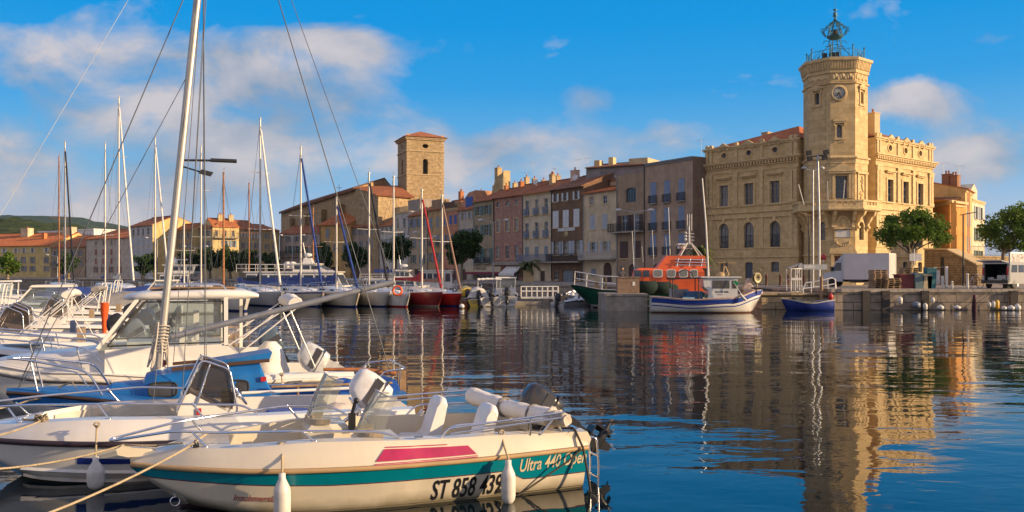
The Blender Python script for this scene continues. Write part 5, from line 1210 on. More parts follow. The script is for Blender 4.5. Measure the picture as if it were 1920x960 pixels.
# ================================================================ right hand buildings
def build_right():
 # ochre house: shaded left front, sunlit right front
 om = stucco('deep_ochre', (.58,.29,.09)); G2 = None
 A, Bv = 92.0, 87.0
 f = Fac(1746, 97, 1781, 91); t, h = house('ochre_house', 'deep orange ochre house with a brown roof right of the town hall', f, 381, om, [([1789.5-26], 7, 420, 445, dict(nz=2)), ], depth=.6, rise=.1, roof=M_tile_d, cornice=M_trim, gableroof=False)
 f2 = Fac(1781.2, 90.9, 1811, 94.0); ops = []; w = MB(); z = f2.z
 rows = [(396, 425), (440, 474), (480, 505)]
 for a, b in rows:
  u = f2.u(1791); ops.append((u-.42, u+.42, z(b), z(a), 'rect'))
 wall_grid(w, f2.w, h, ops); w.face([(f2.w,0,0),(f2.w,9,0),(f2.w,9,h),(f2.w,0,h)]); w.face([(0,0,h),(f2.w,0,h),(f2.w,9,h),(-2,9,h)]); o = w.build('side_wall', om, t); o.location = f2.A-f.A; o.rotation_euler = (0,0,f2.rz-f.rz)
 M_ = Matrix.Rotation(-f.rz, 4, 'Z'); off = M_ @ (f2.A-f.A); o.location = off
 for q in ops:
  wo = window(t, *q[:4], y=.14, nz=3); wo.location = off; wo.rotation_euler = (0,0,f2.rz-f.rz)
 c = MB(); c.box(-.15, f2.w+.1, -.25, -.004, h-.18, h+.08); c.box(f2.w*.1, f2.w*.9, -.12, -.004, z(388), z(385)); o = c.build('side_cornice', M_trim, t); o.location = off; o.rotation_euler = (0,0,f2.rz-f.rz)
 # the brown upper floor behind
 f3 = Fac(1746, 101, 1812, 98); h3 = f3.z(356); t3 = thing('rear_house', 'brown rendered upper house with two dark chimney stacks behind the ochre house', 'house', f3.A, f3.rz)
 w = MB(); w.prism([(0,0),(f3.w,0),(f3.w,f3.z(357)),(0,f3.z(341))], 'y', 0, .9); w.build('wall', stucco('red_brown_render', (.36,.18,.10)), t3)
 r = MB(); za, zb = f3.z(341), f3.z(357); r.face([(-.2,-.2,za+.05),(f3.w+.2,-.2,zb+.05),(f3.w+.2,.95,zb+.05),(-.2,.95,za+.05)], uv=[(0,0),(f3.w,0),(f3.w,7),(0,7)]); r.face([(.5,-2.6,f3.z(372)),(f3.w,-2.6,f3.z(381)),(f3.w,-.003,f3.z(366)),(.5,-.003,f3.z(360))], uv=[(0,0),(f3.w,0),(f3.w,3),(0,3)]); r.build('roof', M_tile_d, t3)
 for i, uu in enumerate((.42, .62)): chimney(t3, f3.w*uu, .45, f3.z(345)-uu, .95, .8, 1.5, M_tile_d, 2)
 antenna(t3, f3.w*.3, .5, f3.z(345), 2.6, .3); antenna(t3, f3.w*.75, .5, f3.z(350), 2.4, .8)
 # slim sunlit houses further right
 f4 = Fac(1810, 97, 1823, 102); t4, h4 = house('slim_house', 'slim sunlit ochre house edge with green grey shutters beside the street lamp', f4, 358, stucco('sun_ochre', (.60,.42,.18)), [([1816], 3.2, 398, 424, dict(sh=S_lgrey)), ([1816], 3.2, 444, 470, dict(sh=S_lgrey)), ([1816], 3.5, 480, 500, dict(door=S_brown))], depth=8, rise=1.0, roof=M_tile, cornice=M_trim)
 f5 = Fac(1822, 112, 1846, 118); t5, h5 = house('slim_house', 'pale cream house with a raised parapet beside the wide plane tree', f5, 376, stucco('pale_sun_cream', (.62,.54,.40)), [([1830, 1839], 3.6, 388, 412, dict(sh=S_lgrey)), ([1830, 1839], 3.6, 428, 452, dict(sh=S_green)), ([1830, 1839], 3.6, 470, 490, dict(sh=S_green))], depth=8, rise=.5, gableroof=False, cornice=M_trim)
 p = MB(); p.box(0, f5.w*.45, .05, 4, h5, h5+1.2); p.prism([(0,h5+1.2),(f5.w*.45,h5+1.2),(f5.w*.22,h5+2.0)], 'y', .05, 4); p.build('parapet', stucco('pale_sun_cream', (.6,.5,.4)), t5)
 # stone ramp wall and the sunlit rubble wall
 rub = stone('rubble_wall', (.42,.29,.14), (.34,.24,.13), (.22,.16,.10), .42, .22, bump=.8, streak=.4, ms=.03, var=.4)
 f6 = Fac(1733, 84, 1832, 78); t6 = thing('stair_wall', 'brown stone stair wall with a sloping top behind the parked skip', 'stone wall', f6.A, f6.rz)
 w = MB(); w.prism([(0,0),(f6.w,0),(f6.w,f6.z(497,1832)),(f6.u(1776),f6.z(469,1776)),(0,f6.z(468,1733))], 'y', 0, 1.2); w.build('wall', rub, t6)
 w = MB(); a = (f6.u(1776), f6.z(469,1776)); b = (f6.w, f6.z(497,1832)); w.beam((a[0],.6,a[1]+.07), (b[0],.6,b[1]+.07), 1.4, .12); w.beam((-.05,.6,f6.z(468,1733)+.07), (a[0],.6,a[1]+.07), 1.4, .12); w.build('coping', M_trim, t6)
 d = MB(); d.box(f6.u(1764), f6.u(1770), -.04, -.004, 0, f6.z(482,1767)); d.build('door', M_iron, t6)
 f7 = Fac(1826, 88, 1888, 92); t7 = thing('rubble_wall', 'sunlit golden rubble wall with an iron fence under the wide plane tree', 'stone wall', f7.A, f7.rz)
 w = MB(); hh = f7.z(480); w.box(0, f7.w+8, 0, 1, 0, hh); w.build('wall', rub, t7); w = MB()
 for i in range(int((f7.w+8)/.25)): w.tube([(i*.25,.3,hh),(i*.25,.3,hh+1.0)], .014, 4)
 for q in (.1, .95): w.tube([(0,.3,hh+q),(f7.w+8,.3,hh+q)], .02, 4)
 w.build('iron_fence', M_iron, t7)
 # billboard
 f8 = Fac(1893, 72, 1922, 73); t8 = thing('billboard', 'dark framed poster board standing behind the silver van', 'billboard', f8.A, f8.rz)
 z0, z1 = f8.z(505), f8.z(473); b = MB(); b.box(0, f8.w, -.08, .08, z0, z1); b.box(f8.w*.45, f8.w*.55, -.05, .05, 0, z0); b.build('frame', M_galv, t8)
 b = MB(); b.face([(.08,-.085,z0+.1),(f8.w-.08,-.085,z0+.1),(f8.w-.08,-.085,z1-.1),(.08,-.085,z1-.1)]); b.build('poster', mat('poster_print', (.35,.30,.30), .4, var=.9, scale=4), t8)
build_right()
# ================================================================ quay furniture
def double_lamp(label, px, Y, py_top, arm=1.5, m=None, name='street_lamp', hang=False):
 s = Y/F; base = Vector(((px-960)*s, Y, Z0)); h = CZ-(py_top-HZ)*s-Z0; t = thing(name, label, 'street lamp', base, 0, 'double armed lamps along the quay')
 p = MB(); p.tube([(0,0,0),(0,0,h*.25)], .09, 8); p.tube([(0,0,h*.25),(0,0,h-.25)], .065, 8, r1=.045); p.build('pole', m or M_galv, t)
 for sg in (-1, 1):
  a = MB(); a.tube([(0,0,h-.27), (sg*arm*.4,0,h-.10), (sg*arm*.78,0,h)], .035, 6); ao = a.build('arm', m or M_galv, t)
  hd = MB(); hd.lathe([(.01,-.34),(.10,-.30),(.15,0),(.12,.26),(.01,.34)], (sg*arm*.95,0,h+.02), 10, 0, axis=Matrix.Rotation(RAD(90), 3, 'Y')); hd.build('lamp_head', M_lgrey_paint, ao)
 return t
def build_furniture():
 for px, Y, py, lab in [(1190, 88, 394, 'double armed street lamp in front of the narrow brown house'), (925, 112, 413, 'double armed street lamp in front of the pink house'), (753, 128, 436, 'double armed street lamp behind the masts below the church'), (789, 122, 444, 'double armed street lamp at the ochre house'), (548, 150, 441, 'double armed street lamp in front of the white and pink house'), (295, 150, 446, 'double armed street lamp by the pale blue house'), (108, 160, 478, 'double armed street lamp in front of the grey brown house'), (366, 150, 462, 'double armed street lamp right of the trawler yacht')]:
  double_lamp(lab, px, Y, py, 1.7 if px > 900 else 2.0)
 # floodlight mast and its neighbour on the landing
 Y = 67.0; s = Y/F; b = Vector(((1536-960)*s, Y, Z0)); h = CZ-(290-HZ)*s-Z0
 t = thing('floodlight_mast', 'tall steel mast with four black floodlights in front of the clock tower', 'floodlight', b)
 p = MB(); p.tube([(0,0,-1.2),(0,0,h*.5),(-.12,0,h)], .10, 10, r1=.075); p.build('pole', M_galv, t); p = MB(); p.beam((-.72,0,h-.15),(.48,0,h-.05), .08, .1); p.build('crossbar', M_iron, t)
 for x, z in ((-.80,.12), (-.72,-.30), (.50,.18), (.40,-.22)):
  q = MB(); q.obox((x,-.05,h+z), (.17,0,.03), (0,.14,0), (-.03,0,.17)); q.build('floodlight', M_black, t)
 b = Vector(((1527-960)*s, Y+.3, Z0)); h = CZ-(318-HZ)*s-Z0; t = thing('street_lamp', 'slim steel lamp post with two white globe heads beside the floodlight mast', 'street lamp', b)
 p = MB(); p.tube([(0,0,-1.2),(0,0,h)], .075, 8, r1=.055); p.build('pole', M_galv, t)
 for sg in (-1, 1):
  a = MB(); a.tube([(0,0,h-.05),(sg*.35,0,h),(sg*.55,0,h+.1)], .035, 6); ao = a.build('arm', M_galv, t); q = MB(); q.ball((sg*.68,0,h+.16), .20, .14, .11, 7); q.build('lamp_head', M_lgrey_paint, ao)
 s = 72/F; b = Vector(((1517-960)*s, 72, Z0)); h = CZ-(404-HZ)*s-Z0; t = thing('street_lamp', 'dark lamp post with two thin wing arms left of the floodlight mast', 'street lamp', b)
 p = MB(); p.tube([(0,0,0),(0,0,h)], .06, 8, r1=.045); p.build('pole', M_iron, t)
 for sg in (-1, 1):
  q = MB(); q.tube([(0,0,h),(sg*.72,0,h+.22)], .035, 6); q.build('arm', M_wood, t)
 s = 74/F; b = Vector(((1806-960)*s, 74, Z0)); h = CZ-(402-HZ)*s-Z0; t = thing('street_lamp', 'black lamp post with one long arm in front of the ochre house', 'street lamp', b)
 p = MB(); p.tube([(0,0,0),(0,0,h)], .075, 8, r1=.06); p.build('pole', M_iron, t); p = MB(); p.beam((-.25,0,h-.05),(1.0,-.1,h+.18), .22, .07); p.build('arm', M_iron, t)
 # bollards in front of the town hall
 for i, px in enumerate((1437, 1463, 1478, 1507)):
  s = 77/F; t = thing('bollard', ['dark bollard nearest the net winch before the town hall', 'dark bollard second from the net winch before the town hall', 'dark bollard just left of the white cage kiosk', 'dark bollard behind the white railing'][i], 'bollard', Vector(((px-960)*s, 77, Z0)), 0, 'bollards in front of the town hall')
  q = MB(); q.lathe([(.11,0),(.10,.8),(.12,.82),(.12,.95),(.02,1.0)], (0,0,0), 10); q.build('post', mat('rust_bollard', (.12,.05,.035), .6), t)
 # old landing below the quay and the concrete jetty head
 lm = stone('landing_blocks', (.48,.36,.20), (.42,.32,.19), (.16,.12,.08), 1.3, .45, bump=.6, streak=.5, ms=.03, var=.35)
 q = MB(); a = at(1425, 553, 66); z = CZ-(553-HZ)/F*62; x0, x1 = (1425-960)/F*62, (1566-960)/F*61.2
 q.box(x0, x1, 61.6, 66.4, -2, z); q.box(x0-.1, x1, 61.45, 66.4, z+.003, z+.12)
 tag(q.build('landing_stage', lm), 'low golden stone landing between the fishing boat and the blue rowing boat', 'landing')
 q = MB(); x0, x1 = (1136-960)/F*59, (1214-960)/F*59; z = CZ-(555-HZ)/F*59; q.box(x0, x1, 59, 73, -2, z); q.box(x0-.05, x1+.05, 58.93, 73, z+.003, z+.14)
 tag(q.build('jetty_head', M_conc), 'grey concrete jetty head between the green trawler and the white fishing boat', 'jetty')
 # white cage kiosk
 Y = 64.0; s = Y/F; lz = CZ-(553-HZ)/F*62+.125; o = Vector(((1483-960)*s, Y, lz)); t = thing('cage_kiosk', 'white tube cage with a grey sign beam on the low landing', 'cage', o); H = CZ-(504-HZ)*s-lz
 p = MB()
 for x in (0, .33, .62, .78):
  for y in (0, 1.0): p.tube([(x,y,0),(x,y,H)], .03, 5)
 for z in (.05, H*.55, H):
  p.tube([(0,0,z),(.78,0,z),(.78,1,z),(0,1,z)], .03, 5, closed=True)
 for i in range(5): p.tube([(.05+i*.15,0,.05),(.05+i*.15,0,H*.55)], .012, 4)
 p.tube([(.3,0,H*.5),(.62,0,H)], .025, 5); p.build('cage_frame', M_white, t); p = MB(); p.box(0, .80, -.03, .0, H*.52, H*.62); p.build('shelf_board', M_white, t)
 p = MB(); p.box(.6, 2.7, .2, .5, H-.05, H+.32); p.build('sign_beam', M_galv, t); p = MB(); p.box(1.0, 1.8, .17, .197, H+.02, H+.26); p.build('sign_plate', M_lgrey_paint, t); p = MB(); p.beam((-.1,.5,H+.05),(.9,.5,H+.4), .6, .05); p.build('lid', M_galv, t)
 # white railing
 Y = 61.9; s = Y/F; P = lambda px, py: at(px, py, Y)
 o = at(1506, 553, Y); t = thing('gangway_rail', 'white tubular railing rising over the edge of the low landing', 'railing', o); p = MB()
 pts = [(1506,552),(1506,541),(1511,530),(1540,526),(1560,521),(1566,524),(1567,545)]; p.tube([P(*q)-o for q in pts], .045, 7); p.build('top_rail', M_white, t); p = MB()
 p.tube([P(1506,541)-o, P(1540,537)-o, P(1566,532)-o], .04, 6); p.build('mid_rail', M_white, t)
 for px, a, b in ((1521, 529, 553), (1539, 526, 553), (1552, 523, 546)):
  p = MB(); p.tube([P(px,a)-o, P(px,b)-o], .035, 6); p.build('post', M_white, t)
 # wooden mooring pile and red life ring
 p = MB(); o = at(1540, 524, 60.9); p.lathe([(.11,-3.0),(.11,2.2),(.10,2.3)], (0,0,0), 10); po = p.build('mooring_pile', M_wood); po.location = (o.x, o.y, 0); tag(po, 'brown mooring pile standing in the water beside the blue rowing boat', 'mooring pile')
 p = MB(); p.lathe([(.02,0),(.2,.02),(.22,.18),(.12,.42),(.01,.45)], (0,0,0), 8); q = p.build('red_buoy_flag', M_red); o = at(1544, 487, 70); q.location = o; tag(q, 'small red shape hanging on the lamp post bracket by the sign beam', 'flag')
 p = MB(); p.tube([(0,.0,0),(0,0,-2.6)], .03, 5); p.build('staff', M_galv, q)
 # fenders hung on the quay wall
 Y = 60.1; s = Y/F
 data = [(1687, 556, 571, .16, 'w', 'long white fender with a grey foot nearest the blue rowing boat'), (1717, 565, 578, .28, 'k', 'big grey blue fender half against the dark wall post'), (1734, 568, 582, .15, 'w', 'slim white fender right of the grey blue one'), (1748, 557, 568, .13, 'w', 'slim white fender hanging high on the wall'), (1762, 571, 581, .24, 'b', 'fat white ball fender under the red crates'), (1793, 572, 580, .26, 'b', 'white ball fender low at the water line'), (1826, 552, 584, .15, 'r', 'long dark blue and red cloth bundle hanging by the lamp'), (1854, 566, 577, .12, 'w', 'first slim white fender left of the yellow one'), (1862, 564, 578, .12, 'w', 'second slim white fender touching the yellow one'), (1869, 562, 581, .13, 'y', 'yellow fender hanging under the van'), (1881, 573, 582, .20, 'b', 'round white ball fender right of the yellow one'), (1894, 572, 582, .26, 'b', 'largest white ball fender tilted at the water line'), (1906, 569, 583, .24, 'b', 'cream ball fender nearest the right edge')]
 M_yel = mat('yellow_vinyl', (.75,.42,.04), .5)
 for px, a, b, r, k, lab in data:
  zt, zb = CZ-(a-HZ)*s, CZ-(b-HZ)*s; o = Vector(((px-960)*s, Y, zb)); L = zt-zb; t = thing('hanging_fender', lab, 'fender', o, 0, 'fenders hanging on the right hand quay wall'); p = MB()
  if k == 'b': p.lathe([(.02,0),(r*.45,L*.03),(r*.8,L*.15),(r,L*.42),(r*.85,L*.68),(r*.4,L*.88),(.04,L*.97),(.03,L)], (0,-.08,0), 16)
  elif k == 'r': p.lathe([(.02,0),(r*.9,.1),(r,.5),(r*.7,1.0),(.08,L)], (0,-.05,0), 8)
  else: p.lathe([(.02,0),(r*.5,.03),(r,.10),(r,L-.12),(r*.5,L-.03),(.02,L)], (0,-.05,0), 12)
  p.build('body', {'w': M_fend, 'b': M_fend, 'k': mat('blue_grey_vinyl', (.16,.19,.25), .5), 'r': mat('maroon_navy_cloth', (.07,.018,.04), .9, var=.6, scale=2), 'y': M_yel}[k], t); p = MB(); p.tube([(0,-.05,L),(0,-.06,(Z0-.1-zb+L)/2),(0,.25,Z0+.02-zb)], .015, 4); p.build('rope', M_drope, t)
 for px in (1627, 1664, 1738, 1905):
  p = MB(); p.box(-.26, .26, -.16, .02, -2.9, -.10); q = p.build('wall_fender_post', mat('dark_timber', (.05,.042,.038), .8)); q.location = ((px-960)*s, Y+.35, Z0); tag(q, {1627: 'dark timber post on the quay wall below the white box truck', 1664: 'dark timber post on the quay wall under the pallets', 1738: 'dark timber post on the quay wall under the skip', 1905: 'dark timber post on the quay wall under the van'}[px], 'wall post', 'timber posts on the quay wall')
build_furniture()
# ================================================================ vehicles and goods on the quay
def wheel_at(parent, x, y, r, w=.2, side=1):
 ax = Matrix.Rotation(RAD(90), 3, 'X')
 p = MB(); p.lathe([(r*.62,-w/2),(r*.9,-w/2),(r,-w*.35),(r,w*.35),(r*.9,w/2),(r*.62,w/2)], (x,y,r), 20, 0, axis=ax); wo = p.build('wheel', M_rubber, parent)
 p = MB(); p.lathe([(r*.62,-w*.42),(r*.3,-w*.30),(.02,-w*.3)], (x,y,r), 14, 0, axis=ax); p.lathe([(r*.62,w*.42),(r*.3,w*.30),(.02,w*.3)], (x,y,r), 14, 0, axis=ax); p.build('rim', M_galv, wo)
def build_truck():
 # heads away to the left; local +x is forward, +y its left flank
 hd = Vector((-.80, .60, 0)); ang = math.atan2(hd.y, hd.x); Y = 69.0; rear_c = at(1673, 538, Y); rear_c.z = Z0
 t = thing('box_truck', 'white box truck with a blue white cab parked before the town hall door', 'truck', rear_c, ang)
 bw, L, z0, z1 = 1.05, 3.4, .62, 2.62
 wb = mat('truck_white_panel', (.62,.60,.60), .45, var=.06, scale=1.2, streak=.12); cabm = mat('truck_cab_paint', (.44,.51,.58), .3, coat=.4, var=.03)
 b = MB(); b.box(0, L, -bw, bw, z0, z1); b.box(-.02, L+.02, -bw-.02, bw+.02, z1-.05, z1+.02); b.box(-.02, L+.02, -bw-.02, bw+.02, z0-.03, z0+.06)
 for y in (-bw, bw):
  for x in (0, L): b.box(x-.03, x+.03, y-.03, y+.03, z0, z1)
 b.build('cargo_box', wb, t)
 b = MB(); b.box(-.05, -.02, -bw+.05, -.02, z0+.05, z1-.08); b.box(-.05, -.02, .02, bw-.05, z0+.05, z1-.08)
 for y in (-.7, -.3, .3, .7): b.tube([(-.07,y,z0+.05),(-.07,y,z1-.1)], .02, 5)
 b.build('rear_door', mat('truck_door_white', (.70,.68,.64), .45), t)
 c = MB(); x0 = L+.08
 prof = [(x0,.42),(x0+1.55,.42),(x0+1.62,.75),(x0+1.5,1.08),(x0+.95,1.22),(x0+.55,2.05),(x0,2.12)]
 c.prism(prof, 'y', -.95, .95); c.prism([(x0-.2,2.14),(x0+.45,2.12),(x0,2.60),(x0-.2,2.62)], 'y', -.9, .9); c.build('cab', cabm, t)
 g = MB()
 for y in (-.957, .953): g.prism([(x0+.12,1.28),(x0+.86,1.28),(x0+.52,1.92),(x0+.12,1.95)], 'y', y, y+.004)
 g.face([(x0+.97,-.85,1.24),(x0+.97,.85,1.24),(x0+.575,.8,2.02),(x0+.575,-.8,2.02)]); g.build('cab_window', M_pane, t)
 g = MB(); g.box(x0+.75, x0+.9, .96, 1.2, 1.25, 1.6); g.build('mirror', M_black, t)
 ch = MB(); ch.box(.1, L+.3, -.4, .4, .40, .59); ch.box(.3, 1.0, -.95, .95, .36, .44); ch.box(1.9, 2.9, .55, .98, .34, .58); ch.build('chassis', M_black, t)
 for x in (.95, L+.95):
  for y in (-.86, .86): wheel_at(t, x, y, .34)
 lp = MB(); lp.box(-.06, -.02, -.98, -.78, .50, .60); lp.build('tail_light', M_red, t); lp = MB(); lp.box(-.06, -.02, .78, .98, .50, .60); lp.build('tail_light', M_red, t)
def build_van():
 hd = Vector((.80, .60, 0)); ang = math.atan2(hd.y, hd.x); Y = 62.6; o = at(1866, 538, Y); o.z = Z0
 t = thing('parked_van', 'silver van with its tailgate raised and a dark open load bay', 'van', o, ang)
 m = mat('silver_van_paint', (.36,.355,.34), .3, metal=.2, coat=.5, var=.03)
 prof = [(.0,.35),(.0,1.05),(.10,1.75),(.25,1.88),(3.0,1.90),(3.35,1.80),(3.95,1.18),(4.65,.98),(4.75,.6),(4.7,.32)]
 b = MB(); w = .92
 # hollow shell: two sides, roof strip, floor
 for y in (-w, w): b.prism(prof, 'y', y-(.03 if y > 0 else 0), y+(.03 if y < 0 else 0))
 for a, c in zip(prof[2:], prof[3:]): b.face([(a[0],-w,a[1]),(c[0],-w,c[1]),(c[0],w,c[1]),(a[0],w,a[1])])
 b.box(0, 4.6, -w+.03, w-.03, .34, .42); b.box(-.10, .02, -w, w, .34, .52)
 for y in (-w, w-.14): b.prism([(-.01,.5),(.0,1.05),(.10,1.75),(.24,1.75),(.2,.5)], 'y', y, y+.14)
 b.build('body', m, t)
 g = MB(); g.box(.35, 2.3, -w+.04, w-.04, .43, .46); g.box(2.3, 2.36, -w+.04, w-.04, .43, 1.8); g.box(.3, 2.3, -w+.035, -w+.06, .45, 1.7); g.box(.3, 2.3, w-.06, w-.035, .45, 1.7); g.build('load_bay', M_panel, t)
 g = MB(); g.box(.5, 1.4, -.5, .1, .47, .95); g.box(.25, .5, -.35, .3, .6, .68); g.box(.4, .9, .3, .7, .47, .8); g.build('cargo', M_galv, t)
 d = MB(); d.beam((.12,0,1.86),(-.95,0,1.98), 1.7, .07); d.build('tailgate', m, t); d = MB(); d.beam((-.2,0,1.862),(-.75,0,1.922), 1.35, .03); d.build('tailgate_window', M_pane, t)
 for y in (-w-.003, w-.005):
  q = MB(); q.prism([(.35,1.15),(1.3,1.15),(1.3,1.68),(.42,1.68)], 'y', y, y+.008); q.prism([(1.45,1.15),(2.35,1.15),(2.35,1.68),(1.45,1.68)], 'y', y, y+.008); q.prism([(2.5,1.15),(3.72,1.15),(3.3,1.68),(2.5,1.68)], 'y', y, y+.008); q.build('side_window', M_pane, t)
 for sg in (-1, 1):
  l = MB(); l.box(-.02, .05, sg*(w-.10)-.05, sg*(w-.10)+.05, .95, 1.5); l.build('tail_light', M_red, t)
 bp = MB(); bp.box(-.14, -.0, -w, w, .40, .60); bp.build('bumper', M_black, t)
 for x in (.85, 3.85):
  for y in (-.82, .82): wheel_at(t, x, y, .32)
def pallet(label, o, rz, n, w=1.2, d=.9):
 t = thing('pallet_stack', label, 'pallets', o, rz, 'stacks of wooden pallets on the quay')
 for i in range(n):
  z = i*.15; m = MB(); j = (i*37 % 7-3)*.012
  for k in range(6): m.box(j, w+j, k*d/6+.01, (k+1)*d/6-.045, z+.118, z+.14)
  for k in (0, .5, 1): m.box(j+(w-.1)*k, j+(w-.1)*k+.1, 0, d, z+.022, z+.117)
  for k in (0, .45, .9): m.box(j, w+j, d*k, d*k+.09, z, z+.021)
  m.build('pallet', M_wood, t)
def build_goods():
 P = lambda px, Y: Vector(((px-960)/F*Y, Y, Z0))
 pallet('tall stack of wooden pallets behind the box truck', P(1640, 63.5), .1, 9, 1.0, .9); pallet('low stack of wooden pallets in front of the tall one', P(1664, 63.0), .05, 5, 1.0, .8); pallet('wooden pallets heaped on the red skip', P(1694, 65.2), -.1, 10, 1.1, .9)
 m = MB(); m.prism([(0,0),(1.6,0),(1.75,.95),(-.1,.95)], 'y', 0, 1.1); m.box(-.14, 1.79, -.05, 1.15, .95, 1.02); o = m.build('skip', mat('dark_red_skip', (.16,.03,.03), .6, var=.3, streak=.4)); o.location = P(1690, 63.2); tag(o, 'low dark red skip in front of the pallet heap', 'skip')
 for i, (px, c, h, lab) in enumerate([(1723, (.10,.16,.18), 1.0, 'grey green wheelie bin next to the red skip'), (1738, (.45,.36,.22), .9, 'tan bin bag box between two bins'), (1746, (.02,.14,.16), 1.35, 'tall dark teal bin with a sloping lid'), (1895, (.07,.08,.09), .95, 'dark grey wheelie bin beside the van')]):
  m = MB(); m.prism([(0,0),(.55,0),(.62,h),(-.05,h)], 'y', 0, .6); o = m.build('bin_body', mat('bin_plastic_%d' % i, c, .55)) ; t = thing('wheelie_bin', lab, 'bin', P(px-6, 63.0)); o.parent = t
  m = MB(); m.prism([(-.07,h+.003),(.64,h+.003),(.6,h+.1),(-.02,h+.14)], 'y', -.04, .64); m.build('lid', mat('bin_plastic_%d' % i, c, .55), t)
 t = thing('sheet_rack', 'white open metal frame with hanging sheets right of the teal bin', 'frame', P(1752, 63.4)); m = MB(); m.tube([(0,0,0),(0,0,1.5),(.85,0,1.55),(.85,0,0)], .045, 6); m.tube([(0,0,.5),(.85,0,.5)], .03, 5); m.build('tube_frame', M_white, t)
 m = MB(); m.box(.1, .4, .03, .1, .3, 1.3); m.box(.5, .7, .03, .08, .1, .9); m.build('sheet', M_canvas_w, t)
 m = MB(); m.box(.78, .95, -.06, .06, 0, 1.6); m.build('panel_post', M_white, t)
 # street sign with two boards
 t = thing('road_sign', 'grey rear of two road sign boards on a post below the plane tree', 'road sign', P(1714, 66)); m = MB(); m.tube([(0,0,0),(0,0,2.9)], .035, 6); m.build('post', M_galv, t); m = MB(); m.box(-.35, .55, -.03, .0, 2.0, 2.55); m.build('board', M_lgrey_paint, t)
 t = thing('bicycle', 'white bicycle leaning by the lamp post on the quay', 'bicycle', P(1817, 64), .3)
 for x in (0, 1.0):
  m = MB(); m.tube([(x+.33*math.cos(a), 0, .34+.33*math.sin(a)) for a in [i*math.pi/10 for i in range(20)]], .02, 5, closed=True); m.build('wheel', M_rubber, t)
 m = MB(); m.tube([(0,0,.34),(.32,0,.85),(.80,0,.82),(.45,0,.32),(.32,0,.85)], .025, 5); m.tube([(.0,0,.34),(.45,0,.32)], .02, 5); m.tube([(1.0,0,.34),(.78,0,.95)], .022, 5); m.build('frame', M_white, t); m = MB(); m.box(.22, .45, -.06, .06, .92, .97); m.build('saddle', M_black, t); m = MB(); m.tube([(.78,-.25,1.0),(.8,0,.97),(.78,.25,1.0)], .018, 5); m.build('handlebar', M_steel, t)
 for px, h, lab in ((1785, .55, 'short white bollard at the quay edge near the bins'), (1814, 1.1, 'thin ribbed post beside the bicycle')):
  m = MB(); m.lathe([(.09,0),(.08,h*.9),(.10,h*.92),(.02,h)], (0,0,0), 10); o = m.build('bollard', M_white); o.location = P(px, 62); tag(o, lab, 'bollard')
build_truck(); build_van(); build_goods()
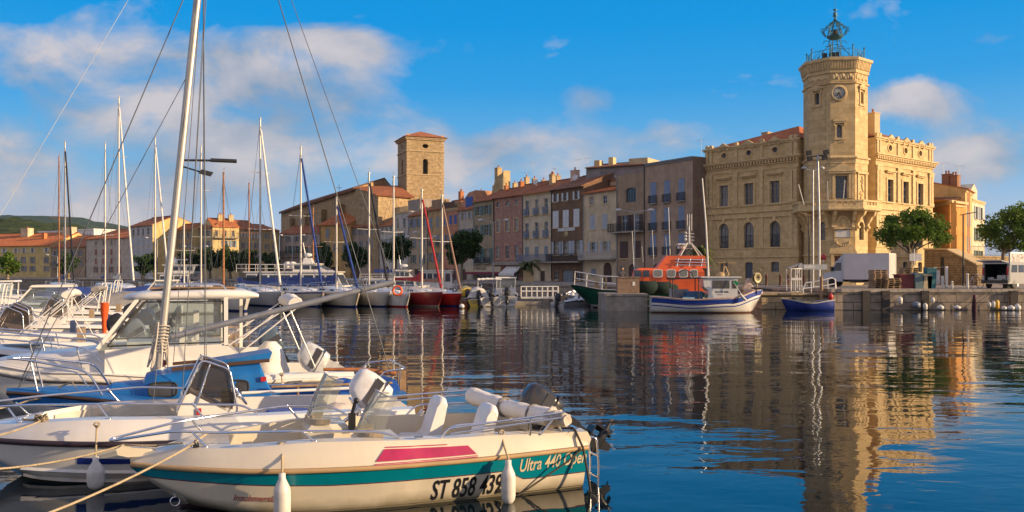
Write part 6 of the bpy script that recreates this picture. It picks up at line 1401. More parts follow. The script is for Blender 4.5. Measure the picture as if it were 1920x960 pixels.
# ================================================================ boats: shared builders
def knots(ks):
 def f(t):
  if t <= ks[0][0]: return ks[0][1]
  for (a, ya), (b, yb) in zip(ks, ks[1:]):
   if t <= b:
    q = (t-a)/(b-a); q = q*q*(3-2*q); return ya+(yb-ya)*q
  return ks[-1][1]
 return f
class Hull:
 """a hull in its own axes: x forward from the stern, y to the left, z up from the water"""
 def __init__(s, L, B, sheer, stern=.85, tmax=.4, bp=2.5, draft=.25, kt=.72, kq=2.4, sec=((0,0),(.28,.70),(.38,.82),(1,1)), foot=0.0, kend=.03):
  s.L, s.B, s.sheer, s.stern, s.tmax, s.bp, s.draft, s.kt, s.kq, s.sec, s.kend = L, B/2, sheer if callable(sheer) else knots(sheer), stern, tmax, bp, draft, kt, kq, sec, kend
 def beam(s, t):
  if t < s.tmax: q = t/s.tmax; q = 1-(1-q)**2; return s.B*(s.stern+(1-s.stern)*q)
  return s.B*max(0.0, 1-((t-s.tmax)/(1-s.tmax))**s.bp)+.012
 def keel(s, t):
  if t <= s.kt: return -s.draft
  return -s.draft+(s.sheer(1)+s.draft-s.kend)*((t-s.kt)/(1-s.kt))**s.kq
 def half(s, t, z):
  zk, zs = s.keel(t), s.sheer(t); v = min(1, max(0, (z-zk)/max(1e-4, zs-zk)))
  for (a, ya), (b, yb) in zip(s.sec, s.sec[1:]):
   if v <= b: return s.beam(t)*(ya+(yb-ya)*(v-a)/(b-a))
  return s.beam(t)
 def pt(s, x, z, sg=1, off=0.0):
  t = x/s.L; return Vector((x, sg*(s.half(t, z)+off), z))
 def shell(s, bands, n=44, fr=(.0,.12,.28,.45,.62,.8), transom=0):
  """bands: list of (depth below the sheer as a number or function of t, material index); the last material runs down to the keel"""
  mb = MB(); rows = []; mats = []
  for i in range(n+1):
   t = i/n; t = 1-(1-t)**1.25 if t > .0 else 0; zs, zk = s.sheer(t), s.keel(t); zz = [zs]
   for d, m in bands[:-1]:
    dd = d(t) if callable(d) else d; zz.append(max(zk, zs-dd))
   z0 = zz[-1]
   lv = sorted({0.02, .05})
   for q in range(1, 9): zz.append(z0+(zk-z0)*q/8)
   rows.append((t, zz))
  k = len(rows[0][1]); mi = [b[1] for b in bands[:-1]]+[bands[-1][1]]*8
  for sg in (1, -1):
   R = [[(s.L*t, sg*s.half(t, z), z) for z in zz] for t, zz in rows]
   if sg < 0: R = [list(r) for r in R]
   b = len(mb.v)
   for r in R: mb.v += r
   for i in range(n):
    for j in range(k-1):
     f = [b+i*k+j, b+(i+1)*k+j, b+(i+1)*k+j+1, b+i*k+j+1]
     mb.add(f if sg < 0 else f[::-1], mi[j], True)
  t0, zz = rows[0]
  mb.face([(0, s.half(0, z), z) for z in zz]+[(0, -s.half(0, z), z) for z in reversed(zz)], bands[transom][1] if transom is not None else bands[-1][1])
  return mb
 def strip(s, mb, z_off, w, h, m=0, t0=0.0, t1=1.0, n=40, out=0.0, both=True):
  """a rubbing strake of section w x h along the sheer"""
  for sg in (1, -1):
   rings = []
   for i in range(n+1):
    t = t0+(t1-t0)*i/n; y = s.half(t, s.sheer(t)+min(0, z_off))+out; z = s.sheer(t)+z_off; x = s.L*t
    rings.append([(x, sg*(y-.005), z-h/2), (x, sg*(y+w), z-h*.3), (x, sg*(y+w), z+h*.3), (x, sg*(y-.005), z+h/2)])
   mb.rings(rings, m, True, True, True, True)
 def topsides(s, mb, rise, inset, gw, floor, tf, m=0, n=40, t0=0.0, deck=.05):
  """moulding above the sheer, flat gunwale, inner wall and floor; ahead of tf a closed foredeck"""
  T = [t0+(1-t0)*i/n for i in range(n+1)]
  R = rise if callable(rise) else (lambda t: rise)
  for sg in (1, -1):
   o, g, w, f = [], [], [], []
   for t in T:
    b = s.beam(t); zs = s.sheer(t); z1 = zs+R(t); x = s.L*t; ins = min(inset, b*.6); gi = min(ins+gw, b*.98)
    o.append((x, sg*b, zs+.002)); g.append((x, sg*(b-ins), z1)); w.append((x, sg*max(.0, b-gi), z1+.012)); f.append((x, sg*max(0, b-gi-.04), floor))
   kf = max(i for i, t in enumerate(T) if t <= tf)
   def quad(A, B_, i):
    q = [A[i], A[i+1], B_[i+1], B_[i]]; mb.face(q if sg > 0 else q[::-1], m, True)
   b0 = len(mb.v); k = len(T)
   mb.v += o+g+w
   for i in range(k-1):
    for r in range(2):
     q = [b0+r*k+i, b0+r*k+i+1, b0+(r+1)*k+i+1, b0+(r+1)*k+i]; mb.add(q if sg > 0 else q[::-1], m, r == 0)
   for i in range(kf):
    quad(w, f, i)
   if sg > 0: mid_f, mid_w = f, w
   for i in range(kf, k-1):
    c0, c1 = (w[i][0], 0, w[i][2]+deck*(1-i/k)), (w[i+1][0], 0, w[i+1][2]+deck*(1-(i+1)/k)); q = [w[i], w[i+1], c1, c0]; mb.face(q if sg > 0 else q[::-1], m, True)
   q = [f[kf], w[kf], (w[kf][0], 0, w[kf][2]+deck*(1-kf/k)), (f[kf][0], 0, floor)]; mb.face(q if sg < 0 else q[::-1], m)
   for i in range(kf): q = [f[i], f[i+1], (f[i+1][0], 0, floor), (f[i][0], 0, floor)]; mb.face(q if sg > 0 else q[::-1], m)
  # inside of the transom
  b = s.beam(t0); zs = s.sheer(t0)+R(t0); w_ = min(b-inset, s.half(t0, floor)-.04); mb.box(.0, .10, -w_, w_, floor, zs-.10, m)
 def deck(s, mb, m=0, t0=0.0, t1=1.0, n=30, camber=.05, z=.0):
  for sg in (1, -1):
   R = []
   for i in range(n+1):
    t = t0+(t1-t0)*i/n; b = s.beam(t); zs = s.sheer(t)+z; R.append([(s.L*t, sg*b*q, zs+camber*(1-q*q)) for q in (1, .66, .33, 0)])
   if sg < 0: R = [r[::-1] for r in R]
   mb.rings(R, m, closed=False)
D_HEAD = 200.0     # the near boats lie bows to the left, a little towards the viewer
def boat_frame(S, head=D_HEAD):
 a = RAD(head); d = Vector((math.cos(a), math.sin(a), 0)); p = Vector((-math.sin(a), math.cos(a), 0)); S = Vector((S[0], S[1], 0))
 return S, d, p, a
def loc_of(frame, px, py, plane_y=None, z=None, x=None):
 """where the sight line through a photo pixel meets a plane of the boat: plane_y (side plane), z (level) or x (cross section)"""
 S, d, p, a = frame; ray = Vector(((px-960)/F, 1, -(py-HZ)/F)); o = Vector((0, 0, CZ))-S
 O = Vector((o.dot(d), o.dot(p), o.z)); r = Vector((ray.dot(d), ray.dot(p), ray.z))
 k = (plane_y-O.y)/r.y if plane_y is not None else (z-O.z)/r.z if z is not None else (x-O.x)/r.x
 return O+r*k
def side_at(hull, frame, px, py, sg=1):
 """point of the hull's near side under a photo pixel"""
 y = hull.B
 for _ in range(12):
  q = loc_of(frame, px, py, plane_y=sg*y); y = hull.half(min(1, max(0, q.x/hull.L)), q.z)
 return q
def outboard(parent, x, y, z, sc=1.0, tilt=40, cm=None, lm=None, label=None, leg=.75, dm=None):
 """motor clamped at (x,y,z); tilted so that the cowl leans into the boat"""
 rot = Matrix.Translation((x, y, z)) @ Matrix.Rotation(RAD(tilt), 4, 'Y') @ Matrix.Scale(sc, 4)
 def tr(mb): mb.v = [tuple(rot @ Vector(v)) for v in mb.v]; return mb
 c = MB(); rr = []
 for zz, l0, l1, w in ((.04,-.26,.10,.12), (.07,-.31,.15,.155), (.20,-.34,.19,.165), (.40,-.35,.16,.155), (.54,-.33,.08,.135), (.60,-.28,.0,.10), (.615,-.2,-.08,.05)):
  ring = []
  for i in range(16):
   a = 2*math.pi*i/16; ca, sa = math.cos(a), math.sin(a); e = .5
   ring.append(((l0+l1)/2+(l1-l0)/2*math.copysign(abs(ca)**e, ca), w*math.copysign(abs(sa)**e, sa), zz))
  rr.append(ring)
 c.rings(rr, 0, True, True, True); o = tr(c).build('outboard_motor', cm or M_black, parent)
 if label: o['label'] = label
 s = MB()
 for sg in (-1, 1): s.rings([[(-.30,sg*.166,.24),(.10,sg*.168,.24)], [(-.31,sg*.16,.37),(.08,sg*.162,.36)]], 0, closed=False)
 s.rings([[(-.352,-.166,.185),(-.352,.166,.185),(-.352,.166,.20),(-.352,-.166,.20)], [(.205,-.166,.185),(.205,.166,.185),(.205,.166,.20),(.205,-.166,.20)]], 0, True, True, True, False); tr(s).build('cowl_trim', dm or mat('dark_cowl_trim', (.05,.05,.06), .4), o)
 l = MB(); l.box(-.22, .02, -.08, .08, -.30, .08); l.box(-.20, -.02, -.05, .05, -leg, -.29); l.box(-.30, .06, -.10, .10, -leg*.72, -leg*.70)
 l.prism([(-.05,-leg),(-.24,-leg),(-.20,-leg-.20),(-.12,-leg-.20)], 'y', -.015, .015); l.lathe([(.02,-.30),(.06,-.12),(.06,.12),(.02,.24)], (-.16,0,-leg), 10, 0, axis=Matrix.Rotation(RAD(90), 3, 'Y')); l.box(.0, .12, -.12, .12, -.18, .05)
 tr(l).build('lower_unit', lm or M_black, o)
 pr = MB()
 for k in range(3):
  a = k*2.094; pr.obox((-.33, .08*math.cos(a), -leg+.08*math.sin(a)), (.02, .02*math.sin(a), 0), (0, .07*math.cos(a), .07*math.sin(a)), (.03, -.03*math.sin(a), .03*math.cos(a)))
 tr(pr).build('propeller', M_black, o)
 return o
def fender(label, top, bottom, r=.11, rope_top=None, group=None, m=None):
 top, bottom = Vector(top), Vector(bottom); L = (top-bottom).length
 t = thing('hanging_fender', label, 'fender', bottom, 0, group); q = MB()
 q.lathe([(.018,-.06),(.02,0),(r*.62,.015),(r*.9,.05),(r,.10),(r,L-.16),(r*.93,L-.12),(r*.6,L-.06),(.035,L-.02),(.035,L+.03),(.01,L+.035)], (0,0,0), 18); q.lathe([(r*1.01,L-.25),(r*1.01,L-.24)], (0,0,0), 18); q.build('body', m or M_fend, t)
 if rope_top is not None:
  q = MB(); a = Vector(rope_top)-bottom; q.tube([(0,0,L), (0,0,L+.05), a*.5+Vector((0,0,L))*.5, a], .012, 6); q.tube([a+Vector((.03*math.cos(j), .02*math.sin(j*2), .03*math.sin(j))) for j in [i*.7 for i in range(10)]], .012, 5); q.build('rope', M_rope, t)
 return t
def rail(mb, pts, r=.013, n=8): mb.tube(pts, r, n)
def curve_pts(pts, n=6):
 """rounded polyline: Catmull-Rom through the points"""
 P = [Vector(p) for p in pts]; out = []
 for i in range(len(P)-1):
  p0, p1, p2, p3 = P[max(0, i-1)], P[i], P[i+1], P[min(len(P)-1, i+2)]
  for k in range(n):
   t = k/n; out.append(.5*((2*p1)+(-p0+p2)*t+(2*p0-5*p1+4*p2-p3)*t*t+(-p0+3*p1-3*p2+p3)*t**3))
 out.append(P[-1]); return out
def round_corners(pts, r=.06, n=5):
 P = [Vector(p) for p in pts]; out = [P[0]]
 for i in range(1, len(P)-1):
  a, b, c = P[i-1], P[i], P[i+1]; ra = min(r, (b-a).length*.45); rc = min(r, (c-b).length*.45)
  out += bez(b+(a-b).normalized()*ra, b, b+(c-b).normalized()*rc, n)
 out.append(P[-1]); return out
def windscreen(parent, cx, cy, z0, w, h, depth, m, rake=.25, top=.75, frame=True, name='windscreen', base=True, bm=None):
 """wrap-around screen: curved in plan, open towards the stern (-x)"""
 mb = MB(); n = 14; lo, hi = [], []
 for i in range(n+1):
  a = -math.pi/2+math.pi*i/n; e = .55
  ca, sa = math.copysign(abs(math.cos(a))**e, math.cos(a)), math.copysign(abs(math.sin(a))**e, math.sin(a))
  lo.append(Vector((cx+depth*ca, cy+w/2*sa, z0))); hi.append(Vector((cx-rake+depth*.8*ca, cy+w/2*top*sa, z0+h*(.86+.14*math.cos(a)))))
 mb.rings([lo, [p+(q-p)*.5+Vector((.02,0,0)) for p, q in zip(lo, hi)], hi], 0, closed=False)
 o = mb.build(name, m, parent)
 f = MB(); f.tube(hi, .008, 5); f.build('screen_edge', M_galv, o)
 if base:
  b = MB()
  R = [[(p.x, p.y, z0-.015), (p.x+(p.x-cx)*.04+.004, p.y+(p.y-cy)*.04, z0-.01), (p.x+(p.x-cx)*.04-.012, p.y+(p.y-cy)*.03, z0+.045), (p.x-.012, p.y, z0+.05)] for p in lo]
  b.rings(R, 0, True, True, True, False); b.build('screen_base', bm or mat('yellowed_trim', (.33,.27,.19), .4, var=.25), o)
 return o
def steering_wheel(parent, c, r=.19, tilt=55):
 rot = Matrix.Rotation(RAD(-tilt), 3, 'Y'); mb = MB(); c = Vector(c)
 mb.tube([c+rot @ Vector((r*math.cos(a), r*math.sin(a), 0)) for a in [i*math.pi/10 for i in range(20)]], .016, 6, closed=True)
 for k in range(3): a = k*2.09+.5; mb.tube([c+rot @ Vector((0,0,-.04)), c+rot @ Vector((r*math.cos(a), r*math.sin(a), 0))], .011, 5)
 mb.lathe([(.05,-.06),(.05,-.02)], c, 10, 0, axis=rot); mb.tube([c+rot @ Vector((0,0,-.05)), c+rot @ Vector((0,0,-.28))], .025, 6); return mb.build('steering_wheel', M_steel, parent)
def mooring(label, pts, r=.012, m=None, name='mooring_rope'):
 o0 = Vector(pts[0]); mb = MB(); mb.tube([Vector(p)-o0 for p in pts], r, 6); o = mb.build(name, m or M_rope); o.location = o0
 return tag(o, label, 'rope')
# ================================================================ the open cream and teal boat in front
def boat_a():
 fr = boat_frame((.63, 11.35)); S, d, p, a = fr
 t = thing('open_motorboat', 'cream open motorboat with a teal stripe and the number ST 858 439 in the foreground', 'motorboat', S, a)
 H = Hull(5.08, 1.96, [(0,.50),(.35,.485),(.7,.49),(1,.51)], stern=.84, tmax=.42, bp=2.5, draft=.28, kt=.66, kq=2.1)
 def teal(tt):
  q = min(1, max(0, (tt-.155)/.06)); q = q*q*(3-2*q); return (.30-.13*q)*(1-.35*max(0, tt-.6)/.4)
 bands = [(.03, 0), (teal, 1), (lambda q: teal(q)+.012, 2), (None, 0)]
 H.shell(bands, 60).build('hull', [M_cream, M_teal, mat('plum_line', (.10,.015,.03), .4)], t)
 m = MB(); H.strip(m, .0, .022, .06, 0); m.build('rub_rail', mat('tan_rubber', (.42,.28,.14), .6, var=.12, scale=3), t)
 bt = MB()
 for sg in (1, -1):
  R = []
  for i in range(41):
   q = .90*i/40; R.append([tuple(H.pt(q*H.L, -.06, sg, .004)), tuple(H.pt(q*H.L, .028, sg, .004))])
  bt.rings(R if sg < 0 else [r[::-1] for r in R], 0, closed=False)
 bt.build('boot_stripe', mat('dark_antifouling', (.03,.012,.02), .6), t)
 rise = knots([(0,.19),(.3,.25),(.62,.29),(.85,.22),(1,.12)])
 tp = MB(); H.topsides(tp, rise, .075, .15, .16, .80); tp.build('deck_moulding', M_cream, t)
 # raised bow coaming on the far side and inner liner step
 ln = MB();
 for sg in (1, -1):
  R = []
  for i in range(15):
   q = .50+.29*i/14; b = H.beam(q)-.25; z1 = H.sheer(q)+rise(q)-.36; R.append([(q*H.L, sg*b, z1), (q*H.L, sg*max(.02, b-.26), z1-.02), (q*H.L, sg*max(.02, b-.30), .17)])
  ln.rings(R if sg > 0 else [r[::-1] for r in R], 0, closed=False)
 ln.build('bow_seat', M_cream, t)
 # consoles
 for (cx, cy, wz, wh, far) in ((2.92, -.42, .80, .56, True), (2.46, .44, .76, .48, False)):
  c = MB(); z1 = wz
  c.rings([[(cx+.30,cy-.30,.16),(cx+.30,cy+.30,.16),(cx-.32,cy+.30,.16),(cx-.32,cy-.30,.16)], [(cx+.26,cy-.29,z1-.06),(cx+.26,cy+.29,z1-.06),(cx-.24,cy+.29,z1-.06),(cx-.24,cy-.29,z1-.06)], [(cx+.20,cy-.26,z1),(cx+.20,cy+.26,z1),(cx-.20,cy+.26,z1-.01),(cx-.20,cy-.26,z1-.01)]], 0, True, False, True, False)
  co = c.build('console', M_cream, t); windscreen(co, cx+.0, cy, z1+.01, .58, wh, .24, M_clear, .18, .74)
  if far: steering_wheel(t, (cx-.40, cy, z1+.10)); th = MB(); th.box(cx-.30, cx-.22, cy+.28, cy+.34, z1-.1, z1+.12); th.tube([(cx-.26,cy+.31,z1+.1),(cx-.30,cy+.33,z1+.26)], .022, 6); th.ball((cx-.31,cy+.33,z1+.27), .035, n=5); th.build('throttle', M_black, t)
 # moulded seats
 for sx, sy in ((1.74, -.42), (1.36, .42)):
  s = MB(); w = .21
  prof = [(-.20,.16),(.26,.16),(.28,.50),(.22,.54),(.0,.53),(-.06,.60),(-.17,.97),(-.22,1.03),(-.28,1.02),(-.30,.95),(-.22,.55)]
  rings = []
  for q in (-1, -.92, -.6, 0, .6, .92, 1):
   k = {1: .93, .92: .985}.get(abs(q), 1.0); zc = .5; rings.append([(sx+x*k, sy+q*w, .16+(z-.16)*(k if z > .6 else 1)+(.02*(abs(q) > .5) if z < .6 and z > .3 else 0)) for x, z in prof])
  s.rings(rings, 0, True, True, True, True); s.build('seat', mat('seat_white', (.76,.74,.71), .4, var=.04), t)
 b = MB(); b.box(.12, .62, -.72, .72, .16, .47); b.build('stern_bench', M_cream, t)
 # stern deck pads
 b = MB(); b.prism([(-.02,.52),(.34,.52),(.34,.66),(.22,.70),(.0,.69),(-.05,.60)], 'y', .30, .80); b.prism([(-.02,.52),(.34,.52),(.34,.66),(.22,.70),(.0,.69),(-.05,.60)], 'y', -.80, -.30); b.build('stern_quarter', M_cream, t)
 outboard(t, .02, -.20, .62, .95, 55, mat('dark_cowl', (.03,.028,.03), .25, coat=.5), None, leg=.72)
 for sy in (-1, 1): q = MB(); q.box(.14, .19, sy*.74-.09, sy*.74+.09, .735, .755); q.box(.15, .18, sy*.74-.04, sy*.74+.04, .70, .736); q.build('cleat', M_steel, t)
 q = MB(); q.box(.72, 1.02, -.62, -.25, .165, .36); q.lathe([(.03,.36),(.03,.40)], (.87,-.44,0), 8); q.build('fuel_tank', mat('fuel_tank_red', (.30,.02,.02), .45), t)
 q = MB(); q.face([(.64,-.62,.166),(3.2,-.60,.166),(3.2,.60,.166),(.64,.62,.166)]); q.build('floor_mat', mat('grey_nonskid', (.34,.33,.31), .8, var=.3, scale=5), t)
 q = MB(); q.tube(sag((.1,-.15,.6), (1.0,-.72,.62), .2, 8), .014, 5); q.tube(sag((.1,-.25,.58), (2.6,-.70,.62), .28, 10), .01, 5); q.build('control_cable', M_black, t)
 for x, y in ((3.9,.62), (3.55,.70), (2.1,.90)): q = MB(); q.box(x-.05, x+.05, y-.015, y+.015, .77, .79); q.build('deck_fitting', M_steel, t)
 # bow rail
 r1 = lambda x, sg, dz: (x, sg*max(.05, H.beam(x/H.L)-.14), H.sheer(x/H.L)+rise(x/H.L)+dz)
 rl = MB()
 far = [r1(2.6,-1,.02), r1(2.8,-1,.13), r1(3.4,-1,.18), r1(4.2,-1,.20), r1(4.62,-1,.22)]; near = [r1(4.62,1,.19), r1(4.2,1,.155), r1(3.4,1,.12), r1(2.55,1,.09), r1(2.3,1,.02)]
 tip = [(H.L+.20, -.05, .79), (H.L+.20, .05, .79)]
 rail(rl, round_corners(far+tip+near, .12, 5), .0145)
 rl.build('bow_rail', M_steel, t)
 for x, sg in ((4.45,1), (3.35,1), (4.45,-1), (3.35,-1)):
  q = MB(); rail(q, [r1(x-.14,sg,.0), r1(x,sg,(.165 if x > 4 else .118) if sg > 0 else .19)], .0125); q.lathe([(.03,0),(.03,.012)], r1(x-.14,sg,.0), 8); q.build('stanchion', M_steel, t)
 # side grab rails aft, folded canopy frame and rolled white canopy
 for sg in (1, -1):
  q = MB(); rail(q, round_corners([r1(1.85,sg,-.02), r1(1.70,sg,.13), r1(.42,sg,.17), r1(.30,sg,.0)], .10), .0135); q.build('grab_rail', M_steel, t)
 q = MB(); q2 = MB()
 for dz in (0, .06): rail(q, [(1.72,.86,.78+dz), (.34,.88,.89+dz)], .012); rail(q2, [(2.2,-.90,.92+dz), (.9,-.88,.96+dz)], .012)
 rail(q, [(.75,.84,.70), (.75,.86,.90)], .012); rail(q, [(.62,.84,.70), (.45,.86,.89)], .012); q.build('canopy_frame', M_steel, t); q2.build('canopy_frame', M_steel, t)
 q = MB(); A, B = Vector((.95,-.78,.96)), Vector((.42,.66,.86)); ax = (B-A).normalized(); up = Vector((0,0,1)); sd = ax.cross(up); rings = []
 for i in range(25):
  u = i/24; c = A.lerp(B, u)-Vector((0,0,.03*math.sin(u*math.pi))); rr = .118*(1+.05*math.sin(u*23)+.04*math.sin(u*41)); rr *= .86 if abs(u-.47) < .03 else 1
  rings.append([c+(sd*math.cos(j*math.pi/7)+up*math.sin(j*math.pi/7)*.92)*rr*(1+.05*math.sin(3*j+u*9)) for j in range(14)])
 q.rings(rings, 0, True, True, True); rc = q.build('rolled_canopy', M_canvas_w, t); q = MB()
 for u in (.44, .80): c = A.lerp(B, u)-Vector((0,0,.03*math.sin(u*math.pi))); q.tube([c+(sd*math.cos(j*math.pi/8)+up*math.sin(j*math.pi/8)*.92)*.124 for j in range(16)], .016, 5, closed=True)
 q.build_each('strap', mat('grey_strap', (.16,.15,.15), .8), rc)
 q = MB(); A2 = B; rings = []
 for i in range(14):
  u = i/13; c = B.lerp(Vector((.30,.90,.86)), u); rr = .12*(1-.45*u)*(1+.15*math.sin(u*19)); rings.append([c+(sd*math.cos(j*math.pi/6)+up*math.sin(j*math.pi/6))*rr*(1+.12*math.sin(2*j+i)) for j in range(12)])
 q.rings(rings, 0, True, True, True); q.build('canopy_bag', mat('grey_bag_cloth', (.50,.45,.38), .9, var=.2, scale=6, bump=.5), t)
 # boarding ladder
 q = MB()
 for y in (.52, .76): rail(q, round_corners([(-.02,y,.62), (-.14,y,.60), (-.17,y,.25), (-.13,y,-.5)], .06), .013)
 for z in (.38, .12, -.12): rail(q, [(-.16,.52,z), (-.16,.76,z)], .013)
 q.build('boarding_ladder', M_steel, t)
 # bow fittings
 q = MB(); q.prism([(4.78,.60),(5.10,.60),(5.20,.63),(5.22,.69),(5.16,.73),(5.06,.70),(4.78,.665)], 'y', -.06, .06); q.build('bow_roller', M_cream, t)
 q = MB(); q.box(4.38, 4.44, .20, .40, .725, .75); q.box(4.39, 4.43, .25, .35, .70, .726); q.build('cleat', M_black, t)
 # markings
 def lay(px0, py0, px1, py1):
  A = side_at(H, fr, px0, py0); B = side_at(H, fr, px1, py1); L = A.x-B.x
  return A, B, L
 def txt(name, body, px0, py0, px1, py1, hpx, m, shear=0, bold=0.0, stretch=None):
  A, B, L = lay(px0, py0, px1, py1)
  hz = A.z-0; top = side_at(H, fr, px0, py0-hpx); hgt = top.z-A.z
  vs_, fs = text_mesh(body, 1.0, shear, .0015, bold); w = max(v[0] for v in vs_); hmax = max(v[1] for v in vs_)
  mb = MB()
  for v in vs_:
   u = v[0]/w; x = A.x-u*L; z = A.z+(B.z-A.z)*u+v[1]/.72*hgt; mb.v.append(tuple(H.pt(x, z, 1, .004+max(0, v[2]))))
  for f in fs: mb.add(f)
  return mb.build(name, m, t)
 txt('registration_number', 'ST 858 439', 806, 937, 940, 922, 36, M_black, .18, .016)
 txt('name_lettering', 'Ultra 440 Open', 972, 885, 1098, 866, 24, mat('pale_lettering', (.62,.52,.34), .5), .12, .014)
 txt('small_lettering', 'Insubmersible', 436, 938, 530, 941, 12, mat('red_script', (.28,.02,.015), .5), .35, .004)
 # magenta panel and its stripes on the moulding
 def mould(x, v):
  q = x/H.L; b = H.beam(q); return Vector((x, b-.075*v+.012, H.sheer(q)+.002+(rise(q))*v+.001))
 def mv(px, py):
  best = None
  for i in range(60, 380):
   x = i*.0125; w0 = S+d*mould(x,0).x+p*mould(x,0).y; ppx = 960+F*w0.x/w0.y
   if best is None or abs(ppx-px) < best[0]:
    yb = HZ-F*(mould(x,0).z-CZ)/w0.y; w1 = S+d*mould(x,1).x+p*mould(x,1).y; yt = HZ-F*(mould(x,1).z-CZ)/w1.y; best = (abs(ppx-px), x, (yb-py)/(yb-yt))
  return best[1], best[2]
 def panel(name, c, m):
  (xa, va), (xb, vb), (xc, vc), (xd, vd) = [mv(*q) for q in c]   # bottom left, bottom right, top right, top left
  mb = MB(); R = []
  for i in range(13):
   u = i/12; R.append([mould(xa+(xb-xa)*u, va+(vb-va)*u), mould(xd+(xc-xd)*u, vd+(vc-vd)*u)])
  mb.rings(R, 0, closed=False); mb.build(name, m, t)
 mg = mat('magenta_panel', (.42,.02,.10), .35)
 panel('name_panel', [(706,866),(896,851),(880,835),(722,842)], mg)
 for k in range(3): panel('panel_stripe', [(703,871.5+k*2.4),(898-10*(k==2),854.5+k*2.4),(898,853.2+k*2.4),(704,870.2+k*2.4)], mg)
 panel('panel_stripe', [(724,839.5),(842,834.0),(842,832.5),(726,837.5)], mg)
 # hull fittings: towing ring and drain
 q = MB(); c = side_at(H, fr, 935, 920); q.lathe([(.03,0),(.03,.012)], c+Vector((0,.003,0)), 10, 0, axis=Matrix.Rotation(RAD(-90), 3, 'X')); q.build('drain_plug', M_black, t)
 q = MB(); c = Vector((4.625,.0,.10)); q.tube([c+Vector((.05*math.cos(j), 0, .05*math.sin(j)-.03)) for j in [i*.5 for i in range(13)]], .008, 5, closed=True); q.build('towing_eye', M_steel, t)
 def W(v): v = Vector(v); return S+d*v.x+p*v.y+Vector((0,0,v.z))
 # fenders hung over the near side
 for px, yt, yb, lab, rp in ((529, 893, 985, 'long white fender hanging below the bow rail of the cream boat', (529, 836)), (953, 868, 945, 'white fender covering the end of the boat number', (940, 812))):
  q0 = side_at(H, fr, px, yt); y_ = max(H.half(q0.x/H.L, q0.z), H.beam(q0.x/H.L))+.12
  T_, B_ = loc_of(fr, px, yt, plane_y=y_), loc_of(fr, px, yb, plane_y=y_); R_ = loc_of(fr, *rp, plane_y=H.beam(T_.x/H.L)-.12); B_.x = T_.x
  fender(lab, W(T_), W(B_), .088 if px < 600 else .082, W(R_))
 # mooring lines
 c = W((4.41,.30,.76)); mooring('pale mooring line from the bow cleat of the cream boat to the lower left', [W((4.3,.05,.80)), W((4.42,.26,.77)), c]+sag(c, at(30, 985, 7.6), .05, 8), .013)
 c = W((5.14,0,.73)); mooring('thin mooring line from the bow roller of the cream boat to the left edge', sag(W((4.55,.15,.74)), c, .02, 4)+sag(c, at(-60, 882, 8.6), .06, 8), .011)
 c = W((.10,.80,.70)); mooring('dark stern line knotted over the corner of the cream boat', [W((.35,.55,.72)), W((.16,.78,.73)), W((.10,.89,.52)), W((.04,.90,.2)), W((.0,.92,-.1))], .016, M_drope)
 e = side_at(H, fr, 976, 925); mooring('dark diagonal line across the stern quarter of the cream boat', [W((.12,.90,.50)), W((.35,.93,.36)), W((e.x,e.y+.012,e.z)), W((e.x+.5,e.y+.2,-.08))], .012, M_drope)
 return t
boat_a()
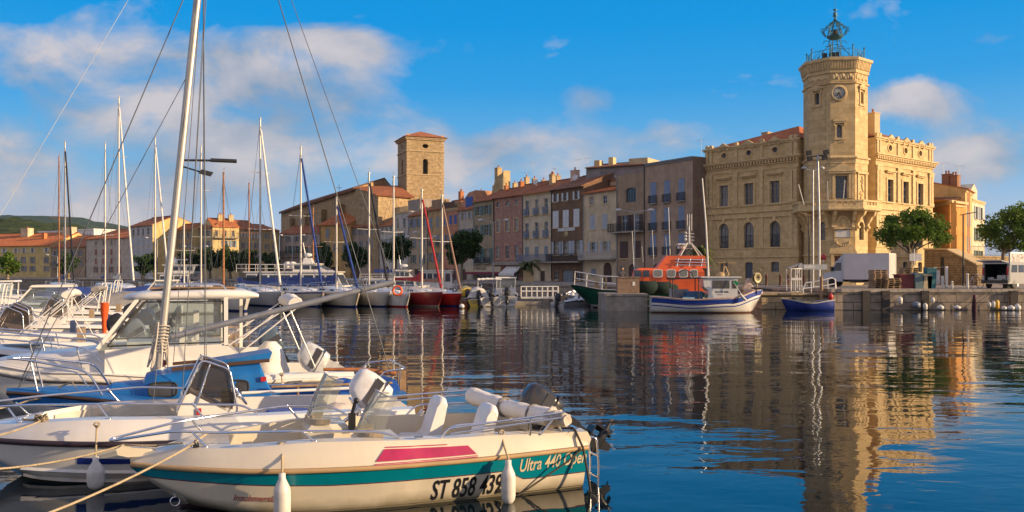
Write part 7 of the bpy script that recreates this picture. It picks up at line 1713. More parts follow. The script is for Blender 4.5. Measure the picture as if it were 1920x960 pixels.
# ================================================================ the white open boat behind it
def boat_b():
 fr = boat_frame((-1.62, 13.0)); S, d, p, a = fr
 t = thing('open_motorboat', 'white open motorboat with a smoked windscreen and dark rubbing strake behind the teal striped boat', 'motorboat', S, a)
 H = Hull(5.55, 2.1, [(0,.47),(.5,.48),(1,.52)], stern=.86, tmax=.45, bp=2.7, draft=.28, kt=.70, kq=2.2)
 H.shell([(.03, 0), (.12, 0), (None, 0)], 50).build('hull', [M_white, M_navy], t)
 m = MB(); H.strip(m, -.0, .025, .075, 0); m.build('rub_rail', mat('dark_plum_rubber', (.035,.02,.03), .5), t)
 sp = MB()
 R = [[tuple(H.pt(x, .22+.02*(x-3), 1, .004)), tuple(H.pt(x, .26+.06*(x-3)*(x > 3), 1, .004))] for x in [2.9+i*.12 for i in range(12)]]; sp.rings([r[::-1] for r in R], 0, closed=False); sp.build('hull_stripe', M_navy, t)
 ck = MB()
 for z0 in (.10, -.02):
  R = []
  for i in range(40):
   q = .02+.86*i/39; zc = z0+.12*max(0, q-.5)*2; y = H.half(q, zc); R.append([(q*H.L, y-.004, zc-.03), (q*H.L, y+.03, zc-.022), (q*H.L, y-.004, zc+.02)])
  ck.rings(R, 0, True, True, True, False)
 ck.build('spray_rail', M_white, t)
 rise = knots([(0,.24),(.3,.27),(.7,.29),(1,.17)])
 tp = MB(); H.topsides(tp, rise, .10, .17, .14, .86); tp.build('deck_moulding', M_white, t)
 # inner coaming panels
 pn = MB()
 for sg in (1, -1):
  R = []
  for i in range(17):
   q = .50+.33*i/16; b = H.beam(q)-.30; z1 = H.sheer(q)+rise(q); R.append([(q*H.L, sg*max(.02,b), z1-.05), (q*H.L, sg*max(.02,b-.01), z1-.19)])
  pn.rings(R if sg > 0 else [r[::-1] for r in R], 0, closed=False)
 pn.build('coaming_pad', mat('worn_cream_pad', (.55,.51,.42), .6, var=.2, scale=4), t)
 # centre console with smoked screen
 cx, z1 = 2.72, .90
 c = MB(); c.prism([(cx-.30,.14),(cx+.44,.14),(cx+.32,z1+.05),(cx+.20,z1+.10),(cx-.26,z1-.16)], 'y', -.36, .36); c.build('console', M_white, t)
 w = MB(); P = [(cx+.30,-.34,z1+.05),(cx+.30,.34,z1+.05),(cx+.02,.31,1.42),(cx+.02,-.31,1.42)]
 w.face(P);
 for sg in (-1, 1): w.face([(cx+.30,sg*.34,z1+.05),(cx+.02,sg*.31,1.42),(cx-.30,sg*.34,1.27),(cx-.34,sg*.36,z1-.14)])
 wo = w.build('windscreen', M_smoke, t)
 f = MB()
 for sg in (-1, 1): rail(f, round_corners([(cx+.36,sg*.39,z1-.12),(cx+.06,sg*.35,1.44),(cx-.30,sg*.37,1.30),(cx-.40,sg*.39,z1-.16),(cx-.30,sg*.38,z1-.28)], .08), .014)
 rail(f, [(cx+.06,-.35,1.44),(cx+.06,.35,1.44)], .014); rail(f, [(cx-.05,.37,1.38),(cx+.12,.38,z1-.06)], .012); f.build('screen_rail', M_steel, wo)
 steering_wheel(t, (cx-.42,.0,z1+.04), .20)
 db = MB(); db.box(cx-.36, cx-.2, -.2, .2, z1-.12, z1+.08); db.build('instrument_pod', M_black, t)
 nl = MB(); nl.box(cx+.06, cx+.12, .363, .385, .70, .80); nl.build('navigation_light', M_red, t)
 s = MB(); s.rings([[(1.95,-.3,.50),(1.95,.3,.50),(1.30,.3,.50),(1.30,-.3,.50)], [(1.98,-.31,.62),(1.98,.31,.62),(1.28,.31,.60),(1.28,-.31,.60)], [(1.9,-.26,.68),(1.9,.26,.68),(1.36,.26,.64),(1.36,-.26,.64)]], 0, True, True, True, True); s.build('blue_cushion', mat('royal_blue_vinyl', (.01,.03,.26), .35), t)
 s = MB(); s.box(1.30, 1.93, -.28, .28, .14, .50); s.box(.12, .55, -.75, .75, .14, .5); s.build('seat_box', M_white, t)
 q = MB(); random.seed(2)
 rings = []
 for i in range(12):
  u = i/11; rr = .17*math.sin(math.pi*(.08+.84*u))**.5; rings.append([(.75+.5*u, .35+rr*math.cos(j*math.pi/6)*(1+.2*math.sin(j*2+i)), .62+rr*.9*math.sin(j*math.pi/6)*(1+.15*math.sin(j*3+i*2))) for j in range(12)])
 q.rings(rings, 0, True, True, True); q.build('canvas_bundle', mat('pale_pink_canvas', (.52,.45,.40), .9, var=.2, scale=6, bump=.5), t)
 outboard(t, .26, -.05, .60, 1.02, 54, mat('white_cowl', (.66,.66,.67), .28, coat=.4), mat('grey_leg', (.45,.45,.46), .4), leg=.7)
 r1 = lambda x, sg, dz: (x, sg*max(.04, H.beam(x/H.L)-.16), H.sheer(x/H.L)+rise(x/H.L)+dz)
 rl = MB(); rail(rl, round_corners([r1(2.3,-1,.02), r1(2.5,-1,.13), r1(3.6,-1,.19), r1(4.8,-1,.22), (H.L-.12,-.22,.92), (H.L-.12,.22,.92), r1(4.8,1,.22), r1(3.6,1,.19), r1(2.3,1,.14), r1(2.1,1,.02)], .10), .0145); rl.build('bow_rail', M_steel, t)
 for x, sg in ((5.05,1), (4.0,1), (2.9,1), (5.05,-1), (4.0,-1)):
  q = MB(); rail(q, [r1(x-.14,sg,0), r1(x,sg,.19)], .0125); q.lathe([(.03,0),(.03,.012)], r1(x-.14,sg,0), 8); q.build('stanchion', M_steel, t)
 q = MB(); rail(q, [(2.2,-.98,.80),(.4,-.98,.80)], .024); q.build('boat_hook', M_white, t)
 def W(v): v = Vector(v); return S+d*v.x+p*v.y+Vector((0,0,v.z))
 c = W((4.65,.48,.76));
 k = MB(); k.tube([c+Vector((.07*math.cos(j*1.3)*(1+.3*math.sin(j)), .05*math.sin(j*1.7), .03+.05*math.sin(j*2.3))) for j in range(26)], .014, 5); o = k.build('rope_coil', M_rope); tag(o, 'knotted rope coil on the bow deck of the white open boat', 'rope')
 mooring('pale bow line of the white open boat running off to the left', [W((4.9,.2,.75)), c]+sag(c, at(-60, 828, 8.8), .03, 6), .012)
 fender('grey white fender hanging between the two nearest bows', W((3.98,1.13,.36)), W((3.98,1.13,.0)), .10, W((3.98,1.0,.75)))
 return t
boat_b()
# ================================================================ the blue cabin sailing boat with the tall mast
def boat_c():
 fr = boat_frame((-1.98, 15.2)); S, d, p, a = fr
 t = thing('sailing_boat', 'small blue and white cabin sailing boat with a tall leaning mast and bare grey boom', 'sailing boat', S, a)
 H = Hull(5.9, 2.0, [(0,.56),(.5,.60),(1,.80)], stern=.78, tmax=.45, bp=2.2, draft=.35, kt=.72, kq=2.0, sec=((0,0),(.25,.55),(.5,.85),(1,1)))
 hw = mat('chalky_white_hull', (.50,.50,.50), .5, var=.15, streak=.35)
 H.shell([(.05, 1), (.16, 1), (None, 0)], 44).build('hull', [hw, M_blue], t)
 m = MB(); H.strip(m, .0, .03, .06, 0); m.build('rub_rail', mat('dark_wood_strake', (.07,.035,.02), .5), t)
 dk = MB(); H.deck(dk, 0, .36, 1.0, camber=.05); dk.build('foredeck', M_blue, t)
 tp = MB(); H.topsides(tp, .06, .05, .22, .2, .36, 0, deck=0.0); tp.build('cockpit', M_blue, t)
 # trunk cabin, built from cross sections
 secs = [(4.62,.30,.66,.72), (4.45,.38,.66,.86), (4.02,.46,.64,.88), (3.98,.50,.63,.98), (3.84,.54,.63,1.04), (3.0,.66,.62,1.12), (2.30,.70,.60,1.16), (2.10,.70,.60,.62)]
 c = MB(); R = []
 for x, w, zb, zt in secs: R.append([(x,-w,zb),(x,-w*.93,zb+(zt-zb)*.75),(x,-w*.78,zt-.02),(x,-w*.3,zt+.03),(x,w*.3,zt+.03),(x,w*.78,zt-.02),(x,w*.93,zb+(zt-zb)*.75),(x,w,zb)])
 c.rings(R, 0, False, True, True, False); c.build('cabin', M_blue, t)
 h = MB(); h.rings([[(3.05,-.36,1.14),(3.05,.36,1.14),(3.05,.36,1.19),(3.05,-.36,1.19)], [(2.15,-.38,1.18),(2.15,.38,1.18),(2.10,.38,1.32),(2.10,-.38,1.32)]], 0, True, True, True, False); h.build('sliding_hatch', M_blue, t)
 g = MB()
 for sg in (-1, 1): g.beam((3.6,sg*.42,1.11),(2.15,sg*.46,1.20), .05, .05)
 g.build('grab_strip', mat('dark_wood_strake', None) if 'dark_wood_strake' in MATS else M_wood, t)
 for x0, x1 in ((3.92, 3.52), (3.02, 2.48)):
  for sg in (-1, 1):
   w = MB(); f_ = lambda x, z: (x, sg*((.54+(4.0-x)*.095)*(1-.07*(z-.63)/.36)+.012), z); P = []
   for i in range(20):
    q = 2*math.pi*i/20; e = .5; P.append(f_((x0+x1)/2+(x0-x1)/2*math.copysign(abs(math.cos(q))**e, math.cos(q)), .82+.105*math.copysign(abs(math.sin(q))**e, math.sin(q))))
   w.face(P if sg < 0 else P[::-1]); w.tube(P, .014, 5, 1, closed=True); w.build('cabin_window', [mat('smoked_port', (.05,.05,.055), .1), M_rubber], t)
 nl = MB(); nl.box(2.22, 2.30, .675, .71, .90, .97); nl.build('navigation_light', M_red, t)
 # mast, boom and rigging
 mb_ = Vector((3.80, 0, 1.06))
 def on_mast(z): return Vector((mb_.x-.098*(z-1.06), 0, z))
 m = MB(); rings = []
 for z in (1.06, 4, 7, 10.3): c_ = on_mast(z); rr = .047-.01*(z > 9); rings.append([(c_.x+rr*1.25*math.cos(j*math.pi/6), c_.y+rr*math.sin(j*math.pi/6), z) for j in range(12)])
 m.rings(rings, 0, True, True, True); m.lathe([(.12,0),(.12,.05)], mb_, 12)
 m.build('mast', mat('dull_mast', (.46,.44,.41), .4, metal=.4, var=.1, scale=2, streak=.2), t)
 q = MB(); random.seed(4)
 for i in range(16):
  a_ = i*.9; b0 = on_mast(1.15+random.random()*.5); q.tube([b0+Vector((.09*math.cos(a_), .08*math.sin(a_), .2)), b0+Vector((.12*math.cos(a_), .12*math.sin(a_), -.02)), mb_+Vector((.16*math.cos(a_), .16*math.sin(a_), .05))], .012, 4)
 for i in range(9): b0 = on_mast(1.35+i*.05); q.tube([b0+Vector((.10*math.cos(k*.9), .09*math.sin(k*.9), .01*math.sin(k))) for k in range(8)], .012, 4, closed=True)
 q.build('halyard_bundle', mat('pale_halyard', (.50,.46,.40), .9), t)
 b = MB(); e0, e1 = on_mast(1.56)+Vector((-.08,0,0)), Vector((.05,.0,2.43)); dd = (e1-e0).normalized(); b.tube([e0, e0+dd*.1, e1-dd*.05, e1], .049, 10); b.build('boom', mat('grey_boom', (.26,.27,.29), .4, metal=.4), t)
 # the radio arm and floodlight half way up
 s_ = MB(); c_ = on_mast(4.37); s_.tube([c_, c_+Vector((-.62,.0,.02))], .018, 6); s_.tube([c_+Vector((-.45,0,.02)), c_+Vector((-.85,0,.02))], .032, 8); s_.tube([on_mast(4.28), on_mast(4.28)+Vector((-.32,.10,-.10))], .014, 5); s_.obox(c_+Vector((-.38,.12,-.20)), (.09,0,.02), (0,.05,0), (-.02,0,.03)); s_.build('spreader', M_iron, t)
 def mp(py): # height on the mast seen at a photo row
  return on_mast(CZ+(HZ-py)/F*13.95)
 rg = MB()
 def wire(p, q_, r=.007): rg.tube([p, q_], r, 5)
 wire(mp(-91), (5.75,0,.86), .009); wire(mp(-393), (.05,.1,.60), .009)
 for sg in (-1, 1):
  wire(mp(-380), (3.45,sg*.92,.64)); wire(mp(-110), (3.10,sg*.93,.63)); wire(mp(-110), (3.85,sg*.86,.66))
 wire(mp(-300), on_mast(1.6)+Vector((-.35,.05,0)), .005); wire(mp(-200), on_mast(1.5)+Vector((-.18,.1,-.3)), .006); wire(mp(-393), e1, .006)
 wire(mp(130), (5.72,.05,.88), .006)
 rg.build('rigging', mat('dark_wire', (.10,.11,.13), .5, metal=.5), t)
 # pulpit, tiller, stern gear, cockpit spars
 pl = MB(); rail(pl, round_corners([(4.55,.60,.78),(4.75,.56,1.14),(5.6,.20,1.30),(5.95,.0,1.32),(5.6,-.20,1.30),(4.75,-.56,1.14),(4.55,-.60,.78)], .16), .016); rail(pl, [(5.45,.24,.80),(5.55,.22,1.29)], .014); rail(pl, [(5.45,-.24,.80),(5.55,-.22,1.29)], .014); rail(pl, round_corners([(5.5,.22,1.20),(4.9,.46,1.12),(4.75,.50,.9)], .08), .011); pl.build('bow_rail', M_steel, t)
 ti = MB(); ti.tube([(1.25,.05,.98),(.6,.03,.95),(.02,0,.86)], .028, 8, r1=.045); ti.build('tiller', M_varn, t)
 ru = MB(); ru.box(-.16, -.02, -.03, .03, -.3, .9); ru.build('rudder', M_wood, t)
 st = MB(); rail(st, round_corners([(.5,.74,.60),(.42,.76,.98),(.0,.72,1.02),(-.05,-.72,1.02),(.42,-.76,.98),(.5,-.74,.60)], .12), .013); rail(st, [(.0,.2,.6),(-.02,.2,1.02)], .012); st.build('stern_rail', M_steel, t)
 bs = MB(); rail(bs, [(2.15,.80,.82),(.25,.80,.80)], .022); rail(bs, [(2.0,.70,.80),(.3,.68,.78)], .018)
 for x in (1.75, .9): bs.tube([(x,.80,.60),(x,.80,.83)], .02, 6)
 bs.build('spare_spar', M_wood, t)
 cn = MB()
 R = [[(x, -.62+.0*x, .60), (x, -.3, .74+.05*math.sin(x*9)), (x, .2, .72+.05*math.sin(x*7+1)), (x, .60, .60)] for x in [.05+i*.1 for i in range(11)]]; cn.rings(R, 0, closed=False); cn.build('cockpit_cover', mat('blue_tarp', (.01,.10,.42), .5, var=.25, scale=5, bump=.4), t)
 def W(v): v = Vector(v); return S+d*v.x+p*v.y+Vector((0,0,v.z))
 mooring('thin stay line crossing the sky at the upper left', [W(mp(-277)), at(-170, 690, 12.8)], .0035, M_lgrey_paint, 'stay_wire')
 mooring('knotted bow line hanging from the blue sailing boat', [W((5.2,.1,.86)), W((5.0,.2,.95)), W((4.9,.3,.80)), W((5.5,.3,.72))]+sag(W((5.6,.3,.70)), at(-80, 770, 11.5), .05, 6), .014)
 return t
boat_c()
# ================================================================ the white pilothouse boat
def boat_d():
 fr = boat_frame((-3.32, 17.65)); S, d, p, a = fr
 t = thing('pilothouse_boat', 'white pilothouse motorboat with a clear glass cabin behind the blue sailing boat', 'motorboat', S, a)
 H = Hull(6.7, 2.36, [(0,.62),(.4,.64),(.75,.78),(1,.98)], stern=.86, tmax=.42, bp=2.3, draft=.35, kt=.68, kq=2.2)
 H.shell([(.06, 0), (.14, 0), (None, 0)], 46).build('hull', [M_white], t)
 m = MB(); H.strip(m, -.02, .03, .08, 0, 0, .995); m.build('rub_rail', mat('white_rub', (.70,.67,.60), .4), t)
 m = MB(); H.strip(m, -.075, .012, .02, 0, 0, .995); m.build('rub_line', mat('brown_line', (.12,.07,.05), .6), t)
 tp = MB(); H.topsides(tp, .10, .05, .14, .28, .36, deck=.0); tp.build('cockpit', M_white, t)
 # foredeck with a raised trunk running into the cabin
 dk = MB(); H.deck(dk, 0, .36, 1.0, camber=.04, z=.09); dk.build('foredeck', M_white, t)
 tr = MB(); R = []
 for x, w, zt in ((6.2,.10,1.02), (5.8,.34,1.10), (5.2,.58,1.16), (4.6,.78,1.22), (4.25,.86,1.26)):
  zb = H.sheer(x/H.L)+.10; R.append([(x,-w,zb-.05),(x,-w*.94,zb+(zt-zb)*.7),(x,-w*.7,zt),(x,0,zt+.05),(x,w*.7,zt),(x,w*.94,zb+(zt-zb)*.7),(x,w,zb-.05)])
 tr.rings(R, 0, False, True, False, True); tr.build('trunk_deck', M_white, t)
 # cabin lower body
 cb = MB(); zb = .66
 prof = [(4.30,.70),(4.30,1.25),(2.30,1.30),(1.95,.95),(1.80,.70)]
 for sg in (1, -1):
  y0, y1 = .98, .90; cb.face([(x, sg*(y0 if z < .8 else y1), z) for x, z in (prof if sg < 0 else prof[::-1])])
 for (xa, za), (xb, zb_) in zip(prof, prof[1:]): cb.face([(xa,-(.98 if za < .8 else .90),za),(xa,(.98 if za < .8 else .90),za),(xb,(.98 if zb_ < .8 else .90),zb_),(xb,-(.98 if zb_ < .8 else .90),zb_)])
 cb.build('cabin_side', M_white, t)
 # roof
 rf = MB(); R = []
 for x, w, z, th in ((4.02,.62,2.14,.03), (3.92,.78,2.16,.06), (3.6,.90,2.19,.09), (2.4,.92,2.21,.10), (1.95,.88,2.20,.09), (1.72,.80,2.17,.04)):
  R.append([(x,-w,z-th/2),(x,-w*.97,z+th*.4),(x,-w*.6,z+th*.75),(x,0,z+th*.95),(x,w*.6,z+th*.75),(x,w*.97,z+th*.4),(x,w,z-th/2),(x,w*.9,z-th),(x,0,z-th),(x,-w*.9,z-th)])
 rf.rings(R, 0, True, True, True, True); ro = rf.build('roof', M_white, t)
 pd = MB(); pd.box(2.1, 3.6, -.5, .5, 2.296, 2.316); pd.build('roof_mat', mat('brown_roof_mat', (.30,.17,.07), .8), ro)
 for sg in (-1, 1):
  q = MB(); rail(q, round_corners([(3.3,sg*.66,2.25),(3.2,sg*.66,2.37),(2.35,sg*.66,2.37),(2.28,sg*.66,2.26)], .07), .014); q.build('roof_rail', M_steel, ro)
 # glazing: raked front, side panes
 fp = [(4.42,-.86,1.27),(4.42,.86,1.27),(3.78,.80,2.10),(3.78,-.80,2.10)]
 g = MB(); g.face(fp); g.build('windscreen', M_cabin, t)
 for sg in (1, -1):
  g = MB(); g.face([(4.28,sg*.895,1.30),(3.66,sg*.83,2.08),(2.32,sg*.85,2.08),(2.30,sg*.895,1.33)]); g.build('side_window', M_cabin, t)
  pf = MB(); pf.beam((4.42,sg*.88,1.27),(3.80,sg*.82,2.10), .07, .06); pf.beam((2.30,sg*.89,1.28),(2.30,sg*.85,2.14), .07, .07); pf.build('window_pillar', M_white, t)
  sl = MB(); ps = [(4.26,sg*.897,1.31),(3.68,sg*.832,2.07),(2.35,sg*.852,2.07),(2.34,sg*.897,1.335)]
  for u, v in zip(ps, ps[1:]+ps[:1]): sl.beam(u, v, .02, .025)
  sl.build('window_seal', M_rubber, t)
 sl = MB()
 for u, v in zip(fp, fp[1:]+fp[:1]): sl.beam(u, v, .03, .04)
 sl.beam((4.42,0,1.27),(3.78,0,2.10), .04, .04); sl.build('windscreen_frame', M_white, t)
 bk = MB(); bk.beam((1.95,-.84,.9),(1.95,-.80,2.14), .06, .06); bk.build('rear_pillar', M_white, t)
 wp = MB(); wp.tube([(4.35,-.2,1.38),(4.0,.25,1.80)], .012, 5); wp.tube([(4.38,.3,1.34),(4.05,.6,1.74)], .012, 5); wp.build('wiper', M_black, t)
 it = MB(); it.box(3.5, 4.0, -.75, .1, .7, 1.32); it.box(2.8, 3.1, -.7, -.2, .7, 1.55); it.box(2.75, 2.85, -.7, -.2, 1.3, 1.85); it.build('helm_seat', M_white, t)
 # folded canopy on poles over the cockpit
 cp = MB()
 for sg in (-1, 1):
  rail(cp, [(2.25,sg*.92,1.28),(1.10,sg*.95,2.02)], .014); rail(cp, [(2.05,sg*.92,1.14),(1.05,sg*.95,1.94)], .014); rail(cp, [(.72,sg*.95,.82),(1.18,sg*.95,1.92)], .014); cp.cut()
 cp.build_each('canopy_frame', M_white, t)
 cv = MB(); R = []
 for i in range(19):
  u = i/18; y = -1.0+2.0*u; rr = .10*(1+.12*math.sin(u*22)); R.append([(1.08+rr*math.cos(j*math.pi/5)*1.3, y, 2.02+.05*math.sin(u*math.pi)+rr*math.sin(j*math.pi/5)*(1+.1*math.sin(j+i))) for j in range(10)])
 cv.rings(R, 0, True, True, True); cv.build('folded_canopy', M_canvas_w, t)
 cs = MB(); R = []
 for i in range(9):
  u = i/8; k = [1.15, 1.18, 1.12, 1.15, 1.05, 1.0, .9, .72, .35][i]*(1+.0*i); R.append([(1.42+.32*k*math.cos(j*math.pi/6)*(1+.05*math.sin(j*2.094+i*.8)), -.45+.34*k*math.sin(j*math.pi/6)*(1+.05*math.sin(j*2.094+i)), .30+.92*u) for j in range(12)])
 cs.rings(R, 0, True, True, True); cs.build('covered_seat', M_canvas_w, t)
 outboard(t, .40, -.05, .66, 1.02, 60, mat('silver_cowl', (.60,.61,.62), .25, metal=.2, coat=.5), mat('grey_leg', (.45,.45,.46), .4), leg=.66)
 # bow rails
 bz = lambda x: H.sheer(x/H.L)+.12
 rl = MB(); pts = [(4.3,-.98,1.02),(4.6,-.92,1.30),(5.6,-.62,1.42),(6.5,-.20,1.50),(6.85,0,1.52),(6.5,.20,1.50),(5.6,.62,1.42),(4.6,.92,1.30),(4.3,.98,1.02)]; rail(rl, round_corners(pts, .2), .015); rl.build('bow_rail', M_steel, t)
 for x, y in ((6.4,.22), (5.5,.64), (4.75,.86), (6.4,-.22), (5.5,-.64)):
  q = MB(); rail(q, [(x-.10,y*.98,bz(x)), (x,y,1.42+.08*(x-5.6) if x > 5 else 1.33)], .013); q.build('stanchion', M_steel, t)
 hn = MB(); c_ = Vector((3.35,.97,1.0)); hn.lathe([(.06,0),(.06,.03),(.05,.05)], c_, 12, 0, axis=Matrix.Rotation(RAD(-90), 3, 'X')); hn.build('air_horn', mat('dark_red_lens', (.05,.01,.01), .3), t)
 tx = MB(); text_on(tx, '0001', .13, lambda x, y, z: tuple(H.pt(1.72-x, .36+y, 1, .005+z)), bold=.004, extrude=.001); text_on(tx, '8', .11, lambda x, y, z: tuple(H.pt(1.05-x, .38+y, 1, .005+z)), bold=.002, extrude=.001); tx.build('hull_number', M_black, t)
 def W(v): v = Vector(v); return S+d*v.x+p*v.y+Vector((0,0,v.z))
 fender('short white fender hanging at the stern of the pilothouse boat', W((1.35,1.30,.56)), W((1.35,1.30,.30)), .10, W((1.35,1.20,.74)))
 return t
boat_d()
# ================================================================ boats further off
def sailboat(label, bow_px, Yb, L, B, hm, z_b, z_s, mast_px, mast_py, head=-56, mm=None, furl=None, cover=None, cabm=None, boot=None, spr=1, group='sailing boats moored bows out', furl_px=None, stripe=None, lean=0.0):
 a = RAD(head); d = Vector((math.cos(a), math.sin(a), 0)); bow = Vector(((bow_px-960)/F*Yb, Yb, 0)); S0 = bow-d*L; fr = boat_frame((S0.x, S0.y), head); S, d, p, a = fr
 t = thing('sailing_boat', label, 'sailing boat', S, a, group)
 H = Hull(L, B, [(0,z_s),(.5,(z_s+z_b)/2-.05),(1,z_b)], stern=.72, tmax=.45, bp=2.0, draft=.35, kt=.86, kq=1.6, sec=((0,0),(.3,.62),(.55,.86),(1,1)), kend=.05)
 H.shell([(.06, 0), (.16, 2 if stripe else 0), (lambda q: H.sheer(q)-.10, 0), (None, 1)], 26).build('hull', [hm, boot or M_navy, stripe or hm], t)
 dk = MB(); H.deck(dk, 0, 0, 1.0, 20, .07); dk.build('deck', cabm or M_white, t)
 R = []
 for q, w, h in ((.74,.25,.06), (.68,.48,.24), (.5,.62,.36), (.34,.66,.42), (.28,.66,.40)):
  zb = H.sheer(q); ww = w*B*.55; R.append([(q*L,-ww,zb),(q*L,-ww*.85,zb+h),(q*L,0,zb+h+.07),(q*L,ww*.85,zb+h),(q*L,ww,zb)])
 c = MB(); c.rings(R, 0, False, True, True, False); c.build('cabin', cabm or M_white, t)
 for sg in (-1, 1):
  w = MB(); q0, q1 = .64, .36; w.face([(q0*L, sg*(.50*B*.55), H.sheer(q0)+.10), (q1*L, sg*(.655*B*.55), H.sheer(q1)+.12), (q1*L, sg*(.62*B*.55), H.sheer(q1)+.30), (q0*L, sg*(.47*B*.55), H.sheer(q0)+.2)]); w.build('cabin_window', M_pane, t)
 x = min(.74*L, max(.30*L, loc_of(fr, mast_px, 500, plane_y=0).x)); w0 = S+d*x; Ym = w0.y; zt = CZ+(HZ-mast_py)/F*Ym; zb = H.sheer(x/L)+.2
 # sideways offset so that the mast stands where it is seen
 X_t = (mast_px-960)/F*Ym; off = (Vector((X_t, Ym, 0))-S); y0 = 0.0
 mx = lambda z: x-lean*(z-zb)
 mm = mm or M_alu; m = MB(); m.tube([(mx(zb),0,zb),(mx((zb+zt)/2),0,(zb+zt)/2),(mx(zt),0,zt)], .085, 8, r1=.065)
 for k in range(spr):
  z = zb+(zt-zb)*((k+1)/(spr+1)+.02); m.tube([(mx(z)-.12,-.95+.15*k,z+.04),(mx(z),0,z),(mx(z)-.12,.95-.15*k,z+.04)], .022, 5)
 m.box(mx(zt)-.12, mx(zt)+.12, -.04, .04, zt, zt+.12); m.tube([(mx(zt),0,zt),(mx(zt)-.2,.1,zt+.45)], .012, 4); m.tube([(mx(zt)-.35,.1,zt+.40),(mx(zt)-.05,.1,zt+.45)], .015, 4); m.build('mast', mm, t)
 bz = zb+.75; b = MB(); b.tube([(x-.08,0,bz),(max(.4,x-.52*L),0,bz+.05)], .06, 8); b.build('boom', mm, t)
 if cover:
  q = MB(); R = []; n = 13
  for i in range(n):
   u = i/(n-1); xx = x-.02-u*(x-max(.45,x-.52*L)); rr = .20-.09*u; top = .55*max(0, 1-u*3)**2; R.append([(xx+.04*math.sin(j), rr*.7*math.cos(j*math.pi/5), bz+.06+(rr+top*(math.sin(j*math.pi/5) > 0))*math.sin(j*math.pi/5)) for j in range(10)])
  q.rings(R, 0, True, True, True); q.build('sail_cover', cover, t)
 tip = Vector((L-.15, 0, H.sheer(1)+.1)); top = Vector((mx(zt-.4), 0, zt-.4)); r = MB()
 if furl: q = MB(); q.tube([top.lerp(tip, .04), top.lerp(tip, .5), top.lerp(tip, .90), top.lerp(tip, .97)], .075, 7, r1=.10); q.build('furled_sail', furl, t)
 r.tube([top, tip], .010, 4); r.tube([(mx(zt),0,zt),(.1,0,z_s+.1)], .010, 4)
 for sg in (-1, 1):
  r.tube([(mx(zt-.3),0,zt-.3),(x-.25,sg*.48*B,H.sheer(.5))], .010, 4); zz = zb+(zt-zb)*.52; r.tube([(mx(zz),0,zz),(x+.15,sg*.47*B,H.sheer(.5))], .009, 4)
 r.build('rigging', mat('dark_wire', (.10,.11,.13), .5, metal=.5), t)
 pl = MB(); zz = H.sheer(.95)
 pl.tube(round_corners([(L*.86,.34*B*.8,H.sheer(.86)),(L*.88,.30*B*.8,zz+.62),(L*1.0,.04,zz+.68),(L*1.0,-.04,zz+.68),(L*.88,-.30*B*.8,zz+.62),(L*.86,-.34*B*.8,H.sheer(.86))], .2, 3), .018, 5); pl.tube([(L*.96,.06,zz),(L*.985,.05,zz+.66)], .016, 5)
 for sg in (-1, 1):
  pts = [(L*q, sg*(H.beam(q)-.08), H.sheer(q)+.58) for q in (.86, .66, .46, .26, .08)]; pl.tube(pts, .009, 4)
  for q in (.66, .46, .26, .08): pl.tube([(L*q, sg*(H.beam(q)-.08), H.sheer(q)), (L*q, sg*(H.beam(q)-.08), H.sheer(q)+.6)], .014, 4)
 pl.build('lifelines', M_steel, t); return t
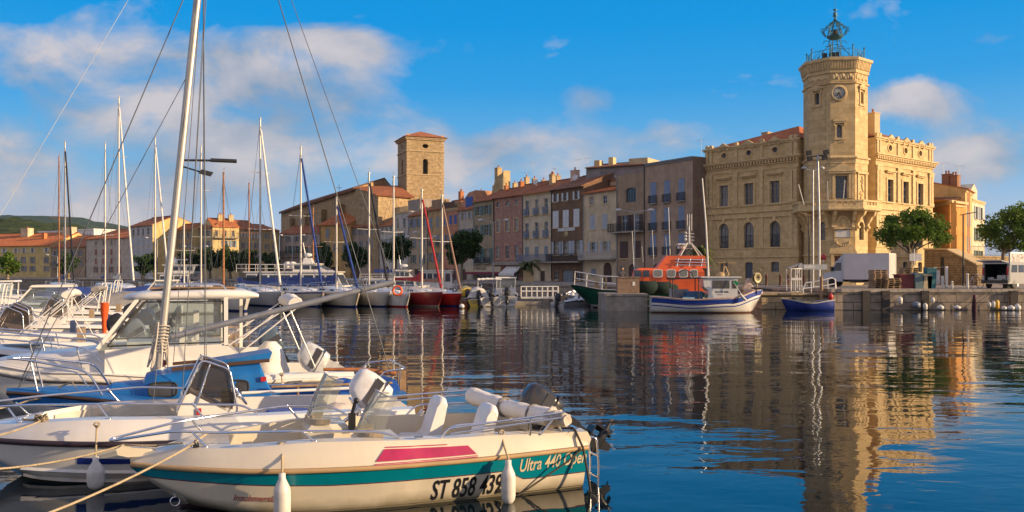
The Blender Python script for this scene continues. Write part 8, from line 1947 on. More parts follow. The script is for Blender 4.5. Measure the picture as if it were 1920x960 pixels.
def build_sailboats():
 h2 = mat('pale_blue_grey_hull', (.40,.41,.44), .35, var=.08, streak=.15); h3 = mat('ivory_hull', (.60,.54,.44), .35, var=.06, streak=.18); h4 = mat('pearl_hull', (.52,.50,.47), .35, var=.06, streak=.18); hr = mat('oxblood_hull', (.22,.02,.025), .3, var=.1); hr2 = mat('vermilion_hull', (.34,.022,.018), .3, var=.1)
 R_ = [('grey hulled sailing boat with a black sail cover and the tallest front row mast', 528, 66, 9.5, 3.0, h2, 1.12, 1.0, 488, 224, dict(furl=M_canvas_w, cover=M_canvas_k, spr=2)),
    ('ivory sailing boat with a dark blue furled sail and navy sail cover', 606, 65.5, 9.0, 2.9, h3, 1.16, 1.02, 564, 278, dict(furl=M_canvas_b, cover=M_canvas_b, stripe=M_navy)),
    ('cream sailing boat with a bright sunlit stem and a blue furled sail', 673, 65, 8.2, 2.8, M_cream, 1.18, 1.0, 631, 372, dict(furl=M_canvas_b, cover=M_canvas_b)),
    ('pearl white sailing boat with a black furled sail', 731, 65.5, 8.8, 2.8, h4, 1.12, 1.0, 692, 326, dict(furl=M_canvas_k, spr=1)),
    ('smaller white sailing boat with an orange life ring on its stern rail', 768, 65, 7.4, 2.5, M_white, 1.02, .9, 738, 333, dict(boot=M_red)),
    ('dark red sailing boat with a red sail cover and red furled sail', 830, 65.5, 9.0, 2.9, hr, 1.12, 1.0, 791, 358, dict(furl=M_canvas_r, cover=M_canvas_r, boot=M_white, mm=M_alu)),
    ('bright red sailing boat right of the dark red one', 866, 66.5, 7.6, 2.6, hr2, 1.0, .9, 829, 368, dict(furl=mat('tan_furl', (.25,.16,.12), .9), cover=mat('tan_furl', None) if 'tan_furl' in MATS else None)),
    ('white sailing boat with a varnished mast just behind the pilothouse boat', 462, 58, 7.4, 2.5, M_white, 1.0, .9, 406, 326, dict(mm=M_varn)),
    ('far sailing boat with a dark varnished mast nearest the left edge', 126, 92, 9, 2.9, M_white, 1.1, 1.0, 96, 294, dict(mm=M_varn)),
    ('far sailing boat with a black furled sail left of the hills end', 140, 86, 9.5, 3.0, M_white, 1.1, 1.0, 112, 267, dict(furl=M_canvas_k, cover=M_canvas_b)),
    ('far sailing boat with a plain thin mast beside the tallest far mast', 218, 90, 9, 2.9, h3, 1.1, 1.0, 188, 270, dict(cover=M_canvas_b, spr=2)),
    ('far sailing boat with the tallest left mast and a white furled sail', 252, 80, 10.5, 3.2, M_white, 1.15, 1.05, 222, 183, dict(furl=M_canvas_w, cover=M_canvas_w, spr=2)),
    ('far sailing boat with a raked mast left of the leaning near mast', 318, 84, 9, 2.9, M_white, 1.1, 1.0, 291, 260, dict(furl=M_canvas_w, lean=-.0)),
    ('far sailing boat with a grey sail heap beside the trawler yacht', 402, 82, 9, 2.9, h4, 1.1, 1.0, 377, 275, dict(cover=mat('grey_sailcloth', (.20,.18,.18), .9, bump=.5), spr=2)),
    ('far sailing boat with an orange brown wooden mast left of the grey hull', 494, 84, 8.5, 2.8, M_white, 1.1, 1.0, 467, 345, dict(mm=M_varn)),
    ('far small sailing boat with a short mast before the trawler yacht', 366, 74, 6.5, 2.3, M_white, .95, .85, 345, 402, dict(cover=M_canvas_b)),
    ('sailing boat with a wooden mast hidden behind the ivory boat', 618, 76, 8.0, 2.7, h3, 1.1, 1.0, 587, 392, dict(mm=M_varn))]
 for lab, bp, Y, L, B, hm, zb, zs, mp, my, k in R_: sailboat(lab, bp, Y, L, B, hm, zb, zs, mp, my, **k)
build_sailboats()
def life_ring(label, o, r=.32):
 q = MB(); q.tube([(r*math.cos(i*math.pi/10), .05*0, r*math.sin(i*math.pi/10)) for i in range(20)], .08, 7, closed=True); q = q.build('life_ring', M_orange); q.location = o; tag(q, label, 'life ring')
life_ring('orange life ring on the white sailing boat in the front row', at(745, 545, 65.2))
def motorboat(label, stern_px, Y, L=5.6, B=2.1, head=None, hm=None, top='screen', eng=None, stripe=None, group='motorboats moored on the left', fb=.75, engs=1, cab=None):
 head = 200+((stern_px*7+Y*13) % 13-6) if head is None else head
 fr = boat_frame(((stern_px-960)/F*Y, Y), head); S, d, p, a = fr; t = thing('motorboat', label, 'motorboat', S, a, group); hm = hm or M_white
 H = Hull(L, B, [(0,fb-.08),(.5,fb),(1,fb+.28)], stern=.86, tmax=.42, bp=2.4, draft=.28, kt=.68, kq=2.2)
 H.shell([(.10, 0), (.26, 1 if stripe else 0), (None, 0)], 24).build('hull', [hm, stripe or hm], t)
 m = MB(); H.strip(m, .0, .025, .07, 0, n=20); m.build('rub_rail', M_rubber if not stripe else M_grey, t)
 tp = MB(); H.topsides(tp, .14, .06, .16, .2, .55, n=20); tp.build('deck_moulding', M_white, t)
 rl = MB(); z = lambda x: H.sheer(x/L)+.14
 rl.tube(round_corners([(L*.5,-.42*B,z(L*.5)),(L*.55,-.42*B,z(L*.55)+.3),(L*.97,-.1,z(L)+.36),(L*.97,.1,z(L)+.36),(L*.55,.42*B,z(L*.55)+.3),(L*.5,.42*B,z(L*.5))], .15, 3), .016, 6)
 for q in (.66, .82):
  for sg in (-1, 1): y = sg*min(.42*B, H.beam(q)*.86); rl.tube([(q*L,y,z(q*L)), (q*L+.06,y*.97,z(q*L)+.32)], .013, 5)
 rl.build('bow_rail', M_steel, t)
 cx = L*.5; c = MB()
 if top in ('screen', 'bimini', 'arch'):
  c.prism([(cx-.35,.2),(cx+.5,.2),(cx+.35,fb+.45),(cx-.3,fb+.30)], 'y', -.42, .42); c.build('console', M_white, t)
  w = MB(); w.face([(cx+.36,-.44,fb+.45),(cx+.36,.44,fb+.45),(cx+.02,.40,fb+.98),(cx+.02,-.40,fb+.98)])
  for sg in (-1, 1): w.face([(cx+.36,sg*.44,fb+.45),(cx+.02,sg*.40,fb+.98),(cx-.32,sg*.44,fb+.80),(cx-.34,sg*.46,fb+.34)])
  w.build('windscreen', M_smoke, t); f = MB()
  for sg in (-1, 1): f.tube(round_corners([(cx+.38,sg*.45,fb+.3),(cx+.04,sg*.41,fb+1.0),(cx-.33,sg*.45,fb+.82),(cx-.36,sg*.47,fb+.3)], .08, 3), .015, 5)
  f.build('screen_rail', M_steel, t)
 if top == 'bimini':
  f = MB()
  for sg in (-1, 1):
   for k in (0, .1): f.tube([(cx-.1-k,sg*.45*B,fb+.15),(cx-1.35-k,sg*.45*B,fb+1.25)], .014, 5)
   f.tube([(cx-1.8,sg*.45*B,fb+.15),(cx-1.3,sg*.45*B,fb+1.2)], .014, 5); f.cut()
  f.build_each('canopy_frame', M_white, t); v = MB(); R = []
  for i in range(16):
   y = -.48*B+.96*B*i/15; rr = .085+.018*math.sin(i*2.3); R.append([(cx-1.38+rr*1.5*math.cos(j*math.pi/6), y, fb+1.28+.04*math.sin(i*.2*math.pi/3)+rr*math.sin(j*math.pi/6)*(1+.15*math.sin(j*2+i))) for j in range(12)])
  v.rings(R, 0, True, True, True); v.build('folded_canopy', cab or M_canvas_w, t)
 if top == 'arch':
  f = MB()
  for k in (0, .16): f.tube(round_corners([(cx-1.0-k,-.46*B,fb+.1),(cx-1.2-k,-.42*B,fb+1.35),(cx-1.2-k,.42*B,fb+1.35),(cx-1.0-k,.46*B,fb+.1)], .2, 4), .03, 6)
  f.build('targa_arch', M_white, t)
 if top == 'cabin':
  c = MB(); c.prism([(cx-1.0,.3),(cx+1.2,.3),(cx+.95,fb+.45),(cx-1.0,fb+.5)], 'y', -.40*B, .40*B); c.prism([(cx-1.15,fb+1.28),(cx+.35,fb+1.28),(cx+.25,fb+1.36),(cx-1.1,fb+1.38)], 'y', -.42*B, .42*B)
  for sg in (-1, 1):
   for xx, x2 in ((cx+.95, cx+.25), (cx-.95, cx-.98)): c.beam((xx,sg*.38*B,fb+.45),(x2,sg*.37*B,fb+1.3), .06, .06)
  c.build('cabin', M_white, t); w = MB(); w.face([(cx+.93,-.38*B,fb+.46),(cx+.93,.38*B,fb+.46),(cx+.26,.36*B,fb+1.28),(cx+.26,-.36*B,fb+1.28)])
  for sg in (-1, 1): w.face([(cx+.9,sg*.385*B,fb+.46),(cx+.25,sg*.37*B,fb+1.28),(cx-.9,sg*.37*B,fb+1.28),(cx-.9,sg*.385*B,fb+.5)])
  w.build('cabin_window', M_cabin, t)
 if top == 'cover':
  v = MB(); R = []
  for i in range(10):
   u = i/9; x = .2+u*(L*.62); k = math.sin(math.pi*min(1, .25+u*.7)); R.append([(x, -.45*B, fb+.05), (x, -.25*B, fb+.25+.45*k), (x, 0, fb+.32+.55*k), (x, .25*B, fb+.25+.45*k), (x, .45*B, fb+.05)])
  v.rings(R, 0, False, True, True); v.build('boat_cover', cab or M_canvas_w, t)
 h = MB(); zz = H.sheer(.75)+.17; h.box(L*.70, L*.80, -.22, .22, zz, zz+.04); h.build('deck_hatch', mat('hatch_grey', (.12,.13,.15), .3), t); s = MB(); s.box(L*.24, L*.36, -.3, .3, .2, fb+.02); s.box(L*.22, L*.245, -.3, .3, fb-.1, fb+.42); s.build('helm_seat', [mat('navy_vinyl', (.03,.05,.12), .5), mat('tan_vinyl', (.30,.22,.14), .5), mat('grey_vinyl', (.20,.20,.21), .5)][int(stern_px) % 3], t)
 for q in (.3, .55): f = MB(); v = H.pt(q*L, .3, 1, .12); f.lathe([(.02,-.25),(.09,-.2),(.09,.2),(.02,.27)], v, 10); f.tube([v+Vector((0,0,.25)), v+Vector((0,-.14,.62))], .01, 4); f.build('side_fender', M_navy if q > .5 and stripe else M_fend, t)
 b = MB(); b.box(.15, .6, -.36*B, .36*B, .2, fb-.1); b.build('stern_bench', M_white, t)
 for k in range(engs): outboard(t, .02, (k-(engs-1)/2)*.5, fb-.06, 1.05, 30, eng or M_black, None, leg=.7)
 return t
def build_motorboats():
 gcowl = mat('grey_cowl', (.22,.23,.24), .3, coat=.4);
 L_ = [('white motorboat with a blue grey outboard and steel bow rails just beyond the pilothouse boat', 515, 20.4, dict(top='none', eng=mat('blue_grey_cowl', (.07,.10,.14), .25, coat=.5), L=6.8)),
    ('white motorboat with a dark smoked screen and folded white canopy', 262, 23.4, dict(top='bimini', eng=gcowl, L=6.0, stripe=M_navy)),
    ('white motorboat with a blue side stripe and a dark low screen', 225, 26.5, dict(top='screen', L=5.4, stripe=M_navy, eng=M_black)),
    ('teal hulled motorboat with a dark outboard behind the orange cloth', 282, 30.5, dict(top='bimini', L=6.0, hm=mat('teal_hull', (.0,.16,.18), .35), cab=mat('grey_canvas_roll', (.25,.24,.23), .9), eng=mat('blue_black_cowl', (.03,.05,.09), .3), engs=2)),
    ('white cabin motorboat half hidden by the teal hulled one', 250, 35, dict(top='cabin', L=6.4)),
    ('white motorboat with a tall targa arch in the left row', 292, 40, dict(top='arch', L=6.6, eng=gcowl)),
    ('small white covered motorboat in the left row', 300, 46, dict(top='cover', L=5.4, cab=mat('grey_canvas_roll', None) if 'grey_canvas_roll' in MATS else M_canvas_w)),
    ('white motorboat with a rounded arch before the far masts', 290, 54, dict(top='arch', L=6.6)),
    ('white cabin motorboat at the far left before the yellow house', 110, 52, dict(top='cabin', L=6.5)),
    ('white motorboat with a black outboard under a dark hood at the left edge', 92, 38, dict(top='arch', L=5.8, cab=M_canvas_k)),
    ('white covered motorboat under the far wooden mast', 190, 60, dict(top='cover', L=6.0, cab=M_canvas_b)),
    ('low white motorboat between the far masts and the trawler yacht', 400, 56, dict(top='cabin', L=6.2)),
    ('white motorboat with a blue cover below the white furled mast', 330, 66, dict(top='cover', L=6.2, cab=M_canvas_b)),
    ('little white motorboat with a dark windscreen beside the far quay', 60, 70, dict(top='screen', L=5.5)),
    ('white motorboat with a beige cover at the far left', 30, 84, dict(top='cover', L=6.2, cab=M_canvas_w))]
 for lab, px, Y, k in L_: motorboat(lab, px, Y, **k)
 q = MB(); R = []
 for i in range(9):
  u = i/8; R.append([(.10*(1.3-u*.9)*math.cos(j*math.pi/4)*(1+.2*math.sin(j*3+i)), .08*math.sin(j*math.pi/4), 1.05-1.05*u) for j in range(8)])
 q.rings(R, 0, True, True, True); o = q.build('orange_cloth', mat('orange_cloth', (.75,.09,.01), .8, var=.2, bump=.4)); o.location = at(196, 632, 27.0); tag(o, 'bright orange cloth hanging from a canopy pole among the left boats', 'cloth')
 # small boats by the gangway, seen from astern
 yel = mat('yellow_paint', (.72,.50,.06), .4); g = 'small boats by the white gangway'
 motorboat('small orange boat with a yellow stern box next to the red sailing boat', 877, 67, 4.6, 1.7, 100, mat('orange_brown_hull', (.40,.12,.03), .4), 'cover', group=g, cab=yel, fb=.7)
 motorboat('little yellow sterned boat under a white cover', 898, 66.4, 4.6, 1.9, 98, yel, 'cover', group=g, fb=.62)
 motorboat('white boat with a black outboard and a light canopy by the gangway', 921, 66, 4.6, 1.9, 100, M_white, 'bimini', group=g, fb=.75)
 motorboat('white cabin boat with a cream roof beside the gangway', 950, 66.2, 5.0, 1.9, 92, M_white, 'cabin', group=g, fb=.85)
 for i, (px, lab) in enumerate(((1045, 'first tender with a black outboard left of the green bow'), (1058, 'second tender with a black outboard left of the green bow'), (1072, 'third tender with a pale outboard right under the green bow'))):
  motorboat(lab, px, 67+i, 3.4, 1.4, 60, M_grey, 'none', group='tenders beside the green bow', fb=.38, eng=M_black if i < 2 else M_white)
 q = MB(); q.ball((0,0,.15), .19, n=8); o = q.build('mooring_buoy', M_white); o.location = at(866, 574, 63); o.location.z = 0; tag(o, 'small white mooring buoy floating below the bright red sailing boat', 'buoy')
 # gangway
 Y = 70; o = at(977, 560, Y); t = thing('gangway', 'white railed gangway bridge over the water beside the small boats', 'gangway', o); k = Y/F; W = (1047-977)*k; q = MB(); z1 = (560-537.5)*k; z0 = (560-557)*k
 q.box(0, W, 0, 1.2, z0-.12, z0); q.build('deck', M_lgrey_paint, t)
 for y in (0.05, 1.15):
  q = MB()
  for zz in (z1, z0+(z1-z0)*.55): q.tube([(0,y,zz),(W,y,zz)], .04, 6)
  for i in range(8): q.tube([(W*i/7,y,z0),(W*i/7,y,z1)], .035, 6)
  q.build('railing', M_white, t)
 q = MB(); q.box(-1.2, W*.55, -.5, 1.6, -1.2, z0-.35); q.build('float', M_conc, t)
build_motorboats()
# ------------------------------------------------ motor yachts behind the masts
def yacht(label, pl, pr, Y, decks, hull_top, hm=None, name='motor_yacht', boot=None, B=3.6, rails=(), bits=None):
 """bow to the right; decks: (x0 px, x1 px, top y, bottom y, front slope px, window band)"""
 k = Y/F; S0 = Vector(((pl-960)*k, Y, 0)); L = (pr-pl)*k; t = thing(name, label, 'motor yacht', S0); z = lambda py: CZ-(py-HZ)*k; x = lambda px: (px-pl)*k
 H = Hull(L, B, [(0,z(hull_top)-.1),(.5,z(hull_top)),(1,z(hull_top)+.5)], stern=.9, tmax=.4, bp=2.3, draft=.5, kt=.7, kq=2.0)
 H.shell([(.12, 0), (lambda q: H.sheer(q)-.35, 0), (None, 1)], 24).build('hull', [hm or M_white, boot or M_navy], t); dk = MB(); H.deck(dk, 0, 0, 1, 16, .03); dk.build('deck', M_white, t)
 for i, (a, b, ty, by, sl, win) in enumerate(decks):
  w = B*(.40-.05*i); q = MB(); q.prism([(x(a),z(by)),(x(b)+sl*k*.2,z(by)),(x(b)-sl*k,z(ty)),(x(a)+.1,z(ty))], 'y', -w, w); q.box(x(a)-.15, x(b)-sl*k+.2, -w-.12, w+.12, z(ty)+.003, z(ty)+.10); q.build('deckhouse', M_white, t)
  if win:
   h0, h1 = z(by)+(z(ty)-z(by))*.38, z(by)+(z(ty)-z(by))*.86; n = win; ww = (x(b)-sl*k*.55-x(a)-.2)/n
   for j in range(n):
    g = MB(); g.prism([(x(a)+.15+j*ww,h0),(x(a)+.15+j*ww+ww*.84,h0),(x(a)+.15+j*ww+ww*.80,h1),(x(a)+.15+j*ww,h1)], 'y', -w-.012, w+.012); g.build('deckhouse_window', M_pane, t)
   g = MB(); u0, u1 = .3, .88; f = lambda u: (x(b)+sl*k*.2-(sl*k*1.2)*u, z(by)+(z(ty)-z(by))*u); (xa, za), (xb, zb) = f(u0), f(u1); g.face([(xa+.012,-w*.85,za),(xa+.012,w*.85,za),(xb+.012,w*.85,zb),(xb+.012,-w*.85,zb)]); g.build('front_window', M_pane, t)
 for a, b, ty, by in rails:
  q = MB(); w = B*.42
  for y in (-w, w):
   for f in (1, .5): q.tube([(x(a),y,z(by)+(z(ty)-z(by))*f),(x(b),y,z(by)+(z(ty)-z(by))*f)], .022, 5)
   n = max(2, int((x(b)-x(a))/.8))
   for i in range(n+1): q.tube([(x(a)+(x(b)-x(a))*i/n,y,z(by)),(x(a)+(x(b)-x(a))*i/n,y,z(ty))], .018, 5)
  q.build('railing', M_white, t)
 if bits: bits(t, x, z, B)
 return t
def build_yachts():
 def b1(t, x, z, B):
  q = MB(); q.tube([(x(575),0,z(490)),(x(568),0,z(455))], .07, 6, r1=.04); q.ball((x(578),0,z(478)), .35, .35, .18, 7); q.prism([(x(568),z(500)),(x(590),z(500)),(x(584),z(484)),(x(572),z(484))], 'y', -.5, .5); q.build('radar_mast', M_white, t)
  q = MB(); q.prism([(x(455),z(520)),(x(625),z(520)),(x(640),z(534)),(x(560),z(538)),(x(455),z(530))], 'y', -1.72, -1.66); q.build('side_cloth', M_canvas_b, t)
  for px in (546, 555): q = MB(); q.lathe([(.02,-.5),(.28,-.45),(.30,.45),(.02,.5)], (x(px),-1.0,z(497)), 10, 0, axis=Matrix.Rotation(RAD(90), 3, 'X')); q.build('raft_canister', M_white, t)
 yacht('large white excursion boat with a railed upper deck behind the front sailing boats', 440, 662, 78, [(470, 650, 511, 545, 14, 8), (556, 622, 496, 511, 26, 3)], 545, rails=[(455, 560, 496, 511)], bits=b1, B=4.2)
 def b2(t, x, z, B):
  q = MB(); q.box(x(705), x(745), -1.3, 1.3, z(511), z(505)); q.build('blue_tarp', M_canvas_b, t); q = MB(); q.tube([(x(752),0,z(503)),(x(748),0,z(478))], .06, 5, r1=.03); q.ball((x(757),0,z(498)), .4, .3, .15, 7); q.build('radar_mast', M_white, t)
 yacht('white motor yacht with a blue hull band and flybridge below the church', 655, 806, 82, [(690, 790, 524, 546, 12, 5), (742, 780, 508, 524, 14, 3)], 545, M_white, boot=M_navy, rails=[(680, 742, 514, 524)], bits=b2)
 def b3(t, x, z, B):
  q = MB(); q.tube([(x(340),0,z(500)),(x(340),0,z(470))], .06, 5, r1=.02); q.beam((x(322),0,z(487)),(x(352),0,z(487)), .1, .1); q.ball((x(326),0,z(491)), .4, .4, .5, 7); q.build('radar_mast', M_white, t)
 yacht('white trawler yacht with a high wheelhouse behind the leaning mast', 282, 384, 96, [(308, 366, 513, 546, 4, 4), (316, 370, 498, 513, -4, 4)], 534, bits=b3)
 yacht('white houseboat with a flat roof and big windows behind the red sail cover', 786, 860, 92, [(790, 850, 508, 540, 2, 5)], 541)
build_yachts()
# ================================================================ working boats in front of the town hall
def build_lifeboat():
 Y = 65.0; k = Y/F; head = 177; fr = boat_frame(((1338-960)*k, Y-.4), head); S, d, p, a = fr; t = thing('lifeboat', 'dark green rescue boat with a bright orange wheelhouse and white bow rails', 'lifeboat', S, a)
 L = (1338-1070)*k; x = lambda px: (1338-px)*k; z = lambda py: CZ-(py-HZ)*k
 H = Hull(L, 3.7, [(0,1.15),(.45,1.15),(.75,1.30),(1,1.66)], stern=.86, tmax=.45, bp=2.2, draft=.5, kt=.74, kq=1.5, kend=.08)
 H.shell([(.05, 2), (lambda q: H.sheer(q)-.22, 0), (lambda q: H.sheer(q)-.08, 2), (None, 1)], 40).build('hull', [M_green, mat('antifoul_maroon', (.10,.02,.02), .6), M_lgrey_paint], t)
 m = MB(); H.deck(m, 0, 0, 1, 20, .05); m.build('deck', mat('deck_grey', (.30,.30,.28), .8), t); m = MB(); H.strip(m, -.03, .04, .09); m.build('rub_rail', M_rubber, t)
 om = M_orange; c = MB(); w = 1.25; zb, zt = 1.15, z(503)
 c.rings([[(.9,-w,zb),(.9,w,zb),(x(1182),w*.8,zb),(x(1176),w*.3,zb),(x(1176),-w*.3,zb),(x(1182),-w*.8,zb)], [(.95,-w,zt-.25),(.95,w,zt-.25),(x(1192),w*.8,zt-.12),(x(1188),w*.3,zt-.12),(x(1188),-w*.3,zt-.12),(x(1192),-w*.8,zt-.12)], [(1.1,-w*.9,zt),(1.1,w*.9,zt),(x(1198),w*.7,zt+.02),(x(1195),w*.25,zt+.02),(x(1195),-w*.25,zt+.02),(x(1198),-w*.7,zt+.02)]], 0, True, False, True, False); c.build('wheelhouse', om, t)
 c = MB(); zz = z(480); c.rings([[(.75,-.95,zt),(.75,.95,zt),(x(1228),.95,zt),(x(1228),-.95,zt)], [(.85,-.85,zz),(.85,.85,zz),(x(1246),.8,zz),(x(1246),-.8,zz)]], 0, True, False, True, False); c.build('flybridge', om, t)
 for i, (p0, p1) in enumerate(((1221, 1237), (1246, 1261), (1268, 1283), (1288, 1301))):
  for sg in (1, -1):
   y = sg*w; ya = lambda zc: sg*(w+.012)
   z0, z1 = z(519), z(506); f = MB(); P = [((x(p0)+x(p1))/2+(x(p0)-x(p1))/2*1.12*math.copysign(abs(math.cos(q))**.45, math.cos(q)), sg*(w+.014), (z0+z1)/2+(z1-z0)/2*1.15*math.copysign(abs(math.sin(q))**.45, math.sin(q))) for q in [j*math.pi/10 for j in range(20)]]
   f.face(P if sg < 0 else P[::-1]); fo = f.build('window', M_white, t); g = MB(); P2 = [((x(p0)+x(p1))/2+(q[0]-(x(p0)+x(p1))/2)*.82, sg*(w+.024), (z0+z1)/2+(q[2]-(z0+z1)/2)*.80) for q in P]; g.face(P2 if sg < 0 else P2[::-1]); g.build('pane', mat('pale_window_reflection', (.22,.22,.20), .15), fo)
 for p0, p1 in ((1202, 1214), (1186, 1199)):
  g = MB(); y0 = .80*w+.04 if p1 < 1205 else .86*w+.06; zA, zB = z(519), z(507); A_, B_ = x(p0), x(p1); f = lambda xx: .80*w+(x(1182)-xx)/(x(1182)-.9)*.2*w+.03
  g.face([(A_,f(A_),zA),(B_,f(B_),zA),(B_,f(B_)-.005,zB),(A_,f(A_)-.005,zB)][::-1]); g.build('front_window', M_pane, t)
 q = MB()
 for a_, b_ in ((1262, 1318),):
  for py, y in ((487, .9), (492, 1.0), (497, .9)): q.tube([(x(a_),y,z(py)),(x(b_),y,z(py+1))], .05, 6)
  for px in (1268, 1290, 1312): q.tube([(x(px),.9,z(485)),(x(px)+.15,1.05,z(500))], .035, 5)
 q.build('rack_rail', M_steel, t)
 q = MB()
 for sg in (1, -1):
  f = lambda px, py: (x(px), sg*(min(H.beam(x(px)/L), 1.85)-.08), z(py)+(.0)); top = [(1078, 517), (1100, 519), (1128, 523), (1165, 528), (1200, 531), (1236, 534)]
  P = [(x(px), sg*max(.1, H.beam(x(px)/L)-.10), H.sheer(x(px)/L)+(.98 if i < 4 else .55)) for i, (px, _) in enumerate(top)]; q.tube(P, .035, 6); q.tube([(v[0], v[1], H.sheer(v[0]/L)+(v[2]-H.sheer(v[0]/L))*.5) for v in P], .028, 6)
  for v in P: q.tube([(v[0]+.05, v[1], H.sheer(v[0]/L)), v], .032, 6)
 q.tube([(x(1078), .15, H.sheer(1)+.98), (x(1078), -.15, H.sheer(1)+.98)], .035, 6); q.build('bow_rail', M_white, t)
 q = MB(); q.lathe([(.28,0),(.28,.1),(.12,.15),(.12,.4),(.25,.45),(.05,.6)], (x(1118),0,1.4), 12); q.tube([(x(1136),-.5,1.3),(x(1136),-.45,2.3),(x(1136),.45,2.3),(x(1136),.5,1.3)], .06, 6); q.build('capstan', mat('ochre_gear', (.35,.24,.12), .6), t)
 q = MB(); base = (x(1292),0,zz);
 for sg in (-1, 1): q.tube([(x(1272),sg*.7,zz),(x(1287),sg*.15,z(456))], .04, 6); q.tube([(x(1312),sg*.7,zz),(x(1294),sg*.15,z(456))], .04, 6)
 q.beam((x(1272),0,z(466)),(x(1296),0,z(466)), .5, .05); q.tube([(x(1291),0,z(458)),(x(1290),0,z(425))], .06, 6)
 for px in (1287, 1291, 1295): q.tube([(x(px),0,z(432)),(x(px),0,z(402))], .03, 5)
 for py in (450, 444, 438): q.tube([(x(1283),0,z(py)),(x(1300),0,z(py+1))], .03, 5); q.ball((x(1284),0,z(py-1)), .10, n=5)
 q.build('radar_mast', M_lgrey_paint, t)
 q = MB(); q.box(x(1284), x(1268), -.6, .6, z(460), z(457)); q.lathe([(.30,z(466)),(.26,z(461)),(.1,z(460))], (x(1276),0,0), 12); q.build('radar', M_white, t)
 for px, b_, t_, r in ((1187, 500, 434, .03), (1205, 500, 462, .015), (1224, 497, 432, .025), (1249, 497, 445, .015), (1254, 480, 390, .035)):
  q = MB(); q.tube([(x(px),.4,z(b_)),(x(px)+.12,.4,z(t_))], r, 5); q.build('aerial', M_wframe, t)
build_lifeboat()
def build_person():
 Y = 62.6; o = at(1166, 533, Y); o.z = 1.15
 me = bpy.data.meshes.new('person'); V = [(0,0,.92),(0,0,1.15),(0,.02,1.42),(0,.0,1.55),(0,-.03,1.70),(-.10,0,.86),(-.11,-.02,.48),(-.11,0,.05),(-.11,-.14,.02),(.10,0,.86),(.13,-.03,.48),(.14,0,.05),(.14,-.14,.02),(-.20,.02,1.42),(-.30,-.05,1.15),(-.16,-.25,1.08),(.20,.02,1.42),(.30,-.05,1.15),(.18,-.26,1.05)]
 E = [(0,1),(1,2),(2,3),(3,4),(0,5),(5,6),(6,7),(7,8),(0,9),(9,10),(10,11),(11,12),(2,13),(13,14),(14,15),(2,16),(16,17),(17,18)]
 me.from_pydata(V, E, []); ob = bpy.data.objects.new('person', me); COL.objects.link(ob); md = ob.modifiers.new('skin', 'SKIN')
 rr = [.15,.15,.16,.06,.10,.09,.065,.05,.04,.09,.065,.05,.04,.08,.05,.035,.08,.05,.035]
 for v, r in zip(me.skin_vertices[0].data, rr): v.radius = (r, r*.85)
 me.skin_vertices[0].data[0].use_root = True; s = ob.modifiers.new('sub', 'SUBSURF'); s.levels = 1; s.render_levels = 2
 me.materials.append(mat('dark_clothes', (.03,.03,.045), .8)); ob.location = o; ob.rotation_euler = (0,0,.4); tag(ob, 'man in dark clothes bending over the bow deck of the green rescue boat', 'person')
 q = MB(); q.ball((0,-.035,1.68), .105, .115, .14, 8); h = q.build('head', mat('skin', (.42,.24,.16), .6), ob); q = MB(); q.lathe([(.118,1.70),(.115,1.78),(.06,1.84),(.005,1.85)], (0,-.02,0), 12); q.build('hair', M_black, ob)
build_person()
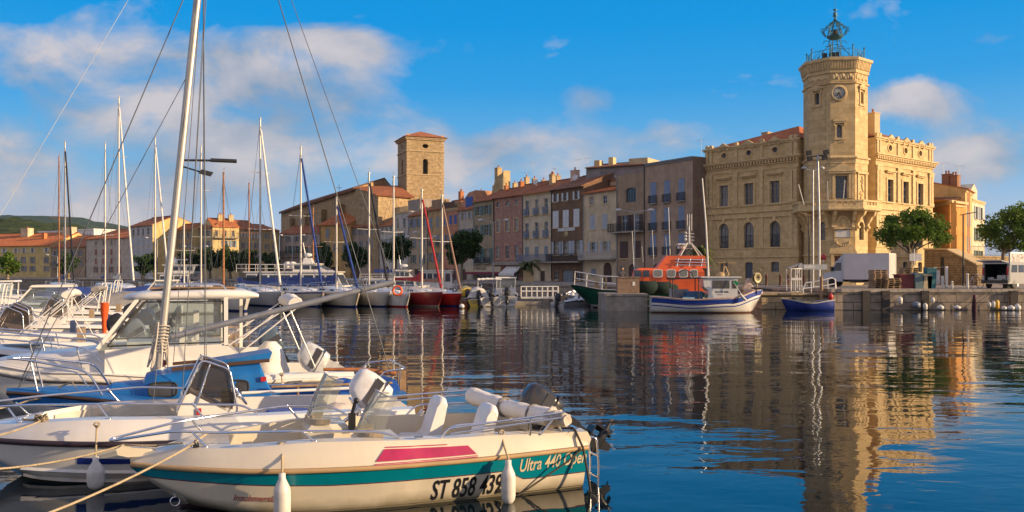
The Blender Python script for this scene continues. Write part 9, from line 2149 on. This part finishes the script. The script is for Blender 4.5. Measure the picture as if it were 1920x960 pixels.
def build_fishing_boat():
 Y = 56.4; k = Y/F; fr = boat_frame(((1224-960)*k, Y+1.0), -3); S, d, p, a = fr; t = thing('fishing_boat', 'white and blue fishing boat with a small white wheelhouse and tall mast', 'fishing boat', S, a)
 L = (1436-1224)*k; x = lambda px: (px-1224)*k; z = lambda py: CZ-(py-HZ)*k
 H = Hull(L, 2.7, [(0,1.0),(.35,.84),(.7,.95),(1,1.50)], stern=.62, tmax=.45, bp=2.2, draft=.4, kt=.82, kq=1.7, sec=((0,0),(.25,.6),(.5,.88),(1,1)), kend=.1)
 H.shell([(.06, 0), (.36, 1), (.50, 0), (.57, 1), (lambda q: max(.62, H.sheer(q)-.06), 0), (None, 2)], 40).build('hull', [M_white, mat('royal_blue_band', (.012,.045,.30), .35), mat('antifoul_brown', (.14,.05,.03), .7)], t)
 m = MB(); H.strip(m, .01, .04, .08); m.build('rub_rail', mat('pinkish_wood', (.50,.32,.25), .6, var=.2), t); m = MB(); H.strip(m, -.43, .02, .05, 0, 0, .97); m.build('lower_strake', M_white, t)
 m = MB(); H.deck(m, 0, 0, 1, 20, .03, -.30); m.build('deck', mat('deck_buff', (.38,.30,.24), .8), t)
 m = MB()
 for sg in (1, -1):
  R = [[(q*L, sg*H.beam(q), H.sheer(q)+.03), (q*L, sg*max(0, H.beam(q)-.09), H.sheer(q)+.03), (q*L, sg*max(0, H.beam(q)-.12), H.sheer(q)-.30)] for q in [i/24 for i in range(25)]]; m.rings(R if sg > 0 else [r[::-1] for r in R], 0, closed=False)
 m.build('bulwark', mat('warm_white_paint', (.66,.58,.52), .5), t)
 wh = MB(); x0, x1 = x(1327), x(1384); zt = z(521); w = .78
 wh.prism([(x0+.08,.6),(x1,.6),(x1,zt),(x0-.25,zt),(x0-.16,z(538)),(x0+.12,z(546))], 'y', -w, w); wh.build('wheelhouse', M_white, t)
 rf = MB(); rf.box(x0-.38, x1+.22, -w-.12, w+.12, zt+.002, zt+.09); rf.build('wheelhouse_roof', M_white, t)
 for nm, a0, a1, y0, y1 in (('side_window', 1337, 1369, 541, 526), ('side_window', 1374, 1382, 541, 526)):
  g = MB(); g.prism([(x(a0),z(y0)),(x(a1),z(y0)),(x(a1),z(y1)),(x(a0),z(y1))], 'y', -w-.012, w+.012); g.build(nm, mat('brownish_window', (.10,.085,.07), .12), t)
 g = MB(); g.box(x1+.002, x1+.012, -w*.8, w*.8, z(541), z(526)); g.build('front_window', M_pane, t)
 tx = MB(); text_on(tx, 'TLA 08 TEA', .17, lambda u, v, e: (x(1342)+u*1.0, -w-.006-e, z(549)+v), bold=.006, extrude=.001); text_on(tx, 'MARSEILLE', .075, lambda u, v, e: (x(1346)+u, -w-.006-e, z(553)+v), extrude=.001); tx.build('registration_number', M_black, t)
 m = MB(); m.tube([(x(1334),0,zt),(x(1329),0,z(420)),(x(1322),0,z(332))], .065, 8, r1=.04); m.build('mast', M_white, t); m = MB(); m.tube([(x(1322),0,z(336)),(x(1368),.0,z(490))], .015, 5); m.tube([(x(1322),0,z(336)),(x(1262),0,z(523))], .008, 4); m.tube([(x(1322),0,z(336)),(x(1430),0,z(545))], .008, 4); m.build('rigging', M_drope, t)
 m = MB(); m.beam((x(1258),.75,z(523)),(x0,.75,z(521)), .1, .08); m.beam((x(1258),-.75,z(523)),(x0,-.75,z(521)), .1, .08); m.tube([(x(1268),-.75,z(522)),(x(1272),-.75,z(512)),(x(1286),-.75,z(505)),(x(1300),-.75,z(512)),(x(1303),-.75,z(522))], .03, 6)
 for px in (1264, 1312): m.tube([(x(px),.75,.8),(x(px),.75,z(523))], .035, 6); m.tube([(x(px),-.75,.8),(x(px),-.75,z(523))], .035, 6)
 m.build('awning_frame', M_iron, t); m = MB(); m.face([(x(1264),.80,.75),(x(1300),.80,.75),(x(1300),.80,z(543)),(x(1264),.80,z(543))]); m.face([(x(1262),-.7,.75),(x(1262),.7,.75),(x(1262),.7,z(541)),(x(1262),-.7,z(541))]); m.build('side_curtain', mat('grey_canvas', (.26,.26,.27), .9, bump=.3), t)
 m = MB(); m.box(x(1284), x(1310), -.5, .5, .62, 1.05); m.box(x(1290), x(1322), -.3, .65, .7, 1.35); m.build('fish_box', mat('blue_fish_box', (.03,.10,.22), .5), t); m = MB(); m.box(x(1282), x(1304), -.85, -.5, .62, .98); m.build('crate', mat('pale_blue_box', (.30,.48,.52), .5), t)
 # gear on the roof
 m = MB(); m.tube([(x(1362),.2,zt),(x(1364),.2,z(490))], .06, 6); m.tube([(x(1362),0,z(492)),(x(1372),0,z(515)),(x(1366),0,zt)], .05, 6); m.beam((x(1352),0,z(492)),(x(1380),0,z(493)), .3, .06); m.box(x(1370), x(1384), -.2, .2, z(494), z(491)); m.ball((x(1356),0,z(516)), .30, .2, .22, 6); m.build('roof_gear', mat('ochre_gear', None) if 'ochre_gear' in MATS else M_wood, t)
 # net hauler, windlass and flags
 m = MB(); c = Vector((x(1424),-.1,z(521))); ax = Matrix.Rotation(RAD(90), 3, 'X') @ Matrix.Rotation(RAD(35), 3, 'Y')
 m.lathe([(.34,-.09),(.24,-.03),(.10,-.02),(.10,.02),(.24,.03),(.34,.09),(.31,.09),(.08,.05),(.08,-.05),(.31,-.09)], c, 20, 0, axis=ax); m.tube([c+Vector((0,0,-.9)), c], .05, 6); m.tube([c+Vector((.30*math.cos(j), 0, .40+.2*math.sin(j))) for j in [i*.6 for i in range(6)]], .03, 5); m.build('net_hauler', mat('worn_yellow_steel', (.26,.22,.13), .5, metal=.3), t)
 m = MB(); c = Vector((x(1407),0,z(541))); m.lathe([(.30,-.3),(.34,-.25),(.34,.25),(.30,.3)], c, 14, 0, axis=Matrix.Rotation(RAD(90), 3, 'X')); m.prism([(x(1398),1.0),(x(1418),1.0),(x(1415),z(540)),(x(1410),z(522)),(x(1405),z(526))], 'y', -.25, .25); m.build('windlass', mat('pinkish_steel', (.50,.38,.34), .6, var=.2), t)
 m = MB(); m.beam((x(1412),-.4,z(540)),(x(1450),-.5,z(544)), .10, .10); m.build('davit_arm', M_iron, t)
 for lab, c0, c1, mt in (('green_flag', (1374,530), (1381,537), mat('flag_green', (.0,.22,.08), .7)), ('red_flag', (1400,535), (1406,521), M_red)):
  m = MB(); m.prism([(x(c0[0]),z(c0[1])),(x(c1[0]),z(c1[1])),(x(c1[0])+.12,z(c1[1])+.25),(x(c0[0])+.05,z(c0[1])+.15)], 'y', -w-.30, -w-.27); m.build('flag', mt, t)
 m = MB(); m.tube([(x(1374),-w-.28,z(528)),(x(1396),-w-.32,z(562))], .025, 5); m.tube([(x(1387),-w-.3,z(552)),(x(1397),-w-.35,z(563))], .09, 7); m.build('flag_staff', M_wframe, t)
 def W(v): v = Vector(v); return S+d*v.x+p*v.y+Vector((0,0,v.z))
 mooring('pale mooring line from the stern of the white fishing boat to the jetty', [W((.1,0,1.0))]+sag(W((0,.3,1.0)), at(1206, 556, 59.4), .25, 6), .03)
build_fishing_boat()
def build_small_blue():
 Y = 59.2; k = Y/F; fr = boat_frame(((1569-960)*k, Y+.7), 181); S, d, p, a = fr; t = thing('rowing_boat', 'small deep blue wooden boat with a dark cover and a red float', 'rowing boat', S, a); L = (1569-1470)*k
 H = Hull(L, 1.5, [(0,.72),(.5,.52),(1,.80)], stern=.45, tmax=.48, bp=2.0, draft=.25, kt=.82, kq=1.6, sec=((0,0),(.3,.7),(.6,.92),(1,1)))
 H.shell([(.05, 1), (None, 0)], 28).build('hull', [mat('deep_blue_hull', (.010,.028,.20), .35, var=.12), mat('pale_gunwale', (.40,.40,.38), .6)], t); m = MB(); H.strip(m, .0, .025, .05); m.build('rub_rail', mat('pale_gunwale', None), t)
 m = MB(); H.deck(m, 0, .02, .98, 16, .0, -.22); m.build('floor', M_wood, t); m = MB(); R = []
 for i in range(9): q = .42+.34*i/8; R.append([(q*L,-H.beam(q)*.9,H.sheer(q)-.02),(q*L,-.2,H.sheer(q)+.16+.06*math.sin(i*1.7)),(q*L,.2,H.sheer(q)+.18+.05*math.sin(i*2.1)),(q*L,H.beam(q)*.9,H.sheer(q)-.02)])
 m.rings(R, 0, False, True, True); m.build('dark_cover', mat('dark_green_tarp', (.03,.04,.035), .8, var=.3, bump=.4), t); m = MB(); random.seed(6)
 for i in range(16): m.ball((L*random.uniform(.10,.40), random.uniform(-.35,.35), .45), random.uniform(.06,.13), n=4)
 m.build('net_heap', mat('rust_net', (.30,.12,.07), .9, var=.4, scale=12), t); m = MB(); m.ball((.15,0,.92), .15, .15, .24, 7); m.tube([(.15,0,.6),(.15,0,1.2)], .02, 5); m.build('red_float', mat('red_float', (.55,.02,.02), .4), t); m = MB(); m.box(L*.46, L*.62, -.5, .5, .58, .63); m.build('thwart', M_wood, t)
build_small_blue()
def build_jetty_goods():
 zj = CZ-(555-HZ)/F*59+.145
 o = at(1158, 550, 60.2); o.z = zj; t = thing('storage_box', 'brown timber storage box with a white notice on the jetty head', 'box', o); m = MB(); k = 60.2/F; W, H = (1197-1156)*k, 1.05; m.box(0, W, 0, .9, 0, H); m.box(-.04, W+.04, -.04, .94, H+.002, H+.08); m.build('box_body', mat('brown_panel', (.24,.16,.11), .8, var=.25, streak=.4), t)
 m = MB(); m.box(W*.68, W*.80, -.02, -.003, H*.5, H*.75); m.build('notice', M_white, t)
 for i, (px, r, lab) in enumerate(((1213, .85, 'big dark green heap of fishing net on the jetty'), (1240, .80, 'second dark green net heap beside the big one'), (1256, .62, 'smallest dark green net heap nearest the fishing boat'))):
  m = MB(); R = []; random.seed(i)
  for q in range(9):
   u = q/8; rr = r*math.sin(math.pi*(.12+.70*u))**.6; R.append([(rr*math.cos(j*math.pi/9)*(1+.10*math.sin(j*3+q)), rr*.8*math.sin(j*math.pi/9), u*r*1.0*(1+.05*math.sin(j*2+q*3))) for j in range(18)])
  m.rings(R, 0, True, True, True); b = m.build('net_heap', mat('dark_green_net', (.005,.022,.017), .9, var=.5, scale=14, bump=1.0, bscale=30)); o = at(px, 550, 61.8+i*.2); o.z = zj-.05; b.location = o; tag(b, lab, 'fishing net', 'net heaps on the jetty')
build_jetty_goods()
# ================================================================ the air: thin morning haze round the whole scene, the sky lies outside it
def build_haze():
 m = bpy.data.materials.new('morning_haze'); m.use_nodes = True; nt = m.node_tree; nt.nodes.clear(); out = nt.nodes.new('ShaderNodeOutputMaterial'); v = nt.nodes.new('ShaderNodeVolumePrincipled')
 v.inputs['Color'].default_value = (.50,.72,1,1); v.inputs['Density'].default_value = .00004; v.inputs['Anisotropy'].default_value = .2; nt.links.new(v.outputs[0], out.inputs['Volume'])
 mb = MB(); mb.box(-5000, 5000, -400, 5600, -6, 215); tag(mb.build('haze', m), None, None, None, 'stuff')
build_haze()
